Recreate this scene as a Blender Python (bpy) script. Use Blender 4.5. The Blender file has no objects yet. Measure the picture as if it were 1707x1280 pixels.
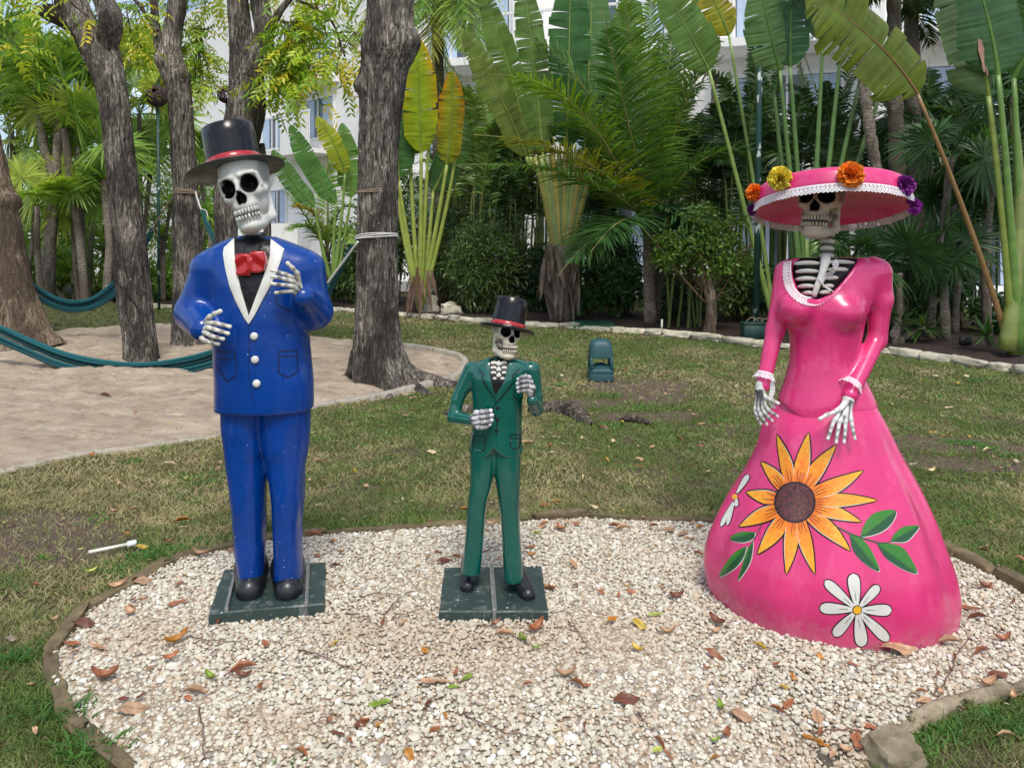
import bpy, math, random
import numpy as np
from mathutils import Vector, Matrix, Euler
from mathutils.bvhtree import BVHTree
from mathutils.geometry import delaunay_2d_cdt
R = random.Random(11)
RS = np.random.RandomState(5)
sc = bpy.context.scene
CLX = 11.0
# ------------------------------------------------------------------ camera, sky, sun, exposure
K, CX, CY, EYE = 1280.0, 853.5, 385.0, 1.55
cam_d = bpy.data.cameras.new('camera'); cam = bpy.data.objects.new('camera', cam_d)
sc.collection.objects.link(cam); sc.camera = cam
cam.location = (0, 0, EYE); cam.rotation_euler = (math.pi/2, 0, 0)
cam_d.sensor_width = 36; cam_d.lens = 36*K/1707.0; cam_d.shift_y = -(640-CY)/1707.0
cam_d.clip_end = 2000; cam_d.clip_start = 0.05
SUN_EL, SUN_AZ = math.radians(58), math.radians(172)     # azimuth measured from +Y (ahead) towards +X
w = bpy.data.worlds.new('World'); sc.world = w; w.use_nodes = True
nt = w.node_tree; nt.nodes.clear()
def N(nt, t, **kw):
    n = nt.nodes.new(t)
    for k, v in kw.items(): setattr(n, k, v)
    return n
wo = N(nt, 'ShaderNodeOutputWorld'); bg = N(nt, 'ShaderNodeBackground'); sky = N(nt, 'ShaderNodeTexSky')
sky.sky_type = 'NISHITA'; sky.sun_disc = False; sky.sun_elevation = SUN_EL; sky.sun_rotation = SUN_AZ
sky.air_density = 1.0; sky.dust_density = 1.5
tc = N(nt, 'ShaderNodeTexCoord'); mp = N(nt, 'ShaderNodeMapping'); mp.inputs['Scale'].default_value = (1, 1, 2.6); mp.inputs['Location'].default_value = (CLX, 0, 0)
cn = N(nt, 'ShaderNodeTexNoise'); cn.inputs['Scale'].default_value = 3.2; cn.inputs['Detail'].default_value = 8; cn.inputs['Roughness'].default_value = .6
cr = N(nt, 'ShaderNodeValToRGB'); cr.color_ramp.elements[0].position = .44; cr.color_ramp.elements[1].position = .72
mx = N(nt, 'ShaderNodeMix', data_type='RGBA')
L = nt.links.new
L(tc.outputs['Generated'], mp.inputs[0]); L(mp.outputs[0], cn.inputs['Vector']); L(cn.outputs[0], cr.inputs[0])
L(cr.outputs[0], mx.inputs['Factor']); L(sky.outputs[0], mx.inputs['A'])
mx.inputs['B'].default_value = (9.5, 9.9, 10.4, 1)
L(mx.outputs['Result'], bg.inputs[0]); L(bg.outputs[0], wo.inputs[0]); bg.inputs[1].default_value = 0.11
sd = bpy.data.lights.new('sun', 'SUN'); sun = bpy.data.objects.new('sun', sd); sc.collection.objects.link(sun)
sd.energy = 1.9; sd.angle = math.radians(18); sd.color = (1, .95, .86)
sdir = Vector((math.sin(SUN_AZ)*math.cos(SUN_EL), math.cos(SUN_AZ)*math.cos(SUN_EL), math.sin(SUN_EL)))
sun.rotation_euler = sdir.to_track_quat('Z', 'Y').to_euler()
sc.view_settings.view_transform = 'Standard'; sc.view_settings.look = 'None'
sc.view_settings.exposure = 0.6; sc.view_settings.gamma = 1; sc.view_settings.use_curve_mapping = False

# ------------------------------------------------------------------ helpers
def P(px, py, d): return np.array([(px-CX)/K*d, d, EYE-(py-CY)/K*d])
def G(px, py, z=0.0):
    d = (EYE-z)*K/(py-CY); return np.array([(px-CX)/K*d, d, z])
def _h(ix, iy, iz, s):
    n = (ix.astype(np.int64)*374761393 + iy.astype(np.int64)*668265263 + iz.astype(np.int64)*2147483647 + s*974711) & 0xffffffff
    n = ((n ^ (n >> 13))*1274126177) & 0xffffffff
    n = ((n ^ (n >> 16))*2246822519) & 0xffffffff
    return (n & 0xffffff)/float(0xffffff)
def vn(p, s=0):
    p = np.asarray(p, float); i = np.floor(p).astype(np.int64); f = p-i; f = f*f*(3-2*f)
    x, y, z = i[..., 0], i[..., 1], i[..., 2]; r = 0
    for a in (0, 1):
        for b in (0, 1):
            for c in (0, 1):
                wgt = (f[..., 0] if a else 1-f[..., 0])*(f[..., 1] if b else 1-f[..., 1])*(f[..., 2] if c else 1-f[..., 2])
                r = r + wgt*_h(x+a, y+b, z+c, s)
    return r*2-1
def fbm(p, o=4, s=0):
    p = np.asarray(p, float); r = 0; a = 1; t = 0
    for k in range(o): r = r + a*vn(p*(2**k), s+k*17); t += a; a *= .5
    return r/t
def xyz(x, y, z=0):
    x, y, z = np.broadcast_arrays(x, y, z); return np.stack([x, y, z], -1).astype(float)
def nrm(v): v = np.asarray(v, float); return v/np.maximum(np.linalg.norm(v, axis=-1, keepdims=True), 1e-9)
def spl(pts, n):
    """Catmull-Rom through rows of pts -> n rows"""
    p = np.asarray(pts, float); m = len(p)
    if m == 2: t = np.linspace(0, 1, n)[:, None]; return p[0]*(1-t)+p[1]*t
    q = np.vstack([2*p[0]-p[1], p, 2*p[-1]-p[-2]]); u = np.linspace(0, m-1-1e-6, n); i = u.astype(int); t = (u-i)[:, None]
    a, b, c, d = q[i], q[i+1], q[i+2], q[i+3]
    return .5*((2*b)+(-a+c)*t+(2*a-5*b+4*c-d)*t*t+(-a+3*b-3*c+d)*t**3)

class Geo:
    def __init__(s): s.V = []; s.F = []; s.C = []; s.n = 0
    def add(s, V, F, C=(1, 1, 1)):
        V = np.asarray(V, float).reshape(-1, 3); F = np.asarray(F, np.int64)
        s.V.append(V); C = np.asarray(C, float)
        s.C.append(np.broadcast_to(C, (len(V), 3)) if C.ndim == 1 else C.reshape(-1, 3))
        s.F.append(F+s.n); s.n += len(V)
        return s
    def empty(s): return s.n == 0

def mesh_from(name, V, Fs, C=None, smooth=True):
    V = np.asarray(V, float); me = bpy.data.meshes.new(name)
    Fs = [f for f in Fs if len(f)]
    loops = np.concatenate([f.ravel() for f in Fs]); tot = np.concatenate([np.full(len(f), f.shape[1]) for f in Fs])
    st = np.concatenate([[0], np.cumsum(tot)[:-1]])
    me.vertices.add(len(V)); me.vertices.foreach_set('co', V.astype(np.float32).ravel())
    me.loops.add(len(loops)); me.loops.foreach_set('vertex_index', loops.astype(np.int32))
    me.polygons.add(len(tot)); me.polygons.foreach_set('loop_start', st.astype(np.int32))
    me.polygons.foreach_set('loop_total', tot.astype(np.int32))
    me.polygons.foreach_set('use_smooth', np.full(len(tot), smooth, bool))
    if C is not None:
        a = me.color_attributes.new('Col', 'FLOAT_COLOR', 'POINT')
        c = np.ones((len(V), 4), np.float32); c[:, :3] = C; a.data.foreach_set('color', c.ravel())
    me.update(calc_edges=True); me.validate(); return me
def root_loc(o):
    v = Vector((0, 0, 0))
    while o is not None: v = v+o.location; o = o.parent
    return v
def link(o, parent=None, label=None, cat=None, group=None, kind=None):
    sc.collection.objects.link(o)
    if parent is not None: o.parent = parent
    if label: o['label'] = label
    if cat: o['category'] = cat
    if group: o['group'] = group
    if kind: o['kind'] = kind
    return o
def ob(name, geo, mat, parent=None, label=None, cat=None, group=None, kind=None, smooth=True, base=None):
    """one mesh object from world-space geometry; base = its origin (top-level) or its thing's origin (part)"""
    if isinstance(geo, tuple): g = Geo(); g.add(geo[0], geo[1], geo[2] if len(geo) > 2 else (1, 1, 1)); geo = g
    V = np.concatenate(geo.V); o0 = root_loc(parent) if parent is not None else Vector((0, 0, 0))
    if base is not None: o0 = Vector(base)
    me = mesh_from(name, V-np.array(o0), geo.F, np.concatenate(geo.C), smooth)
    me.materials.append(mat); o = bpy.data.objects.new(name, me)
    if parent is None: o.location = o0
    elif base is not None: o.location = o0-root_loc(parent)
    return link(o, parent, label, cat, group, kind)
def thing(name, label, cat, loc, group=None):
    o = bpy.data.objects.new(name, None); o.location = tuple(float(a) for a in loc); o.empty_display_size = .1
    return link(o, None, label, cat, group)

def box(c, s, rz=0, bev=0.0):
    """bevelled box geometry (V,F)"""
    hx, hy, hz = s[0]/2, s[1]/2, s[2]/2; b = min(bev, hx*.9, hy*.9, hz*.9) if bev else 0
    if not b:
        V = np.array([[x, y, z] for z in (-hz, hz) for y in (-hy, hy) for x in (-hx, hx)])
        F = [[0, 2, 3, 1], [4, 5, 7, 6], [0, 1, 5, 4], [2, 6, 7, 3], [0, 4, 6, 2], [1, 3, 7, 5]]
    else:
        def ring(z, i): return [[x, y, z] for x, y in ((-hx+b-i, -hy+0-i+b*0), (hx-b+i, -hy-i), (hx+i, -hy+b-i), (hx+i, hy-b+i), (hx-b+i, hy+i), (-hx+b-i, hy+i), (-hx-i, hy-b+i), (-hx-i, -hy+b-i))]
        V = np.array(ring(-hz, -b)+ring(-hz+b, 0)+ring(hz-b, 0)+ring(hz, -b))
        V = np.clip(V, [-hx, -hy, -hz], [hx, hy, hz]); F = []
        for r in range(3):
            for k in range(8): F.append([r*8+k, r*8+(k+1) % 8, r*8+8+(k+1) % 8, r*8+8+k])
        for q in ([0, 7, 6, 1], [1, 6, 5, 2], [2, 5, 4, 3]): F.append(q)
        for q in ([24, 25, 30, 31], [25, 26, 29, 30], [26, 27, 28, 29]): F.append(q)
    c_, s_ = math.cos(rz), math.sin(rz)
    V = V@np.array([[c_, s_, 0], [-s_, c_, 0], [0, 0, 1]])+np.array(c, float)
    return V, np.array(F)
def tube(path, rad, n=8, cap=True, disp=None, flat=None):
    """tube along path; disp(angle array, arclength array, i) -> radius multiplier"""
    p = np.asarray(path, float); m = len(p); rad = np.broadcast_to(np.asarray(rad, float), (m,))
    T = nrm(np.gradient(p, axis=0)); ref = np.array([0, 0, 1.]) if abs(T[0][2]) < .9 else np.array([0, 1., 0])
    A = nrm(np.cross(T[0], ref)); fr = []
    for i in range(m):
        A = A-T[i]*np.dot(A, T[i]); A = nrm(A); fr.append(A)
    A = np.array(fr); B = np.cross(T, A); th = np.linspace(0, 2*np.pi, n, endpoint=False)
    s = np.concatenate([[0], np.cumsum(np.linalg.norm(np.diff(p, axis=0), axis=1))])
    r = rad[:, None]*np.ones((m, n))
    if disp is not None: r = r*disp(th[None, :]*np.ones((m, 1)), s[:, None]*np.ones((1, n)))
    f = 1 if flat is None else flat
    V = p[:, None]+A[:, None]*(r*np.cos(th))[..., None]+B[:, None]*(r*np.sin(th)*f)[..., None]
    i = np.arange(m-1)[:, None]*n; k = np.arange(n)[None]; k2 = (k+1) % n
    F = np.stack([i+k, i+k2, i+n+k2, i+n+k], -1).reshape(-1, 4); V = V.reshape(-1, 3)
    if cap:
        V = np.vstack([V, p[0], p[-1]]); c0, c1 = m*n, m*n+1; kk = np.arange(n); k2 = (kk+1) % n
        F = np.vstack([F, np.stack([np.full(n, c0), k2, kk, np.full(n, c0)], -1), np.stack([np.full(n, c1), (m-1)*n+kk, (m-1)*n+k2, np.full(n, c1)], -1)])
    return V, F
def fix(F):
    """split off degenerate quads as triangles"""
    F = np.asarray(F); bad = (F[:, 0] == F[:, 3]); return [F[~bad], F[bad][:, :3]]
def addt(g, VF, C=(1, 1, 1)):
    V, F = VF; n0 = g.n; q, t = fix(F)
    g.V.append(np.asarray(V)); C = np.asarray(C, float); g.C.append(np.broadcast_to(C, (len(V), 3)) if C.ndim == 1 else C); g.n += len(V)
    if len(q): g.F.append(q+n0)
    if len(t): g.F.append(t+n0)
    return g
def gt(VF, C=(1, 1, 1)): return addt(Geo(), VF, C)
def lathe(prof, n=32, M=None, C=(1, 1, 1)):
    pr = np.array(prof, float); m = len(pr); th = np.linspace(0, 2*np.pi, n, endpoint=False)
    V = np.stack([pr[:, 0:1]*np.cos(th), pr[:, 0:1]*np.sin(th), pr[:, 1:2]*np.ones(n)], -1).reshape(-1, 3)
    i = np.arange(m-1)[:, None]*n; k = np.arange(n)[None]; k2 = (k+1) % n
    F = np.stack([i+k, i+k2, i+n+k2, i+n+k], -1).reshape(-1, 4)
    if M is not None: V = V@np.array(M.to_3x3()).T+np.array(M.translation)
    return gt((V, F), C)
# ---- signed-distance sculpting
def s_ell(p, c, r):
    r = np.asarray(r, float); q = p-np.asarray(c); k0 = np.linalg.norm(q/r, axis=-1); k1 = np.linalg.norm(q/(r*r), axis=-1)
    return k0*(k0-1)/np.maximum(k1, 1e-6)
def s_cap(p, a, b, ra, rb):
    a = np.asarray(a, float); b = np.asarray(b, float); pa = p-a; ba = b-a
    t = np.clip((pa@ba)/max(ba@ba, 1e-12), 0, 1); return np.linalg.norm(pa-t[..., None]*ba, axis=-1)-(ra+(rb-ra)*t)
def s_box(p, c, h, r=0.0):
    q = np.abs(p-np.asarray(c))-np.asarray(h)+r
    return np.linalg.norm(np.maximum(q, 0), axis=-1)+np.minimum(q.max(-1), 0)-r
def smin(a, b, k=.02):
    h = np.clip(.5+.5*(b-a)/k, 0, 1); return b*(1-h)+a*h-k*h*(1-h)
def smax(a, b, k=.02): return -smin(-a, -b, k)
def s_loft(p, tab, e=2.0):
    """tab rows: z, cx, cy, a, b  (z ascending)"""
    t = np.asarray(tab, float); z = p[..., 2]
    zz = np.linspace(t[0, 0], t[-1, 0], 60)
    import numpy as _n
    q = [np.interp(z, zz, _smooth(t[:, 0], t[:, j], zz)) for j in range(1, 5)]
    dx = np.abs(p[..., 0]-q[0])/q[2]; dy = np.abs(p[..., 1]-q[1])/q[3]
    k = (dx**e+dy**e)**(1/e); m = np.minimum(q[2], q[3]); d = (k-1)*m*.9+.0
    return np.maximum(d, np.maximum(t[0, 0]-z, z-t[-1, 0]))
def _smooth(x, y, xx):
    m = np.gradient(y, x) if len(x) > 2 else np.full(len(x), (y[-1]-y[0])/(x[-1]-x[0]))
    i = np.clip(np.searchsorted(x, xx)-1, 0, len(x)-2); h = x[i+1]-x[i]; t = (xx-x[i])/h
    return (2*t**3-3*t**2+1)*y[i]+(t**3-2*t**2+t)*h*m[i]+(-2*t**3+3*t**2)*y[i+1]+(t**3-t**2)*h*m[i+1]
def sculpt(fn, lo, hi, res):
    lo = np.asarray(lo, float); hi = np.asarray(hi, float); n = np.ceil((hi-lo)/res).astype(int)+1
    ax = [lo[k]+res*np.arange(n[k]) for k in range(3)]
    g = np.stack(np.meshgrid(*ax, indexing='ij'), -1); f = fn(g.reshape(-1, 3)).reshape(n)
    s = f < 0
    c = np.zeros(tuple(n-1), int)
    for a in (0, 1):
        for b in (0, 1):
            for d in (0, 1): c += s[a:n[0]-1+a, b:n[1]-1+b, d:n[2]-1+d]
    act = (c > 0) & (c < 8); idx = -np.ones(act.shape, np.int64); ii = np.argwhere(act); idx[act] = np.arange(len(ii))
    acc = np.zeros((len(ii), 3)); cnt = np.zeros(len(ii)); co = [(a, b, d) for a in (0, 1) for b in (0, 1) for d in (0, 1)]
    for u in range(8):
        for v in range(u+1, 8):
            A, B = np.array(co[u]), np.array(co[v])
            if np.abs(A-B).sum() != 1: continue
            fa = f[tuple((ii+A).T)]; fb = f[tuple((ii+B).T)]; m = (fa < 0) != (fb < 0)
            t = np.where(m, fa/np.where(m, fa-fb, 1), 0); acc += m[:, None]*(A+(B-A)*t[:, None]); cnt += m
    V = lo+res*(ii+acc/cnt[:, None]); Q = []
    for k in range(3):
        o = [j for j in range(3) if j != k]; sl0 = [slice(None)]*3; sl1 = [slice(None)]*3
        sl0[k] = slice(0, n[k]-1); sl1[k] = slice(1, n[k])
        for j in o: sl0[j] = slice(1, n[j]-1); sl1[j] = slice(1, n[j]-1)
        a, b = s[tuple(sl0)], s[tuple(sl1)]; m = np.argwhere(a != b)
        if not len(m): continue
        flip = a[tuple(m.T)]; base = m.copy()
        for j in o: base[:, j] += 1
        e1 = np.zeros(3, int); e2 = np.zeros(3, int); e1[(k+1) % 3] = 1; e2[(k+2) % 3] = 1
        q = np.stack([idx[tuple((base-e1-e2).T)], idx[tuple((base-e2).T)], idx[tuple(base.T)], idx[tuple((base-e1).T)]], -1)
        q[~flip] = q[~flip][:, ::-1]; Q.append(q)
    for _ in range(2):
        e = res*.3; f0 = fn(V); gr = np.stack([(fn(V+e*np.eye(3)[j])-fn(V-e*np.eye(3)[j]))/(2*e) for j in range(3)], -1)
        g2 = np.maximum((gr**2).sum(-1), .05); V = V-np.clip(f0/g2, -res*.6, res*.6)[:, None]*gr
    return V, np.vstack(Q)
# ---- painted or laid-on shapes that follow a surface: outline given in photo pixels, found on the real surface
def bvh_of(*obs):
    V = []; F = []; n = 0
    for o in obs:
        me = o.data; v = np.empty(len(me.vertices)*3, np.float32); me.vertices.foreach_get('co', v); v = v.reshape(-1, 3)+np.array(root_loc(o))
        V += [tuple(a) for a in v.tolist()]; F += [tuple(i+n for i in p.vertices) for p in me.polygons]; n += len(v)
    return BVHTree.FromPolygons(V, F)
def surf(bvh, px, py, dfall=3.2):
    d = Vector(((px-CX)/K, 1, -(py-CY)/K)).normalized(); h = bvh.ray_cast(Vector((0, 0, EYE)), d)
    if h[0] is None: p = P(px, py, dfall); return Vector(p), Vector((0, -1, 0))
    n = h[1]; 
    if n.dot(d) > 0: n = -n
    return h[0], n
def inpoly(pts, poly):
    x, y = pts[:, 0], pts[:, 1]; r = np.zeros(len(pts), bool); q = np.asarray(poly); j = len(q)-1
    for i in range(len(q)):
        xi, yi = q[i][:2]; xj, yj = q[j][:2]
        c = ((yi > y) != (yj > y)) & (x < (xj-xi)*(y-yi)/((yj-yi) if yj != yi else 1e-9)+xi); r ^= c; j = i
    return r
def pdist(pts, poly, closed=True):
    q = np.asarray(poly, float)[:, :2]; r = np.full(len(pts), 1e9); m = len(q)
    for i in range(m if closed else m-1):
        a, b = q[i], q[(i+1) % m]; ba = b-a; pa = pts[:, :2]-a; t = np.clip((pa@ba)/max(ba@ba, 1e-12), 0, 1)
        r = np.minimum(r, np.linalg.norm(pa-t[:, None]*ba, axis=1))
    return r
def sdist(pts, poly):
    d = pdist(pts, poly); return np.where(inpoly(pts, poly), d, -d)
def overlay(name, poly, bvh, off, mat, parent, step=4.0, col=(1, 1, 1), thick=0.0, dome=0.0, label=None, base=None, dfall=3.2):
    poly = np.asarray(poly, float); out = []
    m = len(poly)
    for i in range(m):
        a, b = poly[i], poly[(i+1) % m]; k = max(1, int(math.ceil(np.linalg.norm(b-a)/step)))
        for t in range(k): out.append(a+(b-a)*t/k)
    out = np.array(out); lo, hi = out.min(0), out.max(0)
    gx, gy = np.meshgrid(np.arange(lo[0]+step/2, hi[0], step), np.arange(lo[1]+step/2, hi[1], step)); q = np.stack([gx.ravel(), gy.ravel()], 1)
    if len(q): q = q[inpoly(q, out)]
    if len(q): q = q[pdist(q, out) > step*.45]
    pts = np.vstack([out, q]) if len(q) else out
    n = len(out)
    v2, _, fc, ov, _, _ = delaunay_2d_cdt([Vector(a) for a in pts.tolist()], [], [list(range(n))], 1, 1e-6)
    v2 = np.array([tuple(a) for a in v2]); F = np.array([f for f in fc if len(f) == 3])
    if len(F) == 0: return None
    pd = pdist(v2, out); mxd = max(pd.max(), 1e-6); V = []; Nn = []
    for (x, y), dd in zip(v2, pd):
        p, nn = surf(bvh, x, y, dfall); h = off+dome*math.sqrt(max(0, 1-(1-dd/mxd)**2)); V.append(p+nn*h); Nn.append(nn)
    V = np.array([tuple(a) for a in V]); Nn = np.array([tuple(a) for a in Nn])
    a, b, c = V[F[:, 0]], V[F[:, 1]], V[F[:, 2]]; fn_ = np.cross(b-a, c-a); fl = (fn_*Nn[F[:, 0]]).sum(1) < 0; F[fl] = F[fl][:, ::-1]
    C = col(v2) if callable(col) else np.broadcast_to(np.array(col, float), (len(V), 3))
    g = Geo(); g.add(V, F, C)
    if thick:
        from collections import Counter
        ed = Counter(); dr = {}
        for f in F.tolist():
            for k in range(3):
                e = (f[k], f[(k+1) % 3]); s_ = tuple(sorted(e)); ed[s_] += 1; dr[s_] = e
        bd = [dr[e] for e, c_ in ed.items() if c_ == 1]
        ids = sorted({i for e in bd for i in e}); mp_ = {i: k for k, i in enumerate(ids)}
        V2 = np.vstack([V[ids], V[ids]-Nn[ids]*thick]); nn = len(ids)
        g.add(V2, [[mp_[b_], mp_[a_], mp_[a_]+nn, mp_[b_]+nn] for a_, b_ in bd], np.vstack([C[ids], C[ids]]))
    return ob(name, g, mat, parent, label=label, base=base)
def stroke(pts, w0, w1=None, n=12, taper=True):
    """polygon (pixels) of a brush stroke along pts"""
    p = spl([(a, b, 0) for a, b in pts], n)[:, :2]; t = np.gradient(p, axis=0); t /= np.maximum(np.linalg.norm(t, axis=1, keepdims=True), 1e-9)
    nn = np.stack([-t[:, 1], t[:, 0]], 1); u = np.linspace(0, 1, n); w1 = w0 if w1 is None else w1
    w = (w0+(w1-w0)*u)*(np.sqrt(np.clip(np.minimum(u, 1-u)*6+.12, 0, 1)) if taper else 1)
    return np.vstack([p+nn*w[:, None]/2, (p-nn*w[:, None]/2)[::-1]])

# ------------------------------------------------------------------ materials
MATS = {}
def ramp(nt, fac, stops):
    r = N(nt, 'ShaderNodeValToRGB'); e = r.color_ramp.elements
    while len(e) < len(stops): e.new(.5)
    for k, (p, c) in enumerate(stops): e[k].position = p; e[k].color = (*c, 1) if len(c) == 3 else c
    nt.links.new(fac, r.inputs[0]); return r.outputs[0]
def noise(nt, scale, detail=4, rough=.5, coord=None, stretch=None, dist=0):
    n = N(nt, 'ShaderNodeTexNoise'); n.inputs['Scale'].default_value = scale; n.inputs['Detail'].default_value = detail
    n.inputs['Roughness'].default_value = rough; n.inputs['Distortion'].default_value = dist
    g = N(nt, 'ShaderNodeNewGeometry') if coord is None else None
    src = g.outputs['Position'] if g else coord
    if stretch:
        m = N(nt, 'ShaderNodeMapping'); m.inputs['Scale'].default_value = stretch; nt.links.new(src, m.inputs[0]); src = m.outputs[0]
    nt.links.new(src, n.inputs['Vector']); return n.outputs[0]
def mixc(nt, f, a, b, mode='MIX'):
    m = N(nt, 'ShaderNodeMix', data_type='RGBA', blend_type=mode)
    for s_, v in (('Factor', f), ('A', a), ('B', b)):
        if isinstance(v, (int, float)): m.inputs[s_].default_value = v
        elif isinstance(v, tuple): m.inputs[s_].default_value = (*v, 1) if len(v) == 3 else v
        else: nt.links.new(v, m.inputs[s_])
    return m.outputs['Result']
def mat0(name):
    m = bpy.data.materials.new(name); m.use_nodes = True; nt = m.node_tree; nt.nodes.clear()
    o = N(nt, 'ShaderNodeOutputMaterial'); b = N(nt, 'ShaderNodeBsdfPrincipled'); nt.links.new(b.outputs[0], o.inputs[0])
    MATS[name] = m; return m, nt, b, o
def bump(nt, b, h, strength=.3, dist=.01):
    n = N(nt, 'ShaderNodeBump'); n.inputs['Strength'].default_value = strength; n.inputs['Distance'].default_value = dist
    nt.links.new(h, n.inputs['Height']); nt.links.new(n.outputs[0], b.inputs['Normal'])
def vcol(nt):
    a = N(nt, 'ShaderNodeAttribute', attribute_name='Col'); return a.outputs['Color']
def paint(name, col, rough=.3, spec=.5, chips=0.0, wear=.25, coat=.0, bscale=9, bstr=.25, dirt=(.35, .33, .3), vc=False, chipc=(.75, .75, .73)):
    """brush-painted fibreglass: slight colour drift, uneven gloss, chips"""
    m, nt, b, o = mat0(name); base = vcol(nt) if vc else col
    a = noise(nt, 5, 5, .6); c = mixc(nt, ramp(nt, a, [(.3, (0, 0, 0)), (.75, (1, 1, 1))]), base if not vc else base, (tuple(x*.72 for x in col) if not vc else base))
    if vc: c = mixc(nt, .25, base, mixc(nt, 1.0, base, ramp(nt, a, [(.3, (.55, .55, .55)), (.7, (1, 1, 1))]), 'MULTIPLY'))
    w_ = noise(nt, 16, 8, .7, stretch=(1, 1, .35)); c = mixc(nt, ramp(nt, w_, [(.54, (0, 0, 0)), (.72, (wear, wear, wear))]), c, dirt)
    if chips:
        v = noise(nt, 75, 2, .5); c = mixc(nt, ramp(nt, v, [(1-chips, (0, 0, 0)), (1-chips+.012, (1, 1, 1))]), c, chipc)
    nt.links.new(c, b.inputs['Base Color'])
    rr = ramp(nt, noise(nt, 11, 5, .6), [(.3, (rough*.7,)*3), (.7, (min(1, rough*1.6),)*3)]); nt.links.new(rr, b.inputs['Roughness'])
    b.inputs['Specular IOR Level'].default_value = spec; b.inputs['Coat Weight'].default_value = coat; b.inputs['Coat Roughness'].default_value = .12
    bump(nt, b, noise(nt, bscale, 5, .5), bstr, .012); return m
def leafm(name, trans=.35, rough=.45, scale=7, lo=.65, hi=1.25, spec=.4):
    m, nt, b, o = mat0(name); a = noise(nt, scale, 3)
    c = mixc(nt, 1.0, vcol(nt), ramp(nt, a, [(.3, (lo, lo, lo)), (.7, (hi, hi, hi))]), 'MULTIPLY')
    nt.links.new(c, b.inputs['Base Color']); b.inputs['Roughness'].default_value = rough; b.inputs['Specular IOR Level'].default_value = spec
    t = N(nt, 'ShaderNodeBsdfTranslucent'); c2 = mixc(nt, 1.0, c, (1.5, 1.45, .5), 'MULTIPLY'); nt.links.new(c2, t.inputs[0])
    x = N(nt, 'ShaderNodeMixShader'); x.inputs[0].default_value = trans
    nt.links.new(b.outputs[0], x.inputs[1]); nt.links.new(t.outputs[0], x.inputs[2]); nt.links.new(x.outputs[0], o.inputs[0]); return m
def simple(name, col, rough=.6, metal=0, var=.2, scale=12, bstr=.2, bscale=40, vc=False, stretch=None):
    m, nt, b, o = mat0(name); a = noise(nt, scale, 5, .6, stretch=stretch)
    c = mixc(nt, 1.0, vcol(nt) if vc else tuple(col), ramp(nt, a, [(.3, (1-var,)*3), (.7, (1+var,)*3)]), 'MULTIPLY')
    nt.links.new(c, b.inputs['Base Color']); b.inputs['Roughness'].default_value = rough; b.inputs['Metallic'].default_value = metal
    if bstr: bump(nt, b, noise(nt, bscale, 4, stretch=stretch), bstr, .01)
    return m
M_blue = paint('blue_paint', (.0, .046, .28), .24, spec=.35, chips=.232, wear=.22, coat=.2, dirt=(.05, .13, .4))
M_green = paint('green_paint', (.0, .1, .076), .16, chips=.225, wear=.16, coat=.6, dirt=(.05, .2, .17))
M_pink = paint('pink_paint', (.72, .035, .19), .28, chips=.24, wear=.45, coat=.35, dirt=(.8, .14, .33), chipc=(.5, .05, .15))
def hem_dirt(m, z1, col, k=.75):
    nt = m.node_tree; b = [n for n in nt.nodes if n.type == 'BSDF_PRINCIPLED'][0]; src = b.inputs['Base Color'].links[0].from_socket
    g = N(nt, 'ShaderNodeNewGeometry'); sx = N(nt, 'ShaderNodeSeparateXYZ'); nt.links.new(g.outputs['Position'], sx.inputs[0]); n1 = noise(nt, 22, 6, .75)
    a = N(nt, 'ShaderNodeMath', operation='MULTIPLY_ADD'); nt.links.new(sx.outputs[2], a.inputs[0]); a.inputs[1].default_value = -1/z1; nt.links.new(n1, a.inputs[2])
    nt.links.new(mixc(nt, ramp(nt, a.outputs[0], [(.18, (0, 0, 0)), (.62, (k, k, k))]), src, col), b.inputs['Base Color'])
hem_dirt(M_pink, .28, (.45, .16, .2))
M_black = paint('black_gloss_paint', (.006, .006, .008), .18, spec=.4, wear=.06, coat=.0, dirt=(.05, .05, .05))
M_brim = paint('grey_brim_paint', (.05, .05, .05), .35, wear=.3, dirt=(.16, .16, .16))
M_shirt = paint('black_shirt_paint', (.008, .008, .01), .35, spec=.3, wear=.03, coat=.0, dirt=(.08, .08, .08), bscale=30, bstr=.6)
M_red = paint('red_paint', (.42, .008, .012), .22, wear=.15, coat=.5, dirt=(.5, .1, .1))
M_white = paint('white_paint', (.72, .71, .66), .4, wear=.4, dirt=(.42, .42, .38))
M_bone = paint('bone_paint', (1, 1, 1), .45, spec=.25, wear=.0, vc=True, dirt=(.4, .4, .38), coat=.0, bscale=40, bstr=.2)
M_decal = paint('brush_paint', (1, 1, 1), .33, wear=.05, vc=True, coat=.25, bscale=60, bstr=.15)
M_line = simple('outline_paint', (.004, .004, .006), .35, var=.1)
M_slab = paint('dark_green_slab', (.03, .055, .05), .45, chips=.27, wear=.9, dirt=(.2, .22, .2), bscale=25)
M_steel = simple('galvanised_steel', (.42, .42, .42), .38, .75, .25, 30)
M_lace = simple('lace', (.78, .76, .78), .8, var=.08)
M_cloth = simple('paper_flower', (1, 1, 1), .75, vc=True, var=.25, scale=60)
M_shoe = paint('shoe_paint', (.01, .012, .016), .35, wear=.5, coat=.2, dirt=(.09, .1, .12))
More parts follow.
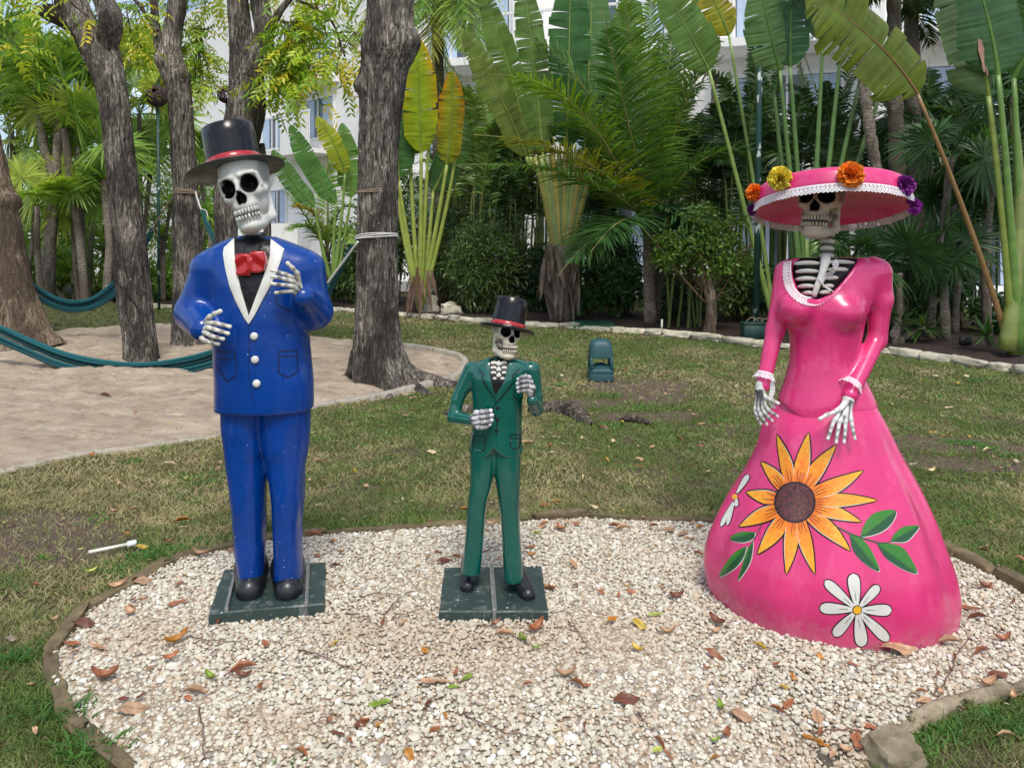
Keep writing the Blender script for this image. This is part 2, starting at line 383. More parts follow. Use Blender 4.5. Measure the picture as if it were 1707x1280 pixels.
# ================================================================== GROUND
SAND = np.array([G(*q)[:2] for q in [(-700, 640), (-200, 612), (0, 588), (64, 558), (120, 548), (187, 541), (200, 531), (300, 531), (440, 548), (520, 560), (590, 568), (663, 577), (711, 584), (758, 594), (773, 602), (772, 614), (758, 630), (705, 643), (649, 657), (586, 668), (524, 678), (440, 706), (380, 722), (240, 741), (120, 757), (60, 770), (0, 784), (-300, 850)]])
CURB = [(600, 569), (663, 577), (711, 584), (758, 594), (774, 604), (772, 614), (758, 630), (705, 643), (649, 657), (586, 668), (524, 678), (440, 706), (380, 722), (240, 741), (120, 757), (60, 770), (0, 784), (-300, 850)]
BED = np.array([G(*q)[:2] for q in [(1190, 874), (1115, 868), (1040, 868), (960, 863), (860, 872), (700, 882), (560, 890), (440, 905), (385, 912), (310, 930), (255, 955), (200, 982), (150, 1015), (108, 1055), (84, 1092), (80, 1130), (105, 1180), (155, 1230), (215, 1285), (330, 1400), (520, 1700), (900, 2300), (1250, 1800), (1370, 1420), (1440, 1300), (1470, 1240), (1520, 1205), (1590, 1180), (1650, 1158), (1720, 1140), (1860, 1120), (1900, 1080), (1820, 1040), (1707, 990), (1650, 950), (1600, 925), (1500, 900), (1330, 880)]])
BORD = [(-500, 512), (200, 512), (395, 514), (555, 518), (658, 525), (799, 536), (875, 542), (946, 546), (1020, 551), (1141, 560), (1250, 573), (1340, 580), (1474, 587), (1527, 595), (1597, 601), (1628, 609), (1707, 621), (1900, 660)]
BG = np.array([G(*q)[:2] for q in BORD])
MULCH = np.vstack([BG, [[9, 6.2], [13, 9], [9.5, 12.8], [5, 13.8], [3, 14.6], [0, 16.6], [-4, 18.5], [-12, 22], [-22, 24]]])
DIRT = [(1060, 640, .55, .35), (1080, 655, .4, .3), (1560, 735, .5, .22), (1650, 772, .7, .17), (1520, 762, .4, .12), (980, 668, .4, .2), (1090, 690, .5, .2), (770, 842, .35, .07), (60, 900, .45, .3), (90, 905, .4, .3), (1650, 745, .5, .14), (640, 480, .1, .1), (200, 1020, .25, .12), (40, 875, .4, .2)]
def dirtmask(xy):
    n = fbm(xyz(xy[:, 0]*2.2, xy[:, 1]*2.2, 0), 4, 31); r = np.clip((n-.32)/.2, 0, 1)*.7
    for px, py, a, b in DIRT:
        c = G(px, py); d = np.sqrt(((xy[:, 0]-c[0])/a)**2+((xy[:, 1]-c[1])/b)**2)+n*.6; r = np.maximum(r, np.clip((1.15-d)/.4, 0, 1))
    return r
def grid(x0, x1, y0, y1, st):
    x = np.arange(x0, x1+st/2, st); y = np.arange(y0, y1+st/2, st); X, Y = np.meshgrid(x, y); n, m = len(x), len(y)
    i = (np.arange(m-1)[:, None]*n+np.arange(n-1)[None]).reshape(-1); return X.ravel(), Y.ravel(), np.stack([i, i+1, i+n+1, i+n], 1)
# lawn: one sheet to the horizon with finer relief near the camera
xs = np.unique(np.concatenate([np.linspace(-9, 9, 180), np.array([-600, -200, -80, -40, -20, -14, -11, 11, 14, 20, 40, 80, 200, 600])]))
ys = np.unique(np.concatenate([np.linspace(.5, 17, 170), np.array([-300, -60, -10, -2, 19, 22, 28, 40, 80, 200, 900])]))
X, Y = np.meshgrid(xs, ys); X, Y = X.ravel(), Y.ravel(); i = (np.arange(len(ys)-1)[:, None]*len(xs)+np.arange(len(xs)-1)[None]).reshape(-1)
Zl = .02*fbm(xyz(X*.9, Y*.9, 0), 3, 12)*(np.abs(X) < 10)*(Y < 17)-.006-.012
dm = dirtmask(np.stack([X, Y], 1)); Zl = np.where(dm > .3, Zl-.006, Zl)
m, nt, b, o = mat0('lawn_soil'); at = vcol(nt)
big = noise(nt, 1.1, 5, .6); fine = noise(nt, 90, 5, .7)
c = mixc(nt, ramp(nt, big, [(.35, (0, 0, 0)), (.65, (1, 1, 1))]), (.075, .088, .028), (.15, .125, .062))
c = mixc(nt, 1.0, c, ramp(nt, fine, [(.3, (.45, .45, .4)), (.7, (1.35, 1.35, 1.3))]), 'MULTIPLY')
c = mixc(nt, at, c, mixc(nt, 1.0, (.15, .11, .085), ramp(nt, fine, [(.3, (.5, .5, .5)), (.7, (1.4, 1.4, 1.4))]), 'MULTIPLY')); L2 = nt.links.new
L2(c, b.inputs['Base Color']); b.inputs['Roughness'].default_value = .95; b.inputs['Specular IOR Level'].default_value = .15; bump(nt, b, fine, .8, .02)
ob('lawn', (np.stack([X, Y, Zl], 1), np.stack([i, i+1, i+len(xs)+1, i+len(xs)], 1), np.stack([dm]*3, 1)), m, kind='structure')
# sand patch, trampled
X, Y, F = grid(-16, 0.2, 4.2, 15, .04); xy = np.stack([X, Y], 1); sdd = sdist(xy, SAND)+.09*fbm(xyz(X*4, Y*4, 0), 3, 71)-.03; keep = sdd > -.25
wgt = np.clip(sdd/.35, -1, 1); foot = fbm(xyz(X*1.8, Y*3.6, 0), 4, 41)*.05+np.abs(fbm(xyz(X*4.4, Y*8.5, 3), 4, 44))*-.09+.045
Z = np.where(wgt > 0, .002+wgt*(.02+foot), .002+wgt*.1); kf = keep[F].all(1)
m, nt, b, o = mat0('trampled_sand'); f1 = noise(nt, 3.0, 8, .68, stretch=(1, 2.2, 1), dist=.6); f2 = noise(nt, 160, 3, .7); f3 = noise(nt, 8, 5, .6, stretch=(1, 1.6, 1))
c = mixc(nt, ramp(nt, f1, [(.32, (0, 0, 0)), (.68, (1, 1, 1))]), (.46, .34, .24), (.8, .66, .51))  # pale crests, darker hollows: relief shading put into the sand colour
c = mixc(nt, 1.0, c, ramp(nt, f2, [(.3, (.78, .77, .75)), (.7, (1.15, 1.15, 1.15))]), 'MULTIPLY')
c = mixc(nt, ramp(nt, f3, [(.56, (0, 0, 0)), (.66, (.35, .35, .35))]), c, (.3, .21, .15))
nt.links.new(c, b.inputs['Base Color']); b.inputs['Roughness'].default_value = .95; bump(nt, b, mixc(nt, .5, f3, f2), 1, .05)
used = np.unique(F[kf]); mp_ = -np.ones(len(X), int); mp_[used] = np.arange(len(used))
ob('sand_patch', (np.stack([X, Y, Z], 1)[used], mp_[F[kf]]), m, kind='structure')
# gravel bed base
def blob_sheet(name, poly, st, z_in, edge, mat, nz=.0, seed=1):
    x0, y0 = poly.min(0)-.3; x1, y1 = poly.max(0)+.3; X, Y, F = grid(x0, x1, y0, y1, st); xy = np.stack([X, Y], 1); s_ = sdist(xy, poly); kp = s_ > -edge*1.3
    wv = np.clip(s_/edge, -1, 1); Z = np.where(wv > 0, z_in*np.clip(wv*3, 0, 1)-.003, wv*.05-.003)+nz*fbm(xyz(X*2, Y*2, 0), 3, seed)*(wv > 0)
    kf = kp[F].all(1); used = np.unique(F[kf]); mp_ = -np.ones(len(X), int); mp_[used] = np.arange(len(used))
    return ob(name, (np.stack([X, Y, Z], 1)[used], mp_[F[kf]]), mat, kind='structure')
blob_sheet('gravel_bed', BED, .06, .008, .06, simple('gravel_grit', (.36, .28, .2), .95, var=.4, scale=60, bstr=.7, bscale=150), .004)
m, nt, b, o = mat0('mulch'); f1 = noise(nt, 30, 6, .7); c = ramp(nt, f1, [(.3, (.018, .01, .007)), (.6, (.06, .035, .025)), (.8, (.13, .085, .06))]); nt.links.new(c, b.inputs['Base Color']); b.inputs['Roughness'].default_value = .95; bump(nt, b, f1, 1, .05)
blob_sheet('planting_bed', MULCH, .2, .04, .25, m, .05, 9)
# low grassy mound at the left
X, Y, F = grid(-9.5, -4.8, 9.8, 14.5, .08); c = G(140, 535); rr_ = ((X-c[0])/2.0)**2+((Y-12.9)/1.25)**2; Z = .42*np.exp(-rr_*1.6)-.05+.03*fbm(xyz(X*3, Y*3, 0), 3, 5); kf = (rr_ < 2.6)[F].all(1)
used = np.unique(F[kf]); mp_ = -np.ones(len(X), int); mp_[used] = np.arange(len(used)); MV = np.stack([X, Y, Z], 1)[used]
ob('grass_mound', (MV, mp_[F[kf]]), simple('mound_turf', (.075, .08, .025), .95, var=.5, scale=9, bstr=.8, bscale=60), kind='structure')

# ---- gravel stones (nobody could count them): real faceted pebbles, one object
t = (1+5**.5)/2; ico = nrm(np.array([[-1, t, 0], [1, t, 0], [-1, -t, 0], [1, -t, 0], [0, -1, t], [0, 1, t], [0, -1, -t], [0, 1, -t], [t, 0, -1], [t, 0, 1], [-t, 0, -1], [-t, 0, 1]]))
icf = np.array([[0, 11, 5], [0, 5, 1], [0, 1, 7], [0, 7, 10], [0, 10, 11], [1, 5, 9], [5, 11, 4], [11, 10, 2], [10, 7, 6], [7, 1, 8], [3, 9, 4], [3, 4, 2], [3, 2, 6], [3, 6, 8], [3, 8, 9], [4, 9, 5], [2, 4, 11], [6, 2, 10], [8, 6, 7], [9, 8, 1]])
def rotq(n, rs):
    q = nrm(rs.normal(size=(n, 4))); w_, x, y, z = q.T
    return np.stack([1-2*(y*y+z*z), 2*(x*y-z*w_), 2*(x*z+y*w_), 2*(x*y+z*w_), 1-2*(x*x+z*z), 2*(y*z-x*w_), 2*(x*z-y*w_), 2*(y*z+x*w_), 1-2*(x*x+y*y)], -1).reshape(n, 3, 3)
def pebbles(C, S, cols, rs, flat=.7, jit=.22):
    n = len(C); V = ico[None]*(1+rs.uniform(-jit, jit, (n, 12, 1))); V = V*(S[:, None, None]*rs.uniform(.72, 1.25, (n, 1, 3))); V = np.einsum('nij,nkj->nki', rotq(n, rs), V); V[..., 2] *= flat
    V = V+C[:, None]; F = (icf[None]+(np.arange(n)*12)[:, None, None]).reshape(-1, 3); return V.reshape(-1, 3), F, np.repeat(cols, 12, 0)
rs = np.random.RandomState(9)
def bedpts(sp, jit):
    x0, y0 = BED.min(0); x1, y1 = BED.max(0); y0 = max(y0, 2.02); X, Y = np.meshgrid(np.arange(x0, x1, sp), np.arange(y0, y1, sp*.87)); X[1::2] += sp/2
    p = np.stack([X.ravel(), Y.ravel()], 1)+rs.uniform(-jit, jit, (X.size, 2))*sp; fx = CX+K*p[:, 0]/p[:, 1]; p = p[(fx > -60) & (fx < 1770) & (sdist(p, BED) > .012)]; return p
def gcol(p, n):
    u = rs.rand(n); c = np.array([.6, .56, .46])[None]*(.82+.36*rs.rand(n, 1)); c = np.where(u[:, None] < .16, np.array([.52, .42, .31])*(.8+.4*rs.rand(n, 1)), c); c = np.where((u[:, None] > .9), np.array([.78, .76, .7]), c); c = np.where((u[:, None] > .955), np.array([.36, .32, .28]), c)
    st = np.zeros(n)
    for px, py, a, b in ((640, 1055, .35, .22), (830, 1075, .4, .2), (780, 1100, .4, .15), (250, 1060, .2, .15), (1000, 1060, .35, .2), (480, 1210, .2, .1), (1400, 1270, .25, .12), (680, 1060, .25, .2)):
        g_ = G(px, py); st = np.maximum(st, np.clip(1.3-np.hypot((p[:, 0]-g_[0])/a, (p[:, 1]-g_[1])/b), 0, 1))
    st = (st*(.6+.5*rs.rand(n)))[:, None].clip(0, 1)*.55; return c*(1-st)+np.array([.46, .34, .23])*st
p = bedpts(.0148, .42); n = len(p); S = (.0045+.0065*rs.rand(n)**1.3)*np.where(rs.rand(n) < .05, 1.45, 1)*1.08; Z = .006+rs.uniform(-.002, .008, n)+.006*fbm(xyz(p[:, 0]*3, p[:, 1]*3, 0), 3, 3)
V, F, C = pebbles(np.stack([p[:, 0], p[:, 1], Z], 1), S, gcol(p, n), rs)
m, nt, b, o = mat0('gravel_stone'); c = mixc(nt, 1.0, vcol(nt), ramp(nt, noise(nt, 260, 3, .7), [(.3, (.8, .79, .77)), (.7, (1.1, 1.1, 1.1))]), 'MULTIPLY'); nt.links.new(c, b.inputs['Base Color']); b.inputs['Roughness'].default_value = .8
ob('gravel', (V, F, C), m, kind='stuff', smooth=False)
NPEB = len(F)
# loose pale chips thrown on to the lawn along the edge of the bed
# ---- grass blades
def ribbons(g, B, D, Nn, Ln, W, droop, prof=((0, 1), (.5, .8), (1, .05)), col=(1, 1, 1), tip=None, fold=0.0):
    B = np.asarray(B, float); n = len(B); D = nrm(D); S = nrm(np.cross(D, Nn)); U = np.cross(S, D); Ln = np.broadcast_to(np.asarray(Ln, float), (n,)); W = np.broadcast_to(np.asarray(W, float), (n,)); dr = np.broadcast_to(np.asarray(droop, float), (n,))
    st = []
    for t, w_ in prof:
        p_ = B+D*(Ln*t)[:, None]; p_ = p_-np.array([0, 0, 1.])*(dr*Ln*t*t)[:, None]
        if fold: st += [p_-S*(W*w_/2)[:, None]+U*(fold*W*w_)[:, None], p_, p_+S*(W*w_/2)[:, None]+U*(fold*W*w_)[:, None]]
        else: st += [p_-S*(W*w_/2)[:, None], p_+S*(W*w_/2)[:, None]]
    k = 3 if fold else 2; m = len(prof)*k; V = np.stack(st, 1).reshape(-1, 3); q = []
    for r in range(len(prof)-1):
        for c_ in range(k-1): a = r*k+c_; q.append([a, a+1, a+k+1, a+k])
    F = (np.array(q)[None]+(np.arange(n)*m)[:, None, None]).reshape(-1, 4); C = np.asarray(col, float)
    if C.ndim == 2:
        C = np.repeat(C[:, None], m, 1)
        if tip is not None: tt_ = np.repeat([t for t, _ in prof], k)[None, :, None]; C = C*(1-tt_)+np.asarray(tip)[:, None]*tt_ if np.asarray(tip).ndim == 2 else C*(1-tt_)+np.asarray(tip)*tt_
        C = C.reshape(-1, 3)
    g.add(V, F, C); return g
rs = np.random.RandomState(21); gg = Geo()
sandp, bedp, mulp = SAND, BED, MULCH
for d0, d1, dens, wd, hh in ((2.0, 3.2, 15000, .0032, .026), (3.2, 4.6, 7000, .0042, .026), (4.6, 7, 3000, .006, .026), (7, 11, 1250, .0095, .028), (11, 17, 480, .016, .032)):
    A = (d1**2-d0**2)/2*(1900/K); n = int(A*dens); dd = np.sqrt(rs.uniform(d0**2, d1**2, n)); px = rs.uniform(-100, 1800, n); x = (px-CX)/K*dd; xy = np.stack([x, dd], 1)
    ok = (sdist(xy, sandp) < .04) & (sdist(xy, bedp) < .0) & (sdist(xy, mulp) < .05); dmk = dirtmask(xy); ok &= rs.rand(n) > dmk*.72; xy = xy[ok]; n = len(xy)
    nf = fbm(xyz(xy[:, 0]*1.3, xy[:, 1]*1.3, 0), 4, 55); nf2 = fbm(xyz(xy[:, 0]*9, xy[:, 1]*9, 0), 2, 56); lush = np.clip(1-np.abs(sdist(xy, bedp))/.16, 0, 1)*(nf2 > -.25)
    grn = np.clip(.5+nf*1.3+nf2*.6+rs.normal(0, .25, n)+lush*.5+.2, 0, 1)[:, None]
    dry = np.array([.36, .31, .17])*(.7+.6*rs.rand(n, 1)); gc = np.array([.11, .17, .04])*(.6+.9*rs.rand(n, 1)); col = dry*(1-grn)+gc*grn
    an = rs.uniform(0, 6.283, n); lean = rs.uniform(.35, 1.4, n); D_ = np.stack([np.cos(an)*lean, np.sin(an)*lean, np.ones(n)], 1); Nn = np.stack([-np.cos(an)*.3+rs.normal(0, .3, n), -1+rs.normal(0, .4, n), .6+0*an], 1)
    B = np.stack([xy[:, 0], xy[:, 1], np.full(n, -.016)+.02*fbm(xyz(xy[:, 0]*.9, xy[:, 1]*.9, 0), 3, 12)], 1)
    ribbons(gg, B, D_, Nn, (hh+rs.uniform(0, .022, n))*(1+.8*lush), wd*rs.uniform(.7, 1.3, n), rs.uniform(.1, .5, n), ((0, 1), (.6, .75), (1, .1)), col)
# mound blades
n = 9000; k = rs.randint(0, len(MV), n); B = MV[k]+np.concatenate([rs.uniform(-.05, .05, (n, 2)), np.zeros((n, 1))], 1); an = rs.uniform(0, 6.28, n)
ribbons(gg, B, np.stack([np.cos(an), np.sin(an), 1+0*an], 1), np.tile([0, -1, .4], (n, 1)), .07, .014, .3, ((0, 1), (1, .1)), np.array([.09, .11, .03])*(.5+rs.rand(n, 1)))
M_grass = leafm('grass_blade', .3, .6, 3, .75, 1.2, .25)
ob('grass', gg, M_grass, kind='stuff'); NGR = sum(len(f) for f in gg.F)*2
# longer green tufts
g = Geo()
for px, py, h, n in ((30, 925+170, .09, 60), (110, 1190, .1, 90), (160, 1250, .12, 90), (70, 1175, .06, 60), (245, 925, .05, 120), (280, 912, .05, 100), (200, 950, .05, 80), (330, 900, .04, 80), (1650, 745, .05, 90), (1620, 738, .05, 70), (1690, 758, .05, 70), (1590, 735, .05, 60), (470, 1290, .08, 20), (1040, 862, .05, 30), (1560, 1215, .05, 120), (1520, 1235, .05, 120), (1640, 1190, .05, 120), (1690, 1210, .05, 100), (5, 1095, .06, 50), (590, 1040-45, .03, 12)):
    c = G(px, py); an = rs.uniform(0, 6.28, n); B = c+np.stack([rs.normal(0, .05, n), rs.normal(0, .03, n), 0*an-.01], 1)
    ribbons(g, B, np.stack([np.cos(an)*.9, np.sin(an)*.9, rs.uniform(.5, 1.4, n)], 1), np.tile([0, -1, .5], (n, 1)), h*rs.uniform(.5, 1.1, n), .0055, .35, ((0, .8), (.5, 1), (1, .08)), np.array([.06, .16, .03])*(.6+.8*rs.rand(n, 1)))
rs = np.random.RandomState(31)
for k in range(170):
    d = rs.uniform(3.2, 11); c = np.array([(rs.uniform(0, 1707)-CX)/K*d, d, 0]); xy_ = c[None, :2]
    if sdist(xy_, SAND)[0] > -.05 or sdist(xy_, BED)[0] > -.08 or sdist(xy_, MULCH)[0] > -.1: continue
    n = rs.randint(14, 40); an = rs.uniform(0, 6.28, n); B = c+np.stack([rs.normal(0, .05, n), rs.normal(0, .04, n), 0*an-.01], 1)
    ribbons(g, B, np.stack([np.cos(an)*.8, np.sin(an)*.8, rs.uniform(.4, 1.3, n)], 1), np.tile([0, -1, .5], (n, 1)), rs.uniform(.03, .06)*rs.uniform(.6, 1.1, n), .006 if d < 6 else .009, .35, ((0, .8), (.5, 1), (1, .08)), np.array([.08, .18, .035])*(.6+.8*rs.rand(n, 1)))
ob('grass_tufts', g, M_grass, kind='stuff')
# crumbs of dead leaf, bark and straw lying everywhere: nobody could count them
g = Geo(); n = 5200; d = np.sqrt(rs.uniform(2.1**2, 11.5**2, n)); x = (rs.uniform(0, 1707, n)-CX)/K*d; d = np.where(rs.rand(n) < .35, rs.uniform(5.5, 10, n), d); x = np.where(rs.rand(n) < .3, rs.uniform(-6, -.3, n), x); xy_ = np.stack([x, d], 1); ok = sdist(xy_, MULCH) < 0; x, d, xy_ = x[ok], d[ok], xy_[ok]; n = len(x)
z = np.where(sdist(xy_, SAND) > 0, .045, np.where(sdist(xy_, BED) > 0, .022, .008)); an = rs.uniform(0, 6.28, n); cl = np.array([[.3, .16, .08], [.42, .3, .18], [.14, .07, .04], [.5, .42, .27]])[rs.randint(0, 4, n)]
ribbons(g, np.stack([x, d, z], 1), np.stack([np.cos(an), np.sin(an), rs.uniform(-.1, .3, n)], 1), np.stack([rs.normal(0, .3, n), rs.normal(0, .3, n), 1+0*an], 1), rs.uniform(.008, .03, n)*(1+.08*d), rs.uniform(.003, .009, n)*(1+.06*d), .1, ((0, .4), (.5, 1), (1, .3)), cl*(.7+.6*rs.rand(n, 1)))
ob('leaf_litter', g, M_grass, kind='stuff')

# ---- edging stones
def rock(c, s, seed, rz=0, sub=6, rough=.18):
    """squarish weathered stone: displaced rounded box of size s centred at c"""
    u = np.linspace(-1, 1, sub); fs = []; V = []; n = 0
    for ax in range(3):
        for sg in (-1, 1):
            A, B = np.meshgrid(u, u, indexing='ij'); p = np.zeros((sub*sub, 3)); p[:, ax] = sg; p[:, (ax+1) % 3] = A.ravel()*sg; p[:, (ax+2) % 3] = B.ravel(); V.append(p)
            i = (np.arange(sub-1)[:, None]*sub+np.arange(sub-1)[None]).reshape(-1); fs.append(np.stack([i, i+sub, i+sub+1, i+1], 1)+n); n += sub*sub
    V = np.vstack(V); F = np.vstack(fs); l = np.linalg.norm(V, axis=1, keepdims=True); V = V*(.5+.5*(1.2/l)); V = V*(1+rough*1.5*fbm(V*1.3+seed*7.1, 4, seed)[:, None]+rough*.5*fbm(V*4+seed*3.1, 3, seed)[:, None]); V = V*(1+.25*rough*np.array([np.sin(seed), np.cos(seed*2.1), 0]))
    V = V*np.array(s)/2; c_, s_ = math.cos(rz), math.sin(rz); return V@np.array([[c_, s_, 0], [-s_, c_, 0], [0, 0, 1]])+np.array(c), F
def stonemat(name, a, b_, moss=(.09, .08, .03), mf=.5):
    m, nt, b, o = mat0(name); f = noise(nt, 14, 7, .65); c = ramp(nt, f, [(.3, a), (.7, b_)]); c = mixc(nt, ramp(nt, noise(nt, 6, 5), [(.5, (0, 0, 0)), (.7, (mf, mf, mf))]), c, moss)
    c = mixc(nt, 1.0, c, vcol(nt), 'MULTIPLY'); nt.links.new(c, b.inputs['Base Color']); b.inputs['Roughness'].default_value = .9; bump(nt, b, noise(nt, 60, 6, .7), .8, .012); return m
M_edge = stonemat('mossy_edging_stone', (.1, .07, .035), (.26, .2, .11), (.06, .07, .02), .7)
M_lime = stonemat('limestone', (.42, .38, .28), (.66, .62, .5), (.2, .17, .09), .6)
M_edge2 = stonemat('stained_pale_stone', (.2, .15, .09), (.46, .39, .28))
M_conc = simple('concrete_kerb', (.36, .32, .26), .9, var=.3, scale=14, bstr=.5, bscale=70)
def row_of(name, label, cat, part, pts, lens, wd, ht, mat, zc=0, gap=.012, seed=1, rough=.14):
    p = spl([(*G(*a)[:2], 0) for a in pts], 400); s = np.concatenate([[0], np.cumsum(np.linalg.norm(np.diff(p, axis=0), axis=1))]); r = thing(name, label, cat, p[len(p)//2]); rs_ = np.random.RandomState(seed); u = 0
    while u < s[-1]-.05:
        ln = rs_.uniform(*lens); a = np.array([np.interp(u, s, p[:, j]) for j in range(3)]); b = np.array([np.interp(min(u+ln, s[-1]), s, p[:, j]) for j in range(3)]); d = b-a; w_ = rs_.uniform(*wd); h = rs_.uniform(*ht)
        V, F = rock((a+b)/2+[0, 0, zc+h*.2+rs_.uniform(-.006, .006)], (np.linalg.norm(d)-gap, w_, h), rs_.randint(1, 999), math.atan2(d[1], d[0])+rs_.uniform(-.07, .07), 8, rough)
        ob('stone', (V, F, np.array([1, 1, 1])*rs_.uniform(.75, 1.2)), mat, r); u += ln
    return r
edge_top = [(1190, 872), (1115, 866), (1040, 866), (960, 861), (860, 870), (700, 880), (560, 888), (440, 902), (385, 909), (310, 927), (255, 951), (200, 978), (150, 1010), (108, 1050), (82, 1090)]
row_of('stone_edging', 'low mossy stone edging along the back and left of the gravel bed', 'edging', 'stone', edge_top, (.2, .55), (.04, .065), (.03, .06), M_edge, -.004, seed=3, rough=.32)
row_of('stone_edging', 'broken brown stone edging at the near left corner of the gravel bed', 'edging', 'stone', [(80, 1092), (92, 1145), (112, 1190), (158, 1238), (220, 1292), (300, 1370)], (.12, .36), (.035, .06), (.03, .055), M_edge, -.012, seed=14, rough=.45)
row_of('stone_edging', 'mossy stone edging right of the pink dress at the far right', 'edging', 'stone', [(1560, 912), (1605, 928), (1650, 952), (1712, 994), (1800, 1040)], (.28, .5), (.05, .07), (.05, .075), M_edge, seed=5)
row_of('stone_edging', 'pale stone edging between gravel and the near right grass corner', 'edging', 'stone', [(1800, 1128), (1700, 1146), (1640, 1158), (1590, 1178), (1520, 1204), (1492, 1222)], (.14, .3), (.035, .065), (.03, .05), M_edge2, -.01, seed=6, rough=.4)
row_of('limestone_border', 'row of rough white limestone pieces along the far planting bed', 'edging', 'stone', BORD[1:9], (.22, .5), (.12, .2), (.07, .12), M_lime, -.01, seed=8, rough=.3)
row_of('limestone_border', 'row of rough limestone pieces along the right end of the planting bed', 'edging', 'stone', BORD[8:], (.25, .5), (.12, .2), (.07, .13), M_lime, -.01, seed=9, rough=.3)
V, F = rock(G(1488, 1268)+[0, 0, .02], (.125, .13, .1), 77, .2, 12, .2); ob('stone_block', (V, F), M_edge2, label='squarish pale stone block at the bottom right corner of the gravel', cat='stone', base=G(1482, 1258))
V, F = rock(G(1385, 1262)+[0, 0, .0], (.1, .06, .03), 31, .5, 9, .45); ob('stone_block', (V, F, (.18, .17, .16)), M_lime, label='dark flat stone half buried in gravel at the bottom edge', cat='stone', base=G(1400, 1275))
for px, py, s, sd_, lb_ in ((717, 522, (.32, .28, .38), 5, 'upright grey boulder beside the base of the slender fan of banana stems'), (752, 526, (.36, .28, .24), 6, 'low white boulder on the dark mulch right of the upright grey boulder')):
    V, F = rock(G(px, py)+[0, 0, s[2]*.32], s, sd_, .3, 9, .35); ob('boulder', (V, F), M_lime, label=lb_, cat='rock', base=G(px, py))
# concrete kerb of the sand patch, cast in lengths
kp = spl([(*G(*a)[:2], 0) for a in CURB], 260); kr = thing('concrete_kerb', 'thin curved concrete kerb round the sand patch', 'kerb', kp[120]); T = nrm(np.gradient(kp, axis=0)); S_ = np.stack([-T[:, 1], T[:, 0], 0*T[:, 0]], 1)
kh = np.interp(np.linspace(0, 1, 260), [0, .1, .3, .55, .7, 1], [.05, .055, .05, .024, .004, .002]); kw = .04
for a in range(0, 256, 16):
    sl = slice(a, min(a+17, 260)); A = kp[sl]; s2 = S_[sl]; h = kh[sl][:, None]*np.array([0, 0, 1.]); j = .004*fbm(A*9, 3, 3)[:, None]; m_ = len(A); o1, o2 = s2*(kw+j), s2*(-kw+j); up = h
    V = np.vstack([A+o1-[0, 0, .03], A+o1*.95+up-[0, 0, .008], A+o1*.7+up, A+o2*.7+up, A+o2*.95+up-[0, 0, .008], A+o2-[0, 0, .03]]); i = np.arange(m_-1); F = np.vstack([np.stack([r*m_+i, r*m_+i+1, (r+1)*m_+i+1, (r+1)*m_+i], 1) for r in range(5)]+[[[0, m_, 4*m_, 5*m_], [m_, 2*m_, 3*m_, 4*m_], [m_-1, 6*m_-1, 5*m_-1, 2*m_-1], [2*m_-1, 5*m_-1, 4*m_-1, 3*m_-1]]])
    ob('kerb_length', (V, F), M_conc, kr)
# ================================================================== BUILDINGS
M_wall = simple('white_render', (.82, .81, .79), .85, var=.05, scale=3, bstr=.1)
M_glass = simple('window_glass', (.07, .09, .12), .08, var=.1, bstr=0)
M_curt = simple('pale_blue_curtain', (.42, .52, .66), .7, var=.25, scale=14, stretch=(6, 6, .2), bstr=0)
M_frame = simple('white_window_frame', (.78, .78, .78), .5, var=.04)
M_tile = simple('red_roof_tile', (.3, .12, .08), .8, var=.3, scale=20)
def plane_xf(A, B):
    A, B = np.array(A, float), np.array(B, float); d = nrm(B-A); nrm_ = np.array([d[1], -d[0], 0]); return A, d, nrm_
def onplane(px, py, A, d):
    r = (px-CX)/K; t = (r*A[1]-A[0])/(d[0]-r*d[1]); y = A[1]+t*d[1]; return t, EYE-(py-CY)/K*y
def wbox(u0, u1, z0, z1, w0, w1, pl):
    """box in facade coordinates: along, height, outward"""
    A, d, n_ = pl; V = np.array([A*[1, 1, 0]+d*u+n_*w_+np.array([0, 0, z]) for z in (z0, z1) for w_ in (w0, w1) for u in (u0, u1)])
    return V, np.array([[0, 2, 3, 1], [4, 5, 7, 6], [0, 1, 5, 4], [2, 6, 7, 3], [0, 4, 6, 2], [1, 3, 7, 5]])
def window(parent, pl, u0, u1, z0, z1, panes=2, curtain=True):
    fr = Geo()
    for a in ((u0-.06, u1+.06, z0-.07, z0), (u0-.06, u1+.06, z1, z1+.07), (u0-.06, u0, z0, z1), (u1, u1+.06, z0, z1)): V, F = wbox(a[0], a[1], a[2], a[3], -.02, .07, pl); fr.add(V, F)
    for k in range(1, panes): u = u0+(u1-u0)*k/panes; V, F = wbox(u-.025, u+.025, z0, z1, 0, .06, pl); fr.add(V, F)
    f = ob('window_frame', fr, M_frame, parent, smooth=False)
    for k in range(panes):
        a, b = u0+(u1-u0)*k/panes+.025, u0+(u1-u0)*(k+1)/panes-.025; V, F = wbox(a, b, z0, z1, .02, .03, pl); ob('pane', (V, F), M_glass, f, smooth=False)
        if curtain:
            lo, hi = (a+.02, a+(b-a)*.75) if (k % 2 == 0) else (a+(b-a)*.3, b-.02); uu = np.linspace(lo, hi, 22); A, d, n_ = pl
            w_ = .034+.008*(1+np.sin(np.arange(22)*1.7)); P0 = A*[1, 1, 0]+d*uu[:, None]+n_*w_[:, None]; V = np.vstack([P0+[0, 0, z0+.02], P0+[0, 0, z1-.02]]); i = np.arange(21); ob('curtain', (V, np.stack([i, i+1, 23+i, 22+i], 1)), M_curt, f)
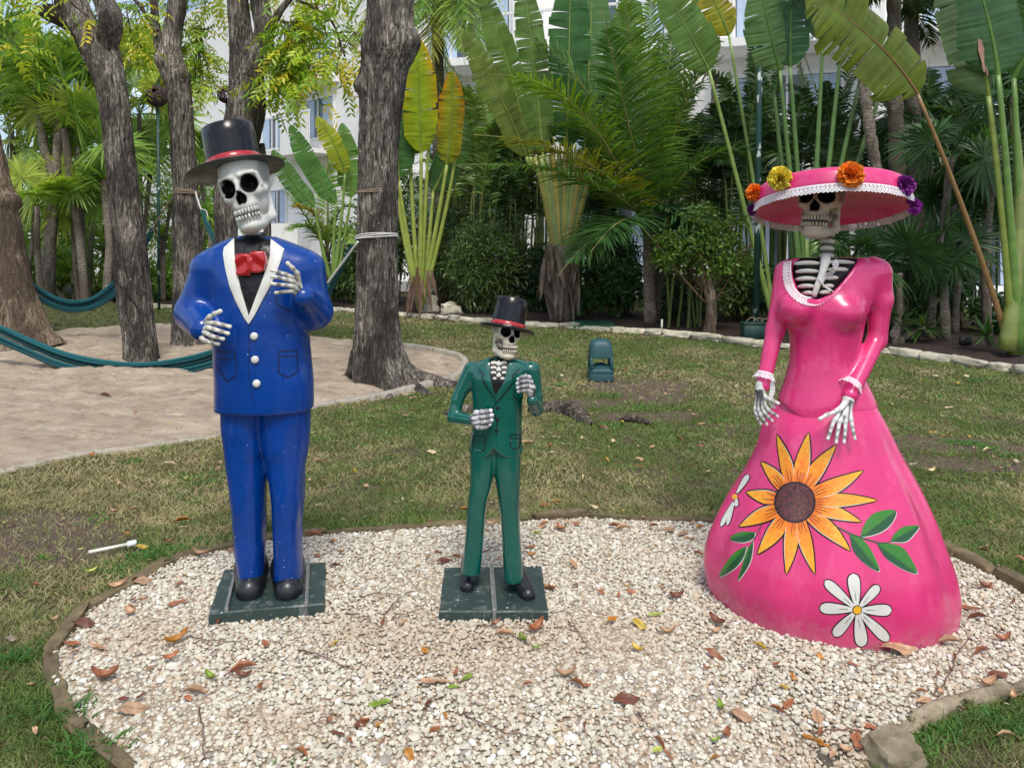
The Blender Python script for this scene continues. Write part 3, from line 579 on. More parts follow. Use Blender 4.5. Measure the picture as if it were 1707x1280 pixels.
# left wing: facade runs away to the left
pa = (-4.95, 25, 0); pb = (-4.95+.979*.3, 25-.3, 0); pl = plane_xf((-14.2, 34.45, 0), (-4.95, 25, 0)); A_, d_, n_ = pl; n_ = -n_ if n_[1] > 0 else n_; pl = (A_, d_, n_)
LU = np.linalg.norm(np.array([-4.95+14.2, 25-34.45]))
hotel = thing('hotel_building', 'white three storey hotel wing with balconies seen between the trees behind the blue statue', 'building', A_+d_*LU)
V, F = wbox(-6, LU+.4, -.3, 11.5, -6, 0, pl); ob('wall', (V, F), M_wall, hotel, smooth=False)
V, F = wbox(LU+.4, LU+2.2, -.3, 11.5, -6, -1.4, pl); ob('wall', (V, F), M_wall, hotel, smooth=False)
def wpx(x0, x1, y0, y1, panes=2): u0, z1a = onplane(x0, y0, A_, d_); u1, z1b = onplane(x1, y0, A_, d_); _, z0 = onplane((x0+x1)/2, y1, A_, d_); window(hotel, pl, u0, u1, z0, (z1a+z1b)/2, panes)
wpx(508, 557, 166, 229); wpx(438, 473, 197, 248); wpx(450, 478, 318, 372); wpx(380, 398, 200, 250); wpx(520, 556, 60, 112); wpx(330, 345, 330, 378)
def balc(x0, x1, yr, ys):
    u0, z1 = onplane(x0, yr, A_, d_); u1, _ = onplane(x1, yr, A_, d_); _, z0 = onplane((x0+x1)/2, ys, A_, d_)
    V, F = wbox(u0, u1, z0-.15, z0, 0, 1.2, pl); s_ = ob('balcony', (V, F), M_wall, hotel, smooth=False)
    g = Geo(); V, F = wbox(u0, u1, z1-.05, z1, 1.1, 1.16, pl); g.add(V, F)
    for u in np.linspace(u0+.03, u1-.03, max(3, int((u1-u0)/1.0)+1)): V, F = wbox(u-.025, u+.025, z0, z1-.05, 1.11, 1.15, pl); g.add(V, F)
    ob('railing', g, M_frame, s_, smooth=False); V, F = wbox(u0+(u1-u0)*.45, u1, z0, z1-.12, 1.17, 1.2, pl); ob('panel', (V, F), M_wall, s_, smooth=False)
balc(484, 566, 205, 256); balc(395, 462, 232, 276); balc(484, 566, 90, 140); balc(440, 500, 385, 410)
# right wing: nearly square on behind the palms
pr = plane_xf((-3.2, 21.6, 0), (12.5, 16.6, 0)); A2, d2, n2 = pr; n2 = -n2 if n2[1] > 0 else n2; pr = (A2, d2, n2)
hot2 = thing('hotel_building', 'white hotel block behind the palms on the right with railed balconies and glass doors', 'building', A2+d2*8)
V, F = wbox(0, 22, -.3, 12, -5, 0, pr); ob('wall', (V, F), M_wall, hot2, smooth=False)
V, F = wbox(0, 22, .02, .28, .0, 2.0, pr); ob('terrace', (V, F), M_wall, hot2, smooth=False)
for fl in range(3):
    zf = .28+2.85*fl
    for k in range(5):
        u0 = .9+4.1*k; window(hot2, pr, u0, u0+2.4, zf+.05, zf+2.15, 2)
        if fl:
            V, F = wbox(u0-.5, u0+2.9, zf-.2, zf, 0, 1.3, pr); s_ = ob('balcony', (V, F), M_wall, hot2, smooth=False); g = Geo(); V, F = wbox(u0-.5, u0+2.9, zf+1.0, zf+1.06, 1.2, 1.27, pr); g.add(V, F)
            for u in np.linspace(u0-.48, u0+2.88, 5): V, F = wbox(u-.02, u+.02, zf, zf+1.0, 1.21, 1.26, pr); g.add(V, F)
            ob('railing', g, M_frame, s_, smooth=False)
            V, F = wbox(u0+2.9, u0+3.15, zf-.2, zf+2.85, 0, 1.3, pr); ob('fin_wall', (V, F), M_wall, s_, smooth=False)
# distant house at the left
fh = thing('distant_house', 'far white house with sloping cream roof seen left of the hat between trunks', 'building', P(290, 300, 44)*[1, 1, 0])
x0, x1 = P(226, 0, 44)[0], P(400, 0, 44)[0]; z1 = P(0, 232, 44)[2]; z2_ = P(0, 186, 44)[2]; V, F = box(((x0+x1)/2, 48, z1/2), (x1-x0, 8, z1)); ob('wall', (V, F), M_wall, fh, smooth=False)
V = [[x0-.4, 43.4, z1-.1], [x1, 43.4, z1+.5], [x0-.4, 43.4, z1+.05], [x1, 43.4, z1+.7], [x0+.8, 49, z2_+.8], [x1, 49, z2_+1.2]]; ob('roof', (V, [[0, 1, 3, 2], [2, 3, 5, 4]]), M_wall, fh, smooth=False)
V, F = box(((x0+x1)/2+1.8, 43.2, z1+.62), (x1-x0-3.2, .5, .22)); ob('eave_tiles', (V, F), M_tile, fh, smooth=False)
xw = P(318, 0, 44)[0]; V, F = box((xw, 43.95, P(0, 262, 44)[2]), (1.5, .12, 1.2)); ob('window', (V, F), M_glass, fh, smooth=False)
gw = thing('garden_wall', 'long low white garden wall far behind the left palms', 'wall', (-16, 27, 0)); V, F = box((-16, 27, .9), (17, .2, 1.8)); ob('wall_body', (V, F), M_wall, gw, smooth=False)

# ================================================================== PLANTS
def bark(name, dark, mid, light, sx=26, zst=.16, spots=True):
    m, nt, b, o = mat0(name); f1 = noise(nt, sx, 7, .62, stretch=(1, 1, zst), dist=1.1); f2 = noise(nt, 2.6, 5, .6, stretch=(1, 1, .5)); c = ramp(nt, f1, [(.36, dark), (.5, mid), (.68, light)])
    c = mixc(nt, ramp(nt, f2, [(.45, (0, 0, 0)), (.58, (.8, .8, .8))]), c, dark)
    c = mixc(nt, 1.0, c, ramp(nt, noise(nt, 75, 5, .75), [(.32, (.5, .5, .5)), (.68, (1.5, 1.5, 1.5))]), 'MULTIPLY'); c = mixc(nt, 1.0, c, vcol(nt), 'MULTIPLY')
    if spots: c = mixc(nt, ramp(nt, noise(nt, 34, 3, .5, stretch=(1, 1, .7)), [(.68, (0, 0, 0)), (.75, (.6, .6, .6))]), c, (.5, .48, .42))
    nt.links.new(c, b.inputs['Base Color']); b.inputs['Roughness'].default_value = .9; b.inputs['Specular IOR Level'].default_value = .2; bump(nt, b, f1, 1, .03); return m
M_bark = bark('furrowed_bark', (.028, .023, .02), (.135, .115, .095), (.44, .4, .35), 40, .16)
M_bark2 = bark('brown_bark', (.07, .05, .035), (.2, .15, .105), (.36, .29, .22), 30, .2)
M_pbark = bark('palm_bark', (.1, .08, .06), (.25, .21, .17), (.42, .37, .31), 18, 2.5, False)
M_leaf = leafm('leaf', .38, .4, 6); M_leafd = leafm('dark_leaf', .22, .38, 6, .6, 1.3, .5); M_big = leafm('banana_leaf', .35, .38, 4, .75, 1.2, .45); M_stem = leafm('green_stem', .0, .4, 8, .8, 1.15, .5)
def trunk(name, parent, pts, mat, seg=40, amp=.09, furrow=9, flare=0, seed=1, knots=(), colf=None, lobes=5, step=.045):
    """pts rows: px, py, d, radius px"""
    q_ = np.array([[*P(a, b, c), r/K*c] for a, b, c, r in pts]); s_len = np.linalg.norm(np.diff(q_[:, :3], axis=0), axis=1).sum(); n = max(6, int(s_len/step)); s = spl(q_, n); p = s[:, :3]; rad = s[:, 3]; z0 = p[0][2]
    def dp(t, sl):
        u = np.cos(t); v = np.sin(t); f = fbm(np.stack([u*furrow*.6, v*furrow*.6, sl*2.2+seed], -1), 4, seed); lump = fbm(np.stack([u*1.2, v*1.2, sl*2.4+seed*3], -1), 3, seed+5)
        r = 1+amp*(1-2*np.abs(f)**.7)+.10*lump
        if flare: r = r+flare*np.exp(-sl/.3)*(.5+.4*np.cos(t*lobes+seed+.5*np.sin(3*sl)))
        return r
    V, F = tube(p, rad, seg, True, dp)
    for kx, ky, kr, kh in knots:
        c = P(kx, ky, pts[0][2]-.0); dd = np.linalg.norm((V-c)*[1, .45, 1], axis=1)/(kr/K*pts[0][2]); pc = p[np.argmin(np.abs(p[:, 2]-c[2]))]; dirv = nrm(V-pc); V = V+dirv*(np.exp(-dd**2)*kh/K*pts[0][2])[:, None]
    C = np.ones((len(V), 3)) if colf is None else colf(V)
    return ob(name, gt((V, F), C), mat, parent)
def quadb(a, b, c, n): t = np.linspace(0, 1, n)[:, None]; a, b, c = np.array(a), np.array(b), np.array(c); return (1-t)**2*a+2*t*(1-t)*b+t*t*c
def pinnate(g, p, nl, ll, w, col, droop=.35, rr=.014, fwd=.5, rs=RS, vlift=.25, rcol=(.25, .26, .08), start=.12, tipc=None):
    """feather frond along the 3D curve p"""
    m = len(p); s = np.linspace(0, 1, m); T = nrm(np.gradient(p, axis=0)); t = np.linspace(start, .99, nl); Pt = np.stack([np.interp(t, s, p[:, j]) for j in range(3)], 1); Tt = nrm(np.stack([np.interp(t, s, T[:, j]) for j in range(3)], 1))
    up = np.array([0, 0, 1.]); S = nrm(np.cross(Tt, up)+1e-3); U = nrm(np.cross(S, Tt)); env = np.sin(np.clip((t-start*.5)*1.05+.12, 0, 1)*np.pi)**.55*(1-.25*t)
    for sg in (-1, 1):
        D_ = Tt*(fwd+.5*t[:, None])+S*sg+U*(vlift+rs.normal(0, .12, nl))[:, None]+rs.normal(0, .07, (nl, 3)); cc = np.asarray(col)*(.75+.5*rs.rand(nl, 1)); ribbons(g, Pt, D_, U+.3*rs.normal(size=(nl, 3)), ll*env*rs.uniform(.85, 1.1, nl), w, droop*rs.uniform(.6, 1.5, nl), ((0, .5), (.3, 1), (.7, .7), (1, .06)), cc, tip=tipc)
    addt(g, tube(p, rr*np.linspace(1.3, .25, m), 6), rcol)
def frond3(g, a, b, c, **kw): pinnate(g, quadb(a, b, c, 18), **kw)
def fanleaf(g, c, ax, face, Rr, nseg, col, droop=.25, rs=RS, wf=1.0, spread=2.5):
    """palmate leaf: segments radiating round the axis ax in the plane facing face"""
    ax = nrm(ax); face = nrm(face-ax*np.dot(face, ax)); S = np.cross(ax, face); t = np.linspace(-spread, spread, nseg)+rs.normal(0, .03, nseg); D_ = ax*np.cos(t)[:, None]+S*np.sin(t)[:, None]+face*rs.normal(0, .06, (nseg, 1)); B = np.tile(c, (nseg, 1)); Lr = Rr*(.78+.22*np.cos(t*.6))*rs.uniform(.9, 1.06, nseg)
    ribbons(g, B, D_, np.tile(face, (nseg, 1)), Lr, Rr*.09*wf, droop*rs.uniform(.3, 1.4, nseg), ((0, .1), (.45, 1), (.75, .55), (1, .05)), np.asarray(col)*(.8+.4*rs.rand(nseg, 1)), fold=.12)
def fanpalm(label, c3, base3, Rr, nleaf, cols, seed, tr=None, name='fan_palm', up=.35, group=None, nseg=26, reach=.6):
    rs = np.random.RandomState(seed); t_ = thing(name, label, 'palm', base3, group); c3 = np.array(c3)
    if tr is not None: ob('trunk', gt(tube(spl([base3, (np.array(base3)+c3)/2+[rs.normal(0, .08), 0, 0], c3], 16), [tr*(1.1-.02*k) for k in range(16)], 12, True, lambda t, s: 1+.1*np.sin(s*60)+.08*vn(xyz(np.cos(t)*2, np.sin(t)*2, s*9), seed))), M_pbark, t_)
    for k in range(nleaf):
        an = k*2.4+rs.uniform(-.4, .4); el = rs.uniform(-.35, 1.1); d = np.array([math.cos(an)*math.cos(el), math.sin(an)*math.cos(el)*.8, math.sin(el)+up*.3]); e = c3+d*Rr*reach*rs.uniform(.7, 1.2); g = Geo()
        addt(g, tube(quadb(c3, c3+d*Rr*.35+[0, 0, .08], e, 6), .011, 5), np.array(cols[0])*.8); fa = nrm(np.array([0, -.75, .5])+rs.normal(0, .55, 3)); fanleaf(g, e, d+[0, 0, -.12], fa, Rr*rs.uniform(.45, .75), nseg+6, np.array(cols[k % len(cols)]), .28, rs); ob('leaf', g, M_leaf, t_, smooth=False)
    return t_
def rosette(g, c, Rr, n, col, rs, w=.035, low=-.2, droop=.25):
    an = rs.uniform(0, 6.283, n); el = np.arcsin(rs.uniform(low, 1, n)); D_ = np.stack([np.cos(an)*np.cos(el), np.sin(an)*np.cos(el), np.sin(el)], 1); ribbons(g, np.tile(c, (n, 1))-[0, 0, 0], D_, np.stack([-D_[:, 0]*D_[:, 2], -D_[:, 1]*D_[:, 2], 1.05-D_[:, 2]**2], 1), Rr*rs.uniform(.75, 1.1, n), w, droop, ((0, .6), (.35, 1), (1, .05)), np.asarray(col)*(.65+.7*rs.rand(n, 1)), fold=.15)
def yucca(label, base, heads, Rr, n, col, seed, group=None):
    rs = np.random.RandomState(seed); t_ = thing('yucca', label, 'yucca', base, group)
    for h in heads:
        h = np.array(h); ob('stem', gt(tube(spl([base, (np.array(base)+h)/2+[rs.normal(0, .12), 0, 0], h], 10), .045, 8, True, lambda t, s: 1+.12*np.sin(s*45))), M_pbark, t_); g = Geo(); rosette(g, h, Rr, n, col, rs, .045); ob('leaf_rosette', g, M_leaf, t_, smooth=False)
def bigleaf(parent, base, a, b, bend, wid, col, edge=None, seed=1, rp=.03, tears=.25, face=(0, -1, .15), petiole=True, droopy=.22, pcol=(.16, .26, .05), shape=.0, name='leaf', asym=1.0, label=None):
    """banana / traveller's palm leaf: petiole base->a, blade along a->b with split margins. points (px,py,d)"""
    rs = np.random.RandomState(seed); p0, p1, p2 = P(*base), P(*a), P(*b)
    if petiole:
        mid = (p0+p1)/2+np.array([bend*.4, 0, .0]); ob('petiole', gt(tube(quadb(p0, mid, p1, 14), np.linspace(rp, rp*.5, 14), 10, flat=.75), np.array(pcol)), M_stem, parent)
    n = 46; c = quadb(p1, (p1+p2)/2+np.array([bend, 0, abs(bend)*.25]), p2, n+1); T = nrm(np.gradient(c, axis=0)); fc = nrm(np.array(face, float)); S = nrm(np.cross(T, fc)); Nn = np.cross(S, T); u = np.linspace(0, 1, n+1); prof = (np.clip(u*7, 0, 1)**.6)*(np.clip((1-u)*3.2, 0, 1)**.55)*(1-.15*np.abs(u-.45)); g = Geo(); rl = 5
    addt(g, tube(c-Nn*.004, np.linspace(rp*.5, .004, n+1), 7), np.array(pcol)*1.2)
    hz = rs.normal(0, .0022, n+2)
    for sg in (-1, 1):
        gid = 0; dr = rs.uniform(.05, .35); sl = .15; wsc = 1.0; wd = wid*(asym if sg > 0 else 1)
        for k in range(n):
            if rs.rand() < tears*(.5+.6*u[k]): dr = rs.uniform(0, .55)*droopy*2.4; sl = rs.uniform(.05, .3); gap = .35; wsc = rs.uniform(.88, 1.04)
            else: gap = 0
            pts = []; js = np.linspace(0, 1, rl)
            for e, ki in ((0, k), (1, k+1)):
                w_ = wd*prof[ki]*wsc; row = []
                for j in js:
                    shrink = (gap*j*.5 if e == 0 else 0); cc_ = c[ki]*(1-shrink)+c[min(ki+(1 if e == 0 else 0), n)]*shrink
                    row.append(cc_+S[ki]*sg*w_*j+T[ki]*w_*(sl*j*j+.12*j)+Nn[ki]*(.12*w_*j-dr*w_*j*j*1.2+(hz[k+e])*(1 if j > 0 else 0))-np.array([0, 0, 1])*droopy*w_*j*j)
                pts.append(row)
            V = np.array(pts[0]+pts[1]); i = np.arange(rl-1); F = np.stack([i, i+1, rl+i+1, rl+i], 1)
            if sg < 0: F = F[:, ::-1]
            cb = np.array(col)*rs.uniform(.88, 1.12); C = np.tile(cb, (2*rl, 1))
            if edge is not None: q_ = np.tile(js**2.2, 2)[:, None]*np.clip(u[k]*1.3, .25, 1); C = C*(1-q_)+np.array(edge)*q_*rs.uniform(.7, 1.1)
            g.add(V, F, C)
    return ob(name, g, M_big, parent, smooth=False, label=label)
def leafcloud(g, c, r, n, L_, W_, col, rs, shell=.5, droop=.2, upb=.2):
    d = nrm(rs.normal(size=(n, 3))); k = (shell+(1-shell)*rs.rand(n)**.6)*(1+.35*fbm(d*2.3+rs.uniform(0, 9), 2, 3)); p = np.array(c)+d*np.array(r)*k[:, None]; cl = fbm(p*1.9, 3, 8); ok = cl > -.28; p, d = p[ok], d[ok]; n = len(p)
    if n == 0: return
    D_ = d*.6+rs.normal(0, .6, (n, 3))+[0, 0, upb]; cc = np.asarray(col)*(.55+.9*rs.rand(n, 1))*(1+.5*cl[ok][:, None]); ribbons(g, p, D_, rs.normal(size=(n, 3))+[0, -.6, .8], L_*rs.uniform(.6, 1.2, n), W_, droop, ((0, .15), (.4, 1), (.8, .6), (1, .05)), cc)
def shrub(label, px, d, top, rx, n, Ls, Ws, col, seed, name='shrub', cat='shrub', ry=None, bot=0.0, stems=7, mat=None, parts=1, group=None, shell=.35, upb=.2):
    rs = np.random.RandomState(seed); x = (px-CX)/K*d; zt = EYE-(top-CY)/K*d; hx = rx/K*d; base = (x, d, 0); t_ = thing(name, label, cat, base, group); cz = (zt+bot)/2; g = Geo()
    for k in range(4): o_ = rs.normal(0, .28, 3)*[hx, hx*.5, (zt-bot)*.35]; leafcloud(g, np.array([x, d, cz])+o_, (hx*.8, (ry or hx*.7), (zt-bot)*.38), n//4, Ls, Ws, col, rs, shell, upb=upb)
    ob('foliage', g, mat or M_leafd, t_, smooth=False); g = Geo()
    for k in range(stems): a = rs.uniform(0, 6.28); e = np.array([x+math.cos(a)*hx*.6, d+math.sin(a)*hx*.4, cz+rs.uniform(0, .5)*(zt-bot)*.6]); addt(g, tube(quadb([x+rs.normal(0, .08), d+rs.normal(0, .08), 0], [x+math.cos(a)*hx*.25, d, cz*.7], e, 8), np.linspace(.022, .006, 8), 5), (.6, .5, .4))
    ob('stems', g, M_bark2, t_); return t_
# ---- shade trees of the hammock garden
def compound(g, B, D_, Ln, pairs, ll, lw, cols, rs, droop=.45):
    """pinnate leaves with separate leaflets, B,D_ (n,3)"""
    n = len(B); D_ = nrm(D_); t = np.linspace(.18, 1, pairs); S = nrm(np.cross(D_, rs.normal(0, .5, (n, 3))+[0, 0, 1]))
    for j, tt in enumerate(t):
        pt = B+D_*(Ln*tt)[:, None]-np.array([0, 0, 1])*(droop*Ln*tt*tt)[:, None]; tg = nrm(D_-np.array([0, 0, 2*droop*tt]))
        for sg in (-1, 1):
            dd = tg*.55+S*sg+rs.normal(0, .15, (n, 3))-[0, 0, .25]; ribbons(g, pt, dd, np.cross(dd, tg)+rs.normal(0, .3, (n, 3)), ll*rs.uniform(.8, 1.15, n), lw, .15, ((0, .2), (.45, 1), (1, .08)), cols*(.85+.3*rs.rand(n, 1)))
YG, GR, YE, DG = np.array([.44, .55, .05]), np.array([.2, .36, .03]), np.array([.62, .52, .04]), np.array([.04, .11, .015])
def crown(parent, spots, seed, dens=1.0, ylw=.15, ll=.085, lw=.03):
    rs = np.random.RandomState(seed); g = Geo(); tw = Geo()
    for px, py, d, rx, ry, n in spots:
        n = int(n*dens); c = P(px, py, d); B = c+rs.normal(0, .45, (n, 3))*[rx/K*d, rx/K*d*.8, ry/K*d]; an = rs.uniform(0, 6.28, n); D_ = np.stack([np.cos(an), np.sin(an), rs.uniform(-.9, .35, n)], 1); u = rs.rand(n); col = np.where(u[:, None] < ylw, YE, np.where(u[:, None] < .6, YG, GR))
        compound(g, B, D_, rs.uniform(.28, .42, n), 7, ll, lw, col, rs)
        for k in range(0, n, 4): addt(tw, tube(quadb(B[k], (B[k]+c)/2+[0, 0, .1], c+[rs.normal(0, .1), 0, ry/K*d*.6], 5), .005, 4), (.5, .42, .3))
    ob('crown', g, M_leaf, parent, smooth=False)
    if not tw.empty(): ob('twigs', tw, M_bark2, parent)
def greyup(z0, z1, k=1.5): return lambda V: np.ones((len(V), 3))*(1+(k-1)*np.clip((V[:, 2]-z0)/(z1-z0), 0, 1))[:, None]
tE = thing('shade_tree', 'thickest tree trunk with flared roots and white rope, right behind the blue statue', 'tree', G(640, 640))
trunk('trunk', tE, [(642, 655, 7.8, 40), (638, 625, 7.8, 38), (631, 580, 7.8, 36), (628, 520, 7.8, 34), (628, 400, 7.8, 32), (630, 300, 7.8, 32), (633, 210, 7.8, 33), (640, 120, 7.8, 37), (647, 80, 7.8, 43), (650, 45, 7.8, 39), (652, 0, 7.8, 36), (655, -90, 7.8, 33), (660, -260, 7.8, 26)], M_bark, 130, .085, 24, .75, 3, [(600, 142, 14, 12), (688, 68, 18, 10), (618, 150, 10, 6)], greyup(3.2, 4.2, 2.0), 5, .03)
for k, (pts, r0) in enumerate((([(640, 590), (672, 618), (718, 638), (792, 645)], .15), ([(636, 590), (664, 640), (714, 655)], .15), ([(622, 580), (600, 622), (556, 633)], .15), ([(628, 628), (640, 652), (650, 664)], .12), ([(600, 612), (586, 620), (575, 622)], .1))):
    w0 = []; 
    for j, (a, b) in enumerate(pts): gg_ = (G(a, max(b, 618)) if not (j == 1 and len(pts) > 2) else G(a, 634)*[1, 1, 1]+[0, 0, .03]) if j else P(a, b, 7.8); w0.append([*(gg_+[0, 0, .16*(1-j/(len(pts)-1))-.04]), r0*(1-.72*j/(len(pts)-1))])
    s = spl(w0, 26); ob('root', gt(tube(s[:, :3], s[:, 3], 22, True, lambda t, sl, k=k: 1+.16*fbm(np.stack([np.cos(t)*4, np.sin(t)*4, sl*5+k*9], -1), 4, k))), M_bark, tE)
crown(tE, [(565, 90, 8.2, 35, 60, 34), (640, -120, 8, 160, 60, 50)], 31, ylw=.35)
tB = thing('shade_tree', 'leaning forked tree trunk rising from the sand left of the blue statue', 'tree', G(234, 606))
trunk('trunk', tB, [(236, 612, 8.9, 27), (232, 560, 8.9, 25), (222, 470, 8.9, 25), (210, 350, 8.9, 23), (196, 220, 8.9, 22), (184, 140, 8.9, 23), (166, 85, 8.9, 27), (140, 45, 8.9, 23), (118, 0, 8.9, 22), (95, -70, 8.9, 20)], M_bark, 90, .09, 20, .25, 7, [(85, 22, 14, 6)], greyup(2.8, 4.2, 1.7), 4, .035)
trunk('branch', tB, [(166, 100, 8.9, 18), (180, 64, 8.85, 18), (184, 34, 8.8, 17), (174, 5, 8.85, 15), (156, -30, 8.9, 14), (140, -120, 8.9, 13)], M_bark, 40, .14, 8, 0, 9, [(192, 28, 14, 5)])
trunk('branch', tB, [(125, 45, 8.9, 12), (98, 30, 8.8, 12), (80, 20, 8.75, 13), (70, 12, 8.7, 8)], M_bark, 24, .2, 8, 0, 12)
crown(tB, [(85, 15, 8.7, 70, 40, 26), (215, 45, 9.4, 28, 70, 40), (60, -60, 9, 150, 55, 50), (20, 70, 9, 50, 25, 10)], 32, ylw=.15)
tC = thing('shade_tree', 'upright grey tree with rope collar directly left of the black hat', 'tree', G(316, 576))
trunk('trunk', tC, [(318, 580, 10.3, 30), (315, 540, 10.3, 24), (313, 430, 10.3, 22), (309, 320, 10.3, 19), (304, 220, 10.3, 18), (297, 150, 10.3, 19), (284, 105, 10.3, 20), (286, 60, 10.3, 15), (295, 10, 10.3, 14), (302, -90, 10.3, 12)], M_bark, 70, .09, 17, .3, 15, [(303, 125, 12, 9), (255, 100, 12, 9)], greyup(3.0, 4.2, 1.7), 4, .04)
trunk('branch', tC, [(268, 100, 10.3, 9), (262, 60, 10.3, 7), (258, 20, 10.3, 6), (255, -60, 10.3, 5)], M_bark, 18, .1, 5, 0, 4)
trunk('branch', tC, [(262, 55, 10.2, 4), (240, 20, 10.1, 3.5), (222, -5, 10, 3), (200, -40, 10, 3)], M_bark, 12, .1, 5, 0, 4)
crown(tC, [(335, 95, 10.6, 30, 80, 80), (240, 80, 10.8, 16, 50, 16), (330, -10, 10.6, 90, 35, 60)], 33, ylw=.08, ll=.095)
tD = thing('shade_tree', 'dark forked tree trunk rising directly behind the black top hat', 'tree', G(380, 590))
trunk('trunk', tD, [(380, 596, 9.5, 22), (377, 540, 9.5, 18), (376, 420, 9.5, 17), (380, 320, 9.5, 20), (400, 240, 9.5, 28), (410, 180, 9.5, 29), (410, 120, 9.5, 25), (402, 60, 9.5, 18), (396, 0, 9.5, 16), (392, -90, 9.5, 14)], M_bark, 80, .09, 18, .3, 21, (), None, 4, .035)
trunk('branch', tD, [(415, 130, 9.45, 20), (432, 95, 9.45, 20), (440, 50, 9.45, 15), (432, 0, 9.45, 14), (425, -90, 9.45, 12)], M_bark, 36, .14, 8, 0, 22, [(452, 42, 8, 6)])
trunk('branch', tD, [(446, 590, 9.9, 6), (446, 470, 9.9, 6), (444, 330, 9.9, 6), (434, 240, 9.7, 7)], M_bark, 16, .1, 5, 0, 23)
trunk('branch', tD, [(452, 45, 9.4, 7), (470, 15, 9.4, 5.5), (495, -15, 9.4, 4.5), (520, -60, 9.4, 4)], M_bark, 14, .1, 5, 0, 24)
trunk('branch', tD, [(495, 0, 9.6, 3), (530, 18, 9.6, 2.5), (555, 40, 9.6, 2), (575, 95, 9.6, 1.5)], M_bark2, 8, .1, 3, 0, 24)
crown(tD, [(490, 80, 9.3, 42, 75, 120), (475, 130, 9.2, 35, 30, 30), (540, 30, 9.6, 60, 35, 26), (520, -30, 9.6, 110, 35, 50)], 34, ylw=.12, ll=.1, lw=.034)
tA = thing('shade_tree', 'leaning brown tree trunk cut by the left edge of the picture', 'tree', G(42, 582))
trunk('trunk', tA, [(46, 588, 10.0, 40), (36, 550, 10.0, 34), (18, 460, 10.0, 29), (2, 370, 10.0, 26), (-12, 300, 10.0, 24), (-40, 180, 10, 22), (-70, 40, 10, 20)], M_bark2, 56, .1, 10, .5, 27, [(12, 335, 12, 14)], None, 5, .035)
crown(tA, [(-60, -20, 9.6, 70, 50, 30)], 36, ylw=.2)
# ---- left garden: fan palms, yuccas, screw of trunks
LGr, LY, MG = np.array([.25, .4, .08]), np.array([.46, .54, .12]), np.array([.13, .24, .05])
def gb(px, d): return ((px-CX)/K*d, d, 0)
fanpalm('tall fan palm with twin pale trunks left of the forked tree', P(100, 150, 15), gb(70, 15), 1.5, 13, [MG, LGr], 41, .055)
fanpalm('fan palm with one crown high behind the leaning far left trunk', P(32, 120, 17), gb(20, 17), 1.5, 11, [MG, LGr], 42, .055)
fanpalm('broad bright yellow green fan palm just left of the forked tree', P(128, 245, 14.5), gb(142, 14.5), 1.25, 12, [LGr, LY, LGr], 43, .055)
fanpalm('low fan palm with yellowing leaf behind the near hammock end', P(62, 345, 14), gb(75, 14), 1.05, 9, [LGr, LY], 44, .055)
fanpalm('fan palm crown showing between forked tree and rope-collared tree', P(232, 190, 17), gb(236, 17), 1.6, 12, [LGr, MG, LY], 45, .055)
fanpalm('fan palm with drooping leaves behind the forked tree trunk', P(196, 120, 15.5), gb(182, 15.5), 1.3, 12, [LY, LGr], 46, .055)
for k, (cx_, cy_, d, R_, n_, lb) in enumerate(((180, 250, 17.5, 1.2, 11, 'pale fan palm half hidden by the forked trunk'), (75, 225, 15.5, 1.0, 11, 'small bright fan palm between the two slim trunks'), (20, 215, 15, 1.1, 10, 'fan palm against the left picture edge above the yuccas'), (285, 240, 18, 1.1, 10, 'pale fan palm left of the top hat brim'), (122, 330, 14.5, .95, 11, 'sunlit low fan palm with wide pale leaves above the back hammock'))):
    fanpalm(lb, P(cx_, cy_, d), gb(cx_+12, d), R_, n_, [LGr, LY, LGr*.9], 240+k, .05)
for k, (px, hs, R_, c, lb) in enumerate(((250, [(250, 292), (228, 330)], .75, LGr, 'spiky yucca with bright head between forked tree and green pole'), (40, [(35, 300), (62, 280), (18, 360)], .8, LGr, 'many-headed yucca at the far left behind the leaning trunk'), (150, [(150, 335), (165, 300)], .8, LGr*1.1, 'tall yucca rosettes just left of the forked trunk'), (205, [(205, 400), (175, 420)], .6, MG*1.3, 'dark low yucca behind the foot of the forked tree'), (118, [(118, 450), (90, 430)], .55, LGr, 'small yucca above the back hammock'), (275, [(285, 340), (268, 395)], .7, LGr, 'yucca left of the rope-collared tree'), (340, [(335, 300), (345, 360)], .65, MG*1.5, 'yucca right of the rope-collared tree'), (5, [(0, 440), (15, 410)], .6, MG*1.4, 'shaded yucca at the left picture edge'))):
    yucca(lb, gb(px, 15.5+.4*(k % 3)), [P(a, b, 15.5+.4*(k % 3)) for a, b in hs], R_, 75, c, 60+k)
for k, (pts, r, lb) in enumerate((([(68, 490), (80, 400), (95, 260), (104, 140)], 7, 'slim brown trunk crossing a paler one in the left garden'), ([(76, 480), (92, 330), (72, 240), (66, 170)], 6.5, 'slim pale leaning trunk in the left garden'), ([(142, 500), (132, 400), (118, 300), (108, 215)], 6, 'thin bare trunk left of the forked tree'), ([(178, 480), (182, 400), (172, 300)], 6, 'thin bare trunk close behind the forked tree'))):
    t_ = thing('palm_trunk', lb, 'trunk', gb(pts[0][0], 14.3)); trunk('trunk', t_, [(a, b, 14.3, r) for a, b in [(pts[0][0], 535)]+pts], M_pbark, 16, .08, 5, .2, 50+k)
    g = Geo(); rs = np.random.RandomState(k); rosette(g, P(*pts[-1], 14.3), 1.0, 60, MG*1.2, rs, .05); ob('leaf_rosette', g, M_leaf, t_, smooth=False)
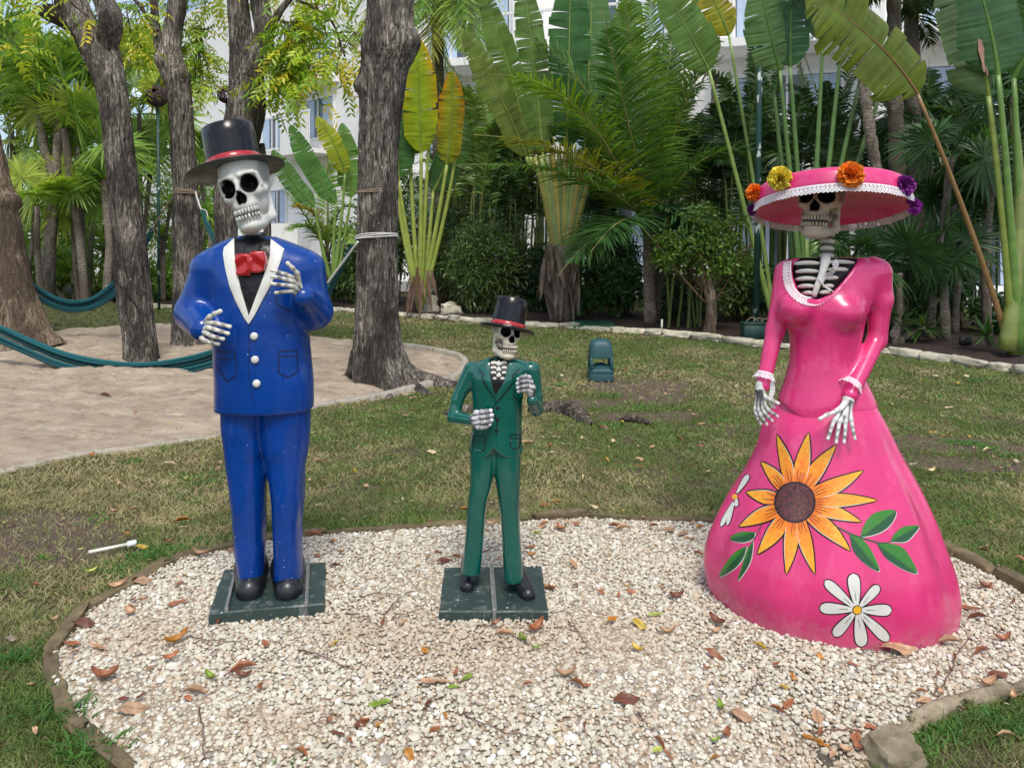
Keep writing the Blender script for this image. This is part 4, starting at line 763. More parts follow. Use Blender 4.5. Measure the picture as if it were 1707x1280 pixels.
for k, (px, d, top, rx, n, L_, W_, c, lb) in enumerate(((20, 19, 285, 110, 5200, .22, .04, LGr, 'feathery green shrub mass at the far left'), (160, 19, 265, 100, 5200, .22, .04, LGr, 'feathery green shrub behind the forked tree'), (285, 18, 250, 70, 5200, .2, .025, LGr*1.1, 'fine-leaved pale green shrub around the green lamp pole'), (350, 18.5, 265, 45, 2600, .2, .03, LGr, 'pale green shrub behind the hat brim'), (90, 17, 400, 90, 3600, .15, .04, MG*1.4, 'low bushy shrub above the grass mound'), (225, 17, 440, 90, 3600, .15, .04, LGr, 'low leafy shrub behind the foot of the forked tree'), (330, 17, 440, 60, 2600, .14, .04, LGr, 'low leafy shrub behind the rope-collared tree'), (-90, 17, 250, 110, 3600, .2, .04, LGr, 'tall shrub just beyond the left edge of the view'), (-260, 17, 280, 120, 3600, .2, .04, MG, 'dark shrub well beyond the left edge of the view'), (-440, 16, 260, 120, 3600, .2, .04, LGr, 'outermost green shrub on the left side'))):
    shrub(lb, px, d, top, rx, n, L_, W_, c, 80+k, mat=M_leaf)
# ---- palms and banana stems behind the tall statue and big tree
t_ = thing('traveller_palm', 'banana-like plant with broad upright leaves right of the black hat', 'plant', gb(560, 15))
for k, (b, a, c, bd, wd, col, ed) in enumerate((((556, 470, 15), (560, 340, 15), (484, 208, 14.6), -.1, .2, (.1, .24, .06), None), ((556, 470, 15), (575, 290, 15), (528, 195, 14.8), .12, .2, (.34, .4, .03), (.5, .48, .04)), ((552, 470, 15.1), (525, 345, 15), (455, 250, 14.6), -.15, .19, (.12, .25, .08), None), ((560, 470, 15), (585, 330, 15.2), (570, 205, 15.2), .05, .24, (.12, .24, .05), None))):
    bigleaf(t_, b, a, c, bd, wd, col, ed, 90+k, .045, .3)
def cocos(label, base3, crown3, fr, nl, ll, w, cols, seed, tr=.12, parent=None, name='coconut_palm', M=None, bark_=True):
    rs = np.random.RandomState(seed); t_ = thing(name, label, 'palm', base3); c = np.array(crown3)
    if tr: ob('trunk', gt(tube(spl([np.array(base3), (np.array(base3)+c)/2, c], 16), np.linspace(tr*1.25, tr*.8, 16), 16, True, lambda t, s: 1+.1*np.sin(s*40)+.12*vn(xyz(np.cos(t)*3, np.sin(t)*3, s*7), seed))), M_pbark, t_)
    for k, f in enumerate(fr):
        g = Geo(); a = c+rs.normal(0, .05, 3)+np.array([0, 0, .0]); m_, e = P(*f[0]), P(*f[1]); cc = np.array(f[2] if len(f) > 2 else cols[k % len(cols)]); pinnate(g, quadb(a, m_, e, 20), f[3] if len(f) > 3 else nl, ll, w, cc, droop=.3, rr=.02, rs=rs, fwd=.45, rcol=(.3, .3, .1), tipc=f[4] if len(f) > 4 else None); ob('frond', g, M_leaf if M is None else M, t_, smooth=False)
    return t_
cocos('small feathery palm at the building corner behind the blue sleeve', gb(545, 16), P(545, 420, 16), [((520, 350, 15.6), (470, 390, 15.2)), ((530, 330, 16), (480, 345, 15.5), (.4, .3, .05)), ((560, 320, 16), (600, 350, 16)), ((548, 300, 16), (545, 250, 16)), ((510, 350, 16), (465, 310, 16)), ((570, 340, 15.5), (590, 420, 15))], 46, .55, .035, [MG*1.5, LGr], 100, .08, name='feather_palm')
G0, G1_, G2_, GB = np.array([.085, .19, .035]), np.array([.15, .27, .035]), np.array([.06, .15, .04]), np.array([.16, .28, .2])
cocos('large coconut palm with arching fronds in the middle of the planting bed', gb(1085, 12.7), P(1080, 385, 12.7),
      [((1062, 150, 12.3), (1035, -40, 11.8), G1_, 90), ((1045, 190, 12), (1000, 10, 11.6), G0, 90), ((990, 120, 12.2), (812, 125, 11.2), G1_, 90), ((1010, 235, 11.8), (790, 225, 11), (.16, .17, .02), 84), ((1000, 265, 11.8), (765, 275, 11), G0, 84), ((980, 90, 12.8), (870, 55, 12.6), GB, 84),
       ((1130, 150, 12.6), (1215, 40, 12), G1_*.8, 84), ((1150, 230, 12.4), (1270, 250, 12), G0, 84), ((1120, 300, 12), (1215, 430, 11.6), G2_, 80), ((1030, 330, 12), (930, 460, 11.5), G2_, 80), ((1100, 180, 13.4), (1130, 20, 13.6), G0, 84), ((1050, 330, 11.8), (985, 420, 11.2), G2_, 70), ((1075, 140, 12.8), (1090, -40, 13), G1_, 84, ), ((1010, 190, 13), (900, 210, 12.8), G2_, 80)], 110, 1.0, .036, [G0], 101, .1)
for k, (a, b) in enumerate((((1085, 540), (1070, 430)), ((1082, 545), (1102, 400)), ((1090, 545), (1085, 380)))): pass
def clump(label, px, d, hpx, n, spread, cols, seed, ll=.46, nl=48, w=.045, name='areca_palm', M=None, lean=0):
    """clumping palm: many arching fronds from slim canes"""
    rs = np.random.RandomState(seed); x = (px-CX)/K*d; H = EYE-(hpx-CY)/K*d; t_ = thing(name, label, 'palm', (x, d, 0))
    for k in range(n):
        an = rs.uniform(0, 6.283); r = rs.uniform(.3, 1)*spread; b = np.array([x+rs.normal(0, .18), d+rs.normal(0, .15), 0]); h0 = H*rs.uniform(.25, .62); s0 = b+np.array([math.cos(an)*r*.15, math.sin(an)*r*.15, h0]); e = np.array([x+math.cos(an)*r+lean, d+math.sin(an)*r*.8, H*rs.uniform(.5, .98)]); m_ = (s0+e)/2+np.array([math.cos(an)*-.15, 0, rs.uniform(.35, .7)]); g = Geo()
        pinnate(g, quadb(s0, m_, e, 14), nl, ll, w, np.array(cols[k % len(cols)]), droop=.4, rr=.012, rs=rs); addt(g, tube(quadb(b, (b+s0)/2, s0, 6), .022, 6), (.14, .2, .05)); ob('frond', g, M or M_leafd, t_, smooth=False)
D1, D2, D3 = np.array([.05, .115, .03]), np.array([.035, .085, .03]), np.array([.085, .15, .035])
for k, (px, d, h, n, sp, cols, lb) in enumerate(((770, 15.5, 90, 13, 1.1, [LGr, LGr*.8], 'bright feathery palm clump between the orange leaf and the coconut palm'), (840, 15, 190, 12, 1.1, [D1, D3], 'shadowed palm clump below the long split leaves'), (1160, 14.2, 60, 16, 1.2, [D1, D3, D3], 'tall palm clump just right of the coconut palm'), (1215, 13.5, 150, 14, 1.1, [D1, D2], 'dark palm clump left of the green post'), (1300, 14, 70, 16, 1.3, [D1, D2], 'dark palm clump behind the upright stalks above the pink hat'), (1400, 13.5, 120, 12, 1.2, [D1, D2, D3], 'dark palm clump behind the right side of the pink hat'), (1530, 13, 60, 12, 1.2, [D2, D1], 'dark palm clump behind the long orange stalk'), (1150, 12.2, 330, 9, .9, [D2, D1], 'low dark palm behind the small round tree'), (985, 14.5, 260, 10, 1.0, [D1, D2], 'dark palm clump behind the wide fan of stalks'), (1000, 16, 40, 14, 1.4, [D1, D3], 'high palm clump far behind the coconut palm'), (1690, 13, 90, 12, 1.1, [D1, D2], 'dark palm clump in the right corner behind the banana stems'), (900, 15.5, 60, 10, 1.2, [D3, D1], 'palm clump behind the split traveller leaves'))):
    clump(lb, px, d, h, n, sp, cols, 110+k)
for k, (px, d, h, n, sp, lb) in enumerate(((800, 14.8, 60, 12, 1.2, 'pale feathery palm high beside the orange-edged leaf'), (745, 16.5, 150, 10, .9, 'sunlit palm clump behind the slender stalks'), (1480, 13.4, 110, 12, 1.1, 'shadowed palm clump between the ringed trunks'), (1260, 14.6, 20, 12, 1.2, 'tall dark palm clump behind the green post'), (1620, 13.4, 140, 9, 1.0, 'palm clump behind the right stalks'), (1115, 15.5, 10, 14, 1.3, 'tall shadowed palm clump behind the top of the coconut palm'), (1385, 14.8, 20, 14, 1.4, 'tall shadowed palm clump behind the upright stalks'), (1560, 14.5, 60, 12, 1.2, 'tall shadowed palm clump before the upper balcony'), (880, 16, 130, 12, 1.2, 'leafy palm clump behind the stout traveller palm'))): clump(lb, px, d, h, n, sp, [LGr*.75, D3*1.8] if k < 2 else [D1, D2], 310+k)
# traveller's palm with orange-edged leaves
t_ = thing('traveller_palm', 'slender traveller palm with yellow and orange edged leaves right of the thick trunk', 'plant', gb(700, 13.9)); B0 = (700, 516, 13.9)
OR = (.75, .28, .01)
for k, (a, c, bd, wd, col, ed, tr_) in enumerate((((702, 255, 13.8), (694, 62, 13.4), .02, .33, (.3, .42, .02), (.75, .42, .01), .4), ((745, 275, 13.8), (752, 118, 13.4), .08, .24, (.28, .32, .02), OR, .5), ((664, 300, 13.9), (668, 130, 14), -.05, .34, (.04, .12, .02), None, .3), ((722, 320, 14.2), (770, 200, 14.4), .1, .3, (.05, .13, .02), None, .3), ((684, 260, 14.1), (712, 190, 14.3), -.1, .3, (.07, .16, .02), None, .3))):
    bigleaf(t_, B0, a, c, bd, wd, col, ed, 130+k, .055, tr_, pcol=(.27, .33, .06))
for a, b in (((652, 250), (-.1)), ((760, 260), .1), ((715, 230), .0)): ob('petiole', gt(tube(quadb(P(*B0), (P(*B0)+P(*a, 13.9))/2+[b, 0, 0], P(*a, 13.9), 12), np.linspace(.055, .025, 12), 10), (.27, .33, .06)), M_stem, t_)
g = Geo(); rs = np.random.RandomState(2)
for k in range(22): p = P(700+rs.uniform(-20, 20), 470+rs.uniform(-25, 25), 13.75); ribbons(g, [p], [[(p[0]-P(700, 0, 13.8)[0])*1.1+rs.normal(0, .1), -.05, -1]], [[rs.normal(0, .6), -1, 0]], rs.uniform(.35, .6), rs.uniform(.03, .09), .0, ((0, .5), (.4, 1), (1, .1)), np.array([[.2, .12, .09]]))
ob('dry_sheath', g, M_leafd, t_)
# traveller's palm with the fat fan of stalks
t_ = thing('traveller_palm', 'stout traveller palm with fat yellowish fan of stalks left of the coconut palm', 'plant', gb(940, 13.1)); rs = np.random.RandomState(5)
ob('trunk', gt(tube(spl([P(935, 540, 13.1)*[1, 1, 0], P(936, 470, 13.1), P(938, 410, 13.1)], 12), np.linspace(.2, .26, 12), 18, True, lambda t, s: 1+.15*vn(xyz(np.cos(t)*3, np.sin(t)*3, s*5), 3))), M_pbark, t_)
for k, tx in enumerate(np.linspace(-1, 1, 11)):
    a = P(938+tx*10, 432, 13.0); e = P(942+tx*51, 262-10*(1-abs(tx)), 13.0); cl = np.array([[.34, .32, .07], [.22, .3, .07], [.3, .36, .12], [.4, .31, .06], [.16, .24, .06]][k % 5])*rs.uniform(.6, .95); ob('petiole', gt(tube(quadb(a, (a+e)/2+[tx*-.06, -.03, 0], e, 10), np.linspace(.085, .04, 10), 10, flat=.7), cl), M_stem, t_)
for k, (a, c, bd, wd, col) in enumerate((((884, 262, 13), (800, -30, 12.2), .12, .25, (.13, .22, .05)), ((878, 262, 13), (772, 50, 12), .1, .25, (.2, .27, .07)), ((905, 258, 13), (868, -60, 12.8), .05, .26, (.11, .2, .04)), ((945, 250, 13.2), (952, -70, 13), .0, .36, (.04, .13, .03)), ((975, 250, 13.3), (990, -60, 13.6), .0, .36, (.06, .15, .03)), ((990, 258, 13.4), (1060, -30, 13.8), .1, .36, (.08, .17, .03)))):
    bigleaf(t_, (940, 420, 13.1), a, c, bd, wd, col, None, 140+k, .045, .5, petiole=False, pcol=(.27, .33, .08)); ob('petiole', gt(tube(quadb(P(940, 300, 13.05), P(a[0], a[1]+25, 13.05), P(*a), 8), .03, 8), (.27, .33, .08)), M_stem, t_)
g = Geo()
for k in range(46): p = P(934+rs.uniform(-30, 30), 415+rs.uniform(-10, 60), 12.85+rs.uniform(-.05, .1)); ribbons(g, [p], [[rs.normal(0, .16), rs.normal(-.1, .1), -1]], [[rs.normal(0, .6), -1, 0]], rs.uniform(.4, .85), rs.uniform(.04, .11), .0, ((0, .5), (.3, 1), (.7, .8), (1, .1)), np.array([[.17, .12, .09]])*rs.uniform(.4, 1.6), fold=.25)
ob('dry_sheath', g, M_leafd, t_)
cocos('tall coconut palm with fronds hanging from the top edge right of the thick trunk', gb(735, 16), P(728, -60, 15.5), [((690, -40, 15), (610, 150, 14.6)), ((740, -30, 15), (700, 170, 14.6), (.4, .4, .1)), ((790, -40, 15), (800, 150, 14.6)), ((830, -80, 15.2), (900, 60, 14.8)), ((650, -110, 15), (560, 80, 14.8)), ((620, -60, 15.5), (585, 120, 15), (.4, .38, .08)), ((770, -60, 16), (850, 120, 16)), ((720, -30, 16), (755, 190, 15.8)), ((700, -20, 14.5), (655, 120, 14.4)), ((760, -10, 14.6), (775, 110, 14.4), (.2, .3, .05))], 80, .75, .035, [LGr*.8, LGr, MG*1.2], 102, .13)
# leaning leaf left of the pink hat
t_ = thing('traveller_palm', 'single long green stalk and leaf leaning left over the green post', 'plant', gb(1290, 11.6))
bigleaf(t_, (1290, 540, 11.6), (1182, 118, 11), (1100, -30, 10.6), .02, .27, (.12, .22, .05), None, 151, .045, .2, pcol=(.22, .32, .08), asym=1.5)
bigleaf(t_, (1292, 540, 11.7), (1215, 60, 12), (1150, -60, 11.8), .1, .3, (.3, .3, .03), (.6, .32, .02), 152, .04, .3, pcol=(.2, .3, .07))
# group of upright stalks behind the pink hat
t_ = thing('traveller_palm', 'cluster of tall pale green stalks with broad leaves above the pink hat', 'plant', gb(1350, 11.2))
for k, (a, c, bd, wd, col) in enumerate((((1300, 118, 11), (1262, -30, 10.8), .0, .34, (.1, .19, .06)), ((1317, 112, 11), (1320, -90, 10.9), .0, .3, (.025, .1, .03)), ((1372, 70, 11.2), (1384, -90, 11.2), .0, .3, (.04, .12, .03)), ((1402, 80, 11.3), (1420, -60, 11.3), .05, .3, (.06, .13, .03)))):
    bigleaf(t_, (1335+8*k, 470, 11.2), a, c, bd, wd, col, None, 160+k, .05, .2, pcol=(.1, .19, .05))
for bx, tx, ty in ((1365, 1435, 130), (1375, 1470, 150), (1330, 1290, 150)): ob('petiole', gt(tube(quadb(P(bx, 470, 11.3), P((bx+tx)/2-6, 300, 11.3), P(tx, ty, 11.3), 10), np.linspace(.05, .026, 10), 10), (.1, .18, .05)), M_stem, t_)
for x_ in (1345, 1362, 1378, 1394): ob('petiole', gt(tube(quadb(P(1370, 585, 11.3), P(x_, 500, 11.2), P(x_-4, 400, 11.2), 8), .06, 10), (.17, .24, .07)), M_stem, t_)
# big corner plant on the right
t_ = thing('traveller_palm', 'large banana-like plant at the right edge with orange stalk and huge leaves', 'plant', gb(1690, 9.4)); B0 = (1686, 590, 9.4)
bigleaf(t_, B0, (1530, 158, 8.9), (1345, -15, 8.6), .25, .42, (.12, .17, .02), (.16, .2, .02), 171, .042, .3, pcol=(.24, .14, .055), face=(0, -1, .1), droopy=.3)
bigleaf(t_, (1690, 590, 9.3), (1648, 160, 9.1), (1585, -60, 9), .12, .4, (.09, .15, .06), None, 172, .06, .1, pcol=(.2, .26, .05), asym=.3)
bigleaf(t_, (1698, 590, 9.3), (1664, 125, 9.0), (1610, -80, 9), .1, .45, (.05, .13, .04), None, 173, .06, .12, pcol=(.13, .24, .05))
bigleaf(t_, (1704, 590, 9.5), (1690, 130, 9.3), (1765, -40, 9), .1, .42, (.05, .13, .03), None, 174, .06, .14, pcol=(.13, .24, .05))
bigleaf(t_, (1712, 590, 9.5), (1725, 160, 9.5), (1850, 10, 9.3), .1, .42, (.05, .12, .03), None, 175, .06, .14, pcol=(.13, .24, .05))
ob('petiole', gt(tube(spl([P(1678, 585, 9.25), P(1690, 480, 9.3), P(1700, 330, 9.4), P(1690, 180, 9.4)], 14), np.linspace(.1, .04, 14), 12), (.2, .24, .06)), M_stem, t_)
g = Geo(); ribbons(g, [P(1632, 60, 9.0), P(1640, 80, 9.0)], [[.1, -.1, -1], [.15, 0, -1]], [[0, -1, 0]]*2, [.4, .3], [.07, .09], .1, ((0, .4), (.4, 1), (.7, .5), (1, .2)), np.array([[.4, .22, .15], [.35, .2, .14]])); ob('dry_leaf', g, M_leafd, t_)
# ringed and fibrous palm trunks
for k, (pts, lb) in enumerate((([(1500, 590, 11), (1494, 440, 11), (1470, 330, 11), (1452, 230, 11), (1436, 105, 11), (1428, -20, 11)], 'slim ringed palm trunk leaning left above the pink hat'), ([(1503, 590, 12), (1500, 420, 12), (1496, 300, 12), (1492, 160, 12), (1490, -10, 12)], 'fibrous palm trunk just right of the slim ringed one'), ([(1530, 590, 12.6), (1528, 430, 12.6), (1526, 300, 12.6), (1522, 160, 12.6), (1518, 0, 12.6)], 'darker thick ringed trunk right of the fibrous trunk'), ([(1592, 560, 12.8), (1596, 240, 12.8), (1603, 120, 12.8), (1608, 0, 12.8)], 'pale thin trunk left of the big right corner leaves'), ([(1090, 560, 13), (1096, 440, 13), (1090, 330, 13), (1080, 200, 13)], 'brown trunk beside the coconut palm'), ([(1195, 500, 14.5), (1192, 330, 14.5), (1190, 130, 14.5)], 'thin grey trunk between coconut palm and green post'))):
    r = (9, 12, 13, 9, 9, 5)[k]; t_ = thing('palm_trunk', lb, 'trunk', P(pts[0][0], 560, pts[0][2])*[1, 1, 0]); q_ = np.array([P(*a) for a in pts]); q_[0][2] = -.02; s = spl(q_, 60)
    ob('trunk', gt(tube(s, r/K*pts[0][2]*np.linspace(1.15, .9, 60), 18, True, lambda t, sl, k=k: 1+(.07*np.sign(np.sin(sl*(52 if k != 1 else 20)))+.05*vn(xyz(np.cos(t)*3, np.sin(t)*3, sl*9), k)))), M_pbark, t_)
    if k in (0, 1, 2, 3):
        rs = np.random.RandomState(k+7)
        for j in range(7):
            an = j*.95+rs.uniform(-.3, .3); e = s[-1]+np.array([math.cos(an)*1.4, math.sin(an)*1.0, rs.uniform(-.9, .4)]); g = Geo(); pinnate(g, quadb(s[-1], (s[-1]+e)/2+[0, 0, .5], e, 12), 40, .5, .035, D1*rs.uniform(.8, 1.6), droop=.5, rs=rs); ob('frond', g, M_leafd, t_, smooth=False)
# fan palms of the right corner
DF = [np.array([.035, .09, .025]), np.array([.05, .12, .035])]
for k, (cx_, cy_, d, R_, n, tr, lb) in enumerate(((1585, 262, 10.6, .85, 9, .06, 'dark fan palm spreading below the orange stalk'), (1655, 300, 11, .9, 9, .06, 'dark fan palm behind the right corner stems'), (1500, 455, 10.4, .8, 9, .05, 'glossy low fan palm touching the pink shoulder'), (1560, 430, 10.8, .9, 9, .05, 'glossy fan palm between pink shoulder and orange stalk'), (1690, 160, 12, 1.0, 9, .07, 'high dark fan palm at the right edge'), (1600, 340, 11.5, .9, 8, .05, 'fan palm half hidden behind the orange stalk'), (1420, 430, 10.8, .6, 8, .04, 'small fan palm showing above the pink bare shoulder'), (1545, 200, 12.4, 1.0, 8, .06, 'fan palm hanging in front of the white balcony'), (1640, 200, 13, 1.0, 7, .06, 'fan palm high between the two right banana stems'))):
    fanpalm(lb, P(cx_, cy_, d), gb(cx_-8, d), R_, n, DF, 180+k, tr, nseg=24, reach=.55)
yucca('strap-leaved plant on the mulch at the foot of the right corner stems', gb(1648, 9.7), [P(1645, 560, 9.7)], .42, 30, np.array([.08, .17, .04]), 201)
yucca('strap-leaved clump under the low fan palm right of the pink sleeve', gb(1500, 10.4), [P(1500, 540, 10.4), P(1540, 548, 10.5)], .5, 40, np.array([.05, .1, .03]), 202)
# hedge and bushes
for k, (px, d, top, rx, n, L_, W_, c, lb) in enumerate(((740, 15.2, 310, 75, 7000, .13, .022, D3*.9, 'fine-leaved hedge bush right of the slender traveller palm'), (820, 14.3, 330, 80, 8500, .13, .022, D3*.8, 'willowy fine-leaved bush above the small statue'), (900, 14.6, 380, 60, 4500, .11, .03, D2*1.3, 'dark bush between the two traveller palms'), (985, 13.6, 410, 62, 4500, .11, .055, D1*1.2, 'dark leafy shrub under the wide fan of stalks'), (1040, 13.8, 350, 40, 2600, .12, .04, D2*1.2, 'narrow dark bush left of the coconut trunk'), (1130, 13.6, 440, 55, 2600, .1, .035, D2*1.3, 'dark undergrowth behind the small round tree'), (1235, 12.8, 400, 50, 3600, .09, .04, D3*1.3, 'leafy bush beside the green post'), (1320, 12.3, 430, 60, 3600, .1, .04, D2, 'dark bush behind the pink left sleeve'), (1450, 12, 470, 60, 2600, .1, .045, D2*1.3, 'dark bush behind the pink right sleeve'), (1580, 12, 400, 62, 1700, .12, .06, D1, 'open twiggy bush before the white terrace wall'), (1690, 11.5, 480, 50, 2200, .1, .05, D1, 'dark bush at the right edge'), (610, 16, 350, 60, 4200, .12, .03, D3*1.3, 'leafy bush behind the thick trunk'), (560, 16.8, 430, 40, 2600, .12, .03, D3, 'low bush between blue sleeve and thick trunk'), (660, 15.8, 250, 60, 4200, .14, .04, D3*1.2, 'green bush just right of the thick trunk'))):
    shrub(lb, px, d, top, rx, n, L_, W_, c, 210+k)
# small round tree
st = thing('small_tree', 'small round-topped garden tree with bare twisted stem beside the green post', 'tree', G(1180, 556)); rs = np.random.RandomState(8)
trunk('trunk', st, [(1182, 558, 11.5, 9), (1186, 530, 11.5, 8), (1184, 490, 11.5, 9), (1170, 450, 11.5, 6), (1160, 410, 11.5, 4)], M_bark2, 20, .15, 5, .3, 33); g = Geo()
for k in range(26): a = P(1184+rs.uniform(-4, 4), rs.uniform(470, 510), 11.5); e = P(1165+rs.uniform(-95, 95), rs.uniform(370, 480), 11.5+rs.uniform(-.5, .5)); addt(g, tube(quadb(a, (a+e)/2+[0, 0, -.08], e, 7), np.linspace(.018, .005, 7), 5), (.8, .7, .6))
ob('branches', g, M_bark2, st); g = Geo()
for px, py, r, n in ((1150, 410, .42, 700), (1200, 395, .42, 700), (1120, 430, .3, 450), (1235, 440, .3, 350), (1175, 360, .32, 500), (1225, 380, .3, 350), (1190, 440, .35, 350), (1110, 400, .22, 200)): leafcloud(g, P(px, py, 11.4), (r, r*.7, r*.62), n, .075, .042, np.array([.1, .18, .03]), rs, .3)
ob('crown', g, M_leaf, st, smooth=False)
print('TRIS', sum(len(o.data.polygons)*(1 if 'gravel' == o.name else 2) for o in sc.objects if o.type == 'MESH')/1e6)
# ================================================================== STATUES
def Xz(py, D): return EYE-(py-CY)/K*D
def tab(rows, D, cy=0.0):
    t = [(Xz(r[0], D), ((r[1]+r[2])/2-CX)/K*D, D+cy+(r[4] if len(r) > 4 else 0), (r[2]-r[1])/2/K*D, r[3]) for r in rows]
    return sorted(t)
def pxof(p): return np.stack([CX+K*p[:, 0]/p[:, 1], CY-K*(p[:, 2]-EYE)/p[:, 1]], 1)
BONE = np.array([.62, .6, .53])
def rotm(yaw, pitch, roll): return Matrix.Rotation(math.radians(roll), 3, 'Y')@Matrix.Rotation(math.radians(pitch), 3, 'X')@Matrix.Rotation(math.radians(yaw), 3, 'Z')
def make_skull(parent, anchor, S, yaw, pitch, roll, bone, wide=1.0, eye=(.098, .105), open_=0.0, gap=False, toothdark=.3, res=.011, cut=.83, full=0.0):
    EX, EZ = .142, .53
    M = np.array(rotm(yaw, pitch, roll)); A = np.array([0, -.3, EZ])
    def tw(V): return (np.asarray(V)-A)*np.array([wide, 1, 1])*S@M.T+np.array(anchor)
    def socket(p, g=0):
        return np.minimum(s_ell(p, (EX, -.37, EZ), (eye[0]+g, .2+g, eye[1]+g)), s_ell(p, (-EX, -.37, EZ), (eye[0]+g, .2+g, eye[1]+g)))
    def nose(p, g=0):
        a = smin(s_ell(p, (.026, -.39, .385), (.034+g, .12+g, .055+g)), s_ell(p, (-.026, -.39, .385), (.034+g, .12+g, .055+g)), .012)
        return smin(a, s_ell(p, (0, -.4, .42), (.024+g, .12+g, .055+g)), .02)
    def cran(p):
        d = s_ell(p, (0, .03, .68), (.315, .37, .31))
        d = smin(d, s_ell(p, (0, -.17, .44), (.2, .2, .22)), .07)
        for s in (-1, 1):
            d = smin(d, s_cap(p, (s*.19, -.27, .43), (s*.235, -.1, .45), .055, .05), .06)        # cheekbone
            d = smin(d, s_cap(p, (s*.235, -.1, .45), (s*.25, .08, .5), .045, .04), .05)
            d = smin(d, s_cap(p, (s*.06, -.335, .64), (s*.21, -.29, .645), .035, .03), .04)     # brow
            d = smin(d, s_cap(p, (s*.235, -.25, .62), (s*.245, -.22, .5), .035, .035), .03)
        d = smin(d, s_cap(p, (0, -.33, .56), (0, -.4, .47), .035, .025), .035)                    # nasal bone
        d = smin(d, s_ell(p, (0, -.24, .3), (.155, .16, .095)), .05)                              # upper jaw
        d = smax(d, -socket(p), .025); d = smax(d, -nose(p), .012)
        d = smin(d, s_ell(p, (0, .0, .33), (.19+.04*full, .2, .2)), .03)
        if full: d = smin(d, s_ell(p, (0, -.12, .3), (.225, .17, .2)), .05)
        else:
            for s in (-1, 1): d = smax(d, -s_ell(p, (s*.235, -.2, .3), (.05, .15, .075)), .03)      # hollow behind cheek
        return np.maximum(d, p[:, 2]-cut)
    def jaw(p):
        d = s_ell(p, (0, -.24-open_*.1, .075-open_), (.15, .15, .085))
        d = smin(d, s_ell(p, (0, -.27-open_*.1, .15-open_), (.145, .11, .05)), .03)
        for s in (-1, 1):
            d = smin(d, s_cap(p, (s*.13, -.2, .09-open_), (s*(.21-.04*full), -.03, .13-open_*.5), .065, .055), .05)
            d = smin(d, s_cap(p, (s*.21, -.03, .13-open_*.5), (s*.215, .03, .42), .055, .045), .04)
        return d
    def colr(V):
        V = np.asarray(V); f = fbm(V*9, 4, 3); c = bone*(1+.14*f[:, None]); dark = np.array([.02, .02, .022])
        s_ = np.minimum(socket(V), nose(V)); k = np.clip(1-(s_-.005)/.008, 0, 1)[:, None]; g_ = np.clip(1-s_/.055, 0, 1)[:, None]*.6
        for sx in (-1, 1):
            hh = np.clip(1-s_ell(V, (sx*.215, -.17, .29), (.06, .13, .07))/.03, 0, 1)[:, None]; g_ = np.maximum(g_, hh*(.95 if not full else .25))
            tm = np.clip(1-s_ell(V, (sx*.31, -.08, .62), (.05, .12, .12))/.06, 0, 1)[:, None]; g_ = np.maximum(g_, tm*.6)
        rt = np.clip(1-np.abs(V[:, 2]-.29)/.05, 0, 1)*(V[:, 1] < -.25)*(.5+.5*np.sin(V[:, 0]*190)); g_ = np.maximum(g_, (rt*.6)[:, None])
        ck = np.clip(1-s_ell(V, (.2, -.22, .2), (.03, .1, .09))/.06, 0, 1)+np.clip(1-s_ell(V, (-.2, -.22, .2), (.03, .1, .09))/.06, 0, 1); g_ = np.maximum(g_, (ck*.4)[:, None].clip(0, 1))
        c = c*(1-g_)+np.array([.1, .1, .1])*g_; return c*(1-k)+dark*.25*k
    V, F = sculpt(cran, (-.36, -.5, .16), (.36, .45, 1.03), res)
    sk = ob('skull', (tw(V), F, colr(V)), M_bone, parent)
    V, F = sculpt(jaw, (-.32, -.45, -.06-open_), (.32, .13, .5), res)
    c = colr(V); m_ = np.clip((V[:, 2]-(.175-open_))/.02, 0, 1)*(V[:, 1] < -.1)*(np.abs(V[:, 0]) < .2); c = c*(1-m_[:, None]*.75)
    ob('jaw', (tw(V), F, c), M_bone, parent)
    # dark gum strip and teeth
    th = np.linspace(-1.25, 1.25, 22); rad = (.148, .135)
    arc = lambda t, r=0: np.array([math.sin(t)*(rad[0]+r), -.245-math.cos(t)*(rad[1]+r)])
    g = Geo(); p = np.array([[*arc(t, -.012), .212-open_*.5] for t in th]); addt(g, tube(p, .034+open_*.6, 8))
    g.V = [tw(v) for v in g.V]; ob('gum', g, M_line, sk)
    g = Geo()
    for row, (z, h, n) in enumerate(((.245-open_*.2, .066, 10), (.181-open_*.75, .06, 9))):
        for k in range(n):
            t = -1.15+2.3*(k+.5)/n; c = arc(t, .022+open_*.3); wd = .036
            f_ = lambda p, c=c, t=t, z=z, h=h: s_box((p-np.array([c[0], c[1], z]))@np.array([[math.cos(t), -math.sin(t), 0], [math.sin(t), math.cos(t), 0], [0, 0, 1]]), 0, (wd/2*.92, .016, h/2), .012)
            V, F = box((0, 0, 0), (wd*.84, .034, h*.94), 0, .009); V = V@np.array([[math.cos(t), math.sin(t), 0], [-math.sin(t), math.cos(t), 0], [0, 0, 1]])+np.array([c[0], c[1], z])
            g.add(tw(V), F, bone*(1.05-toothdark*R.random()))
    ob('teeth', g, M_bone, sk)
    return sk, tw
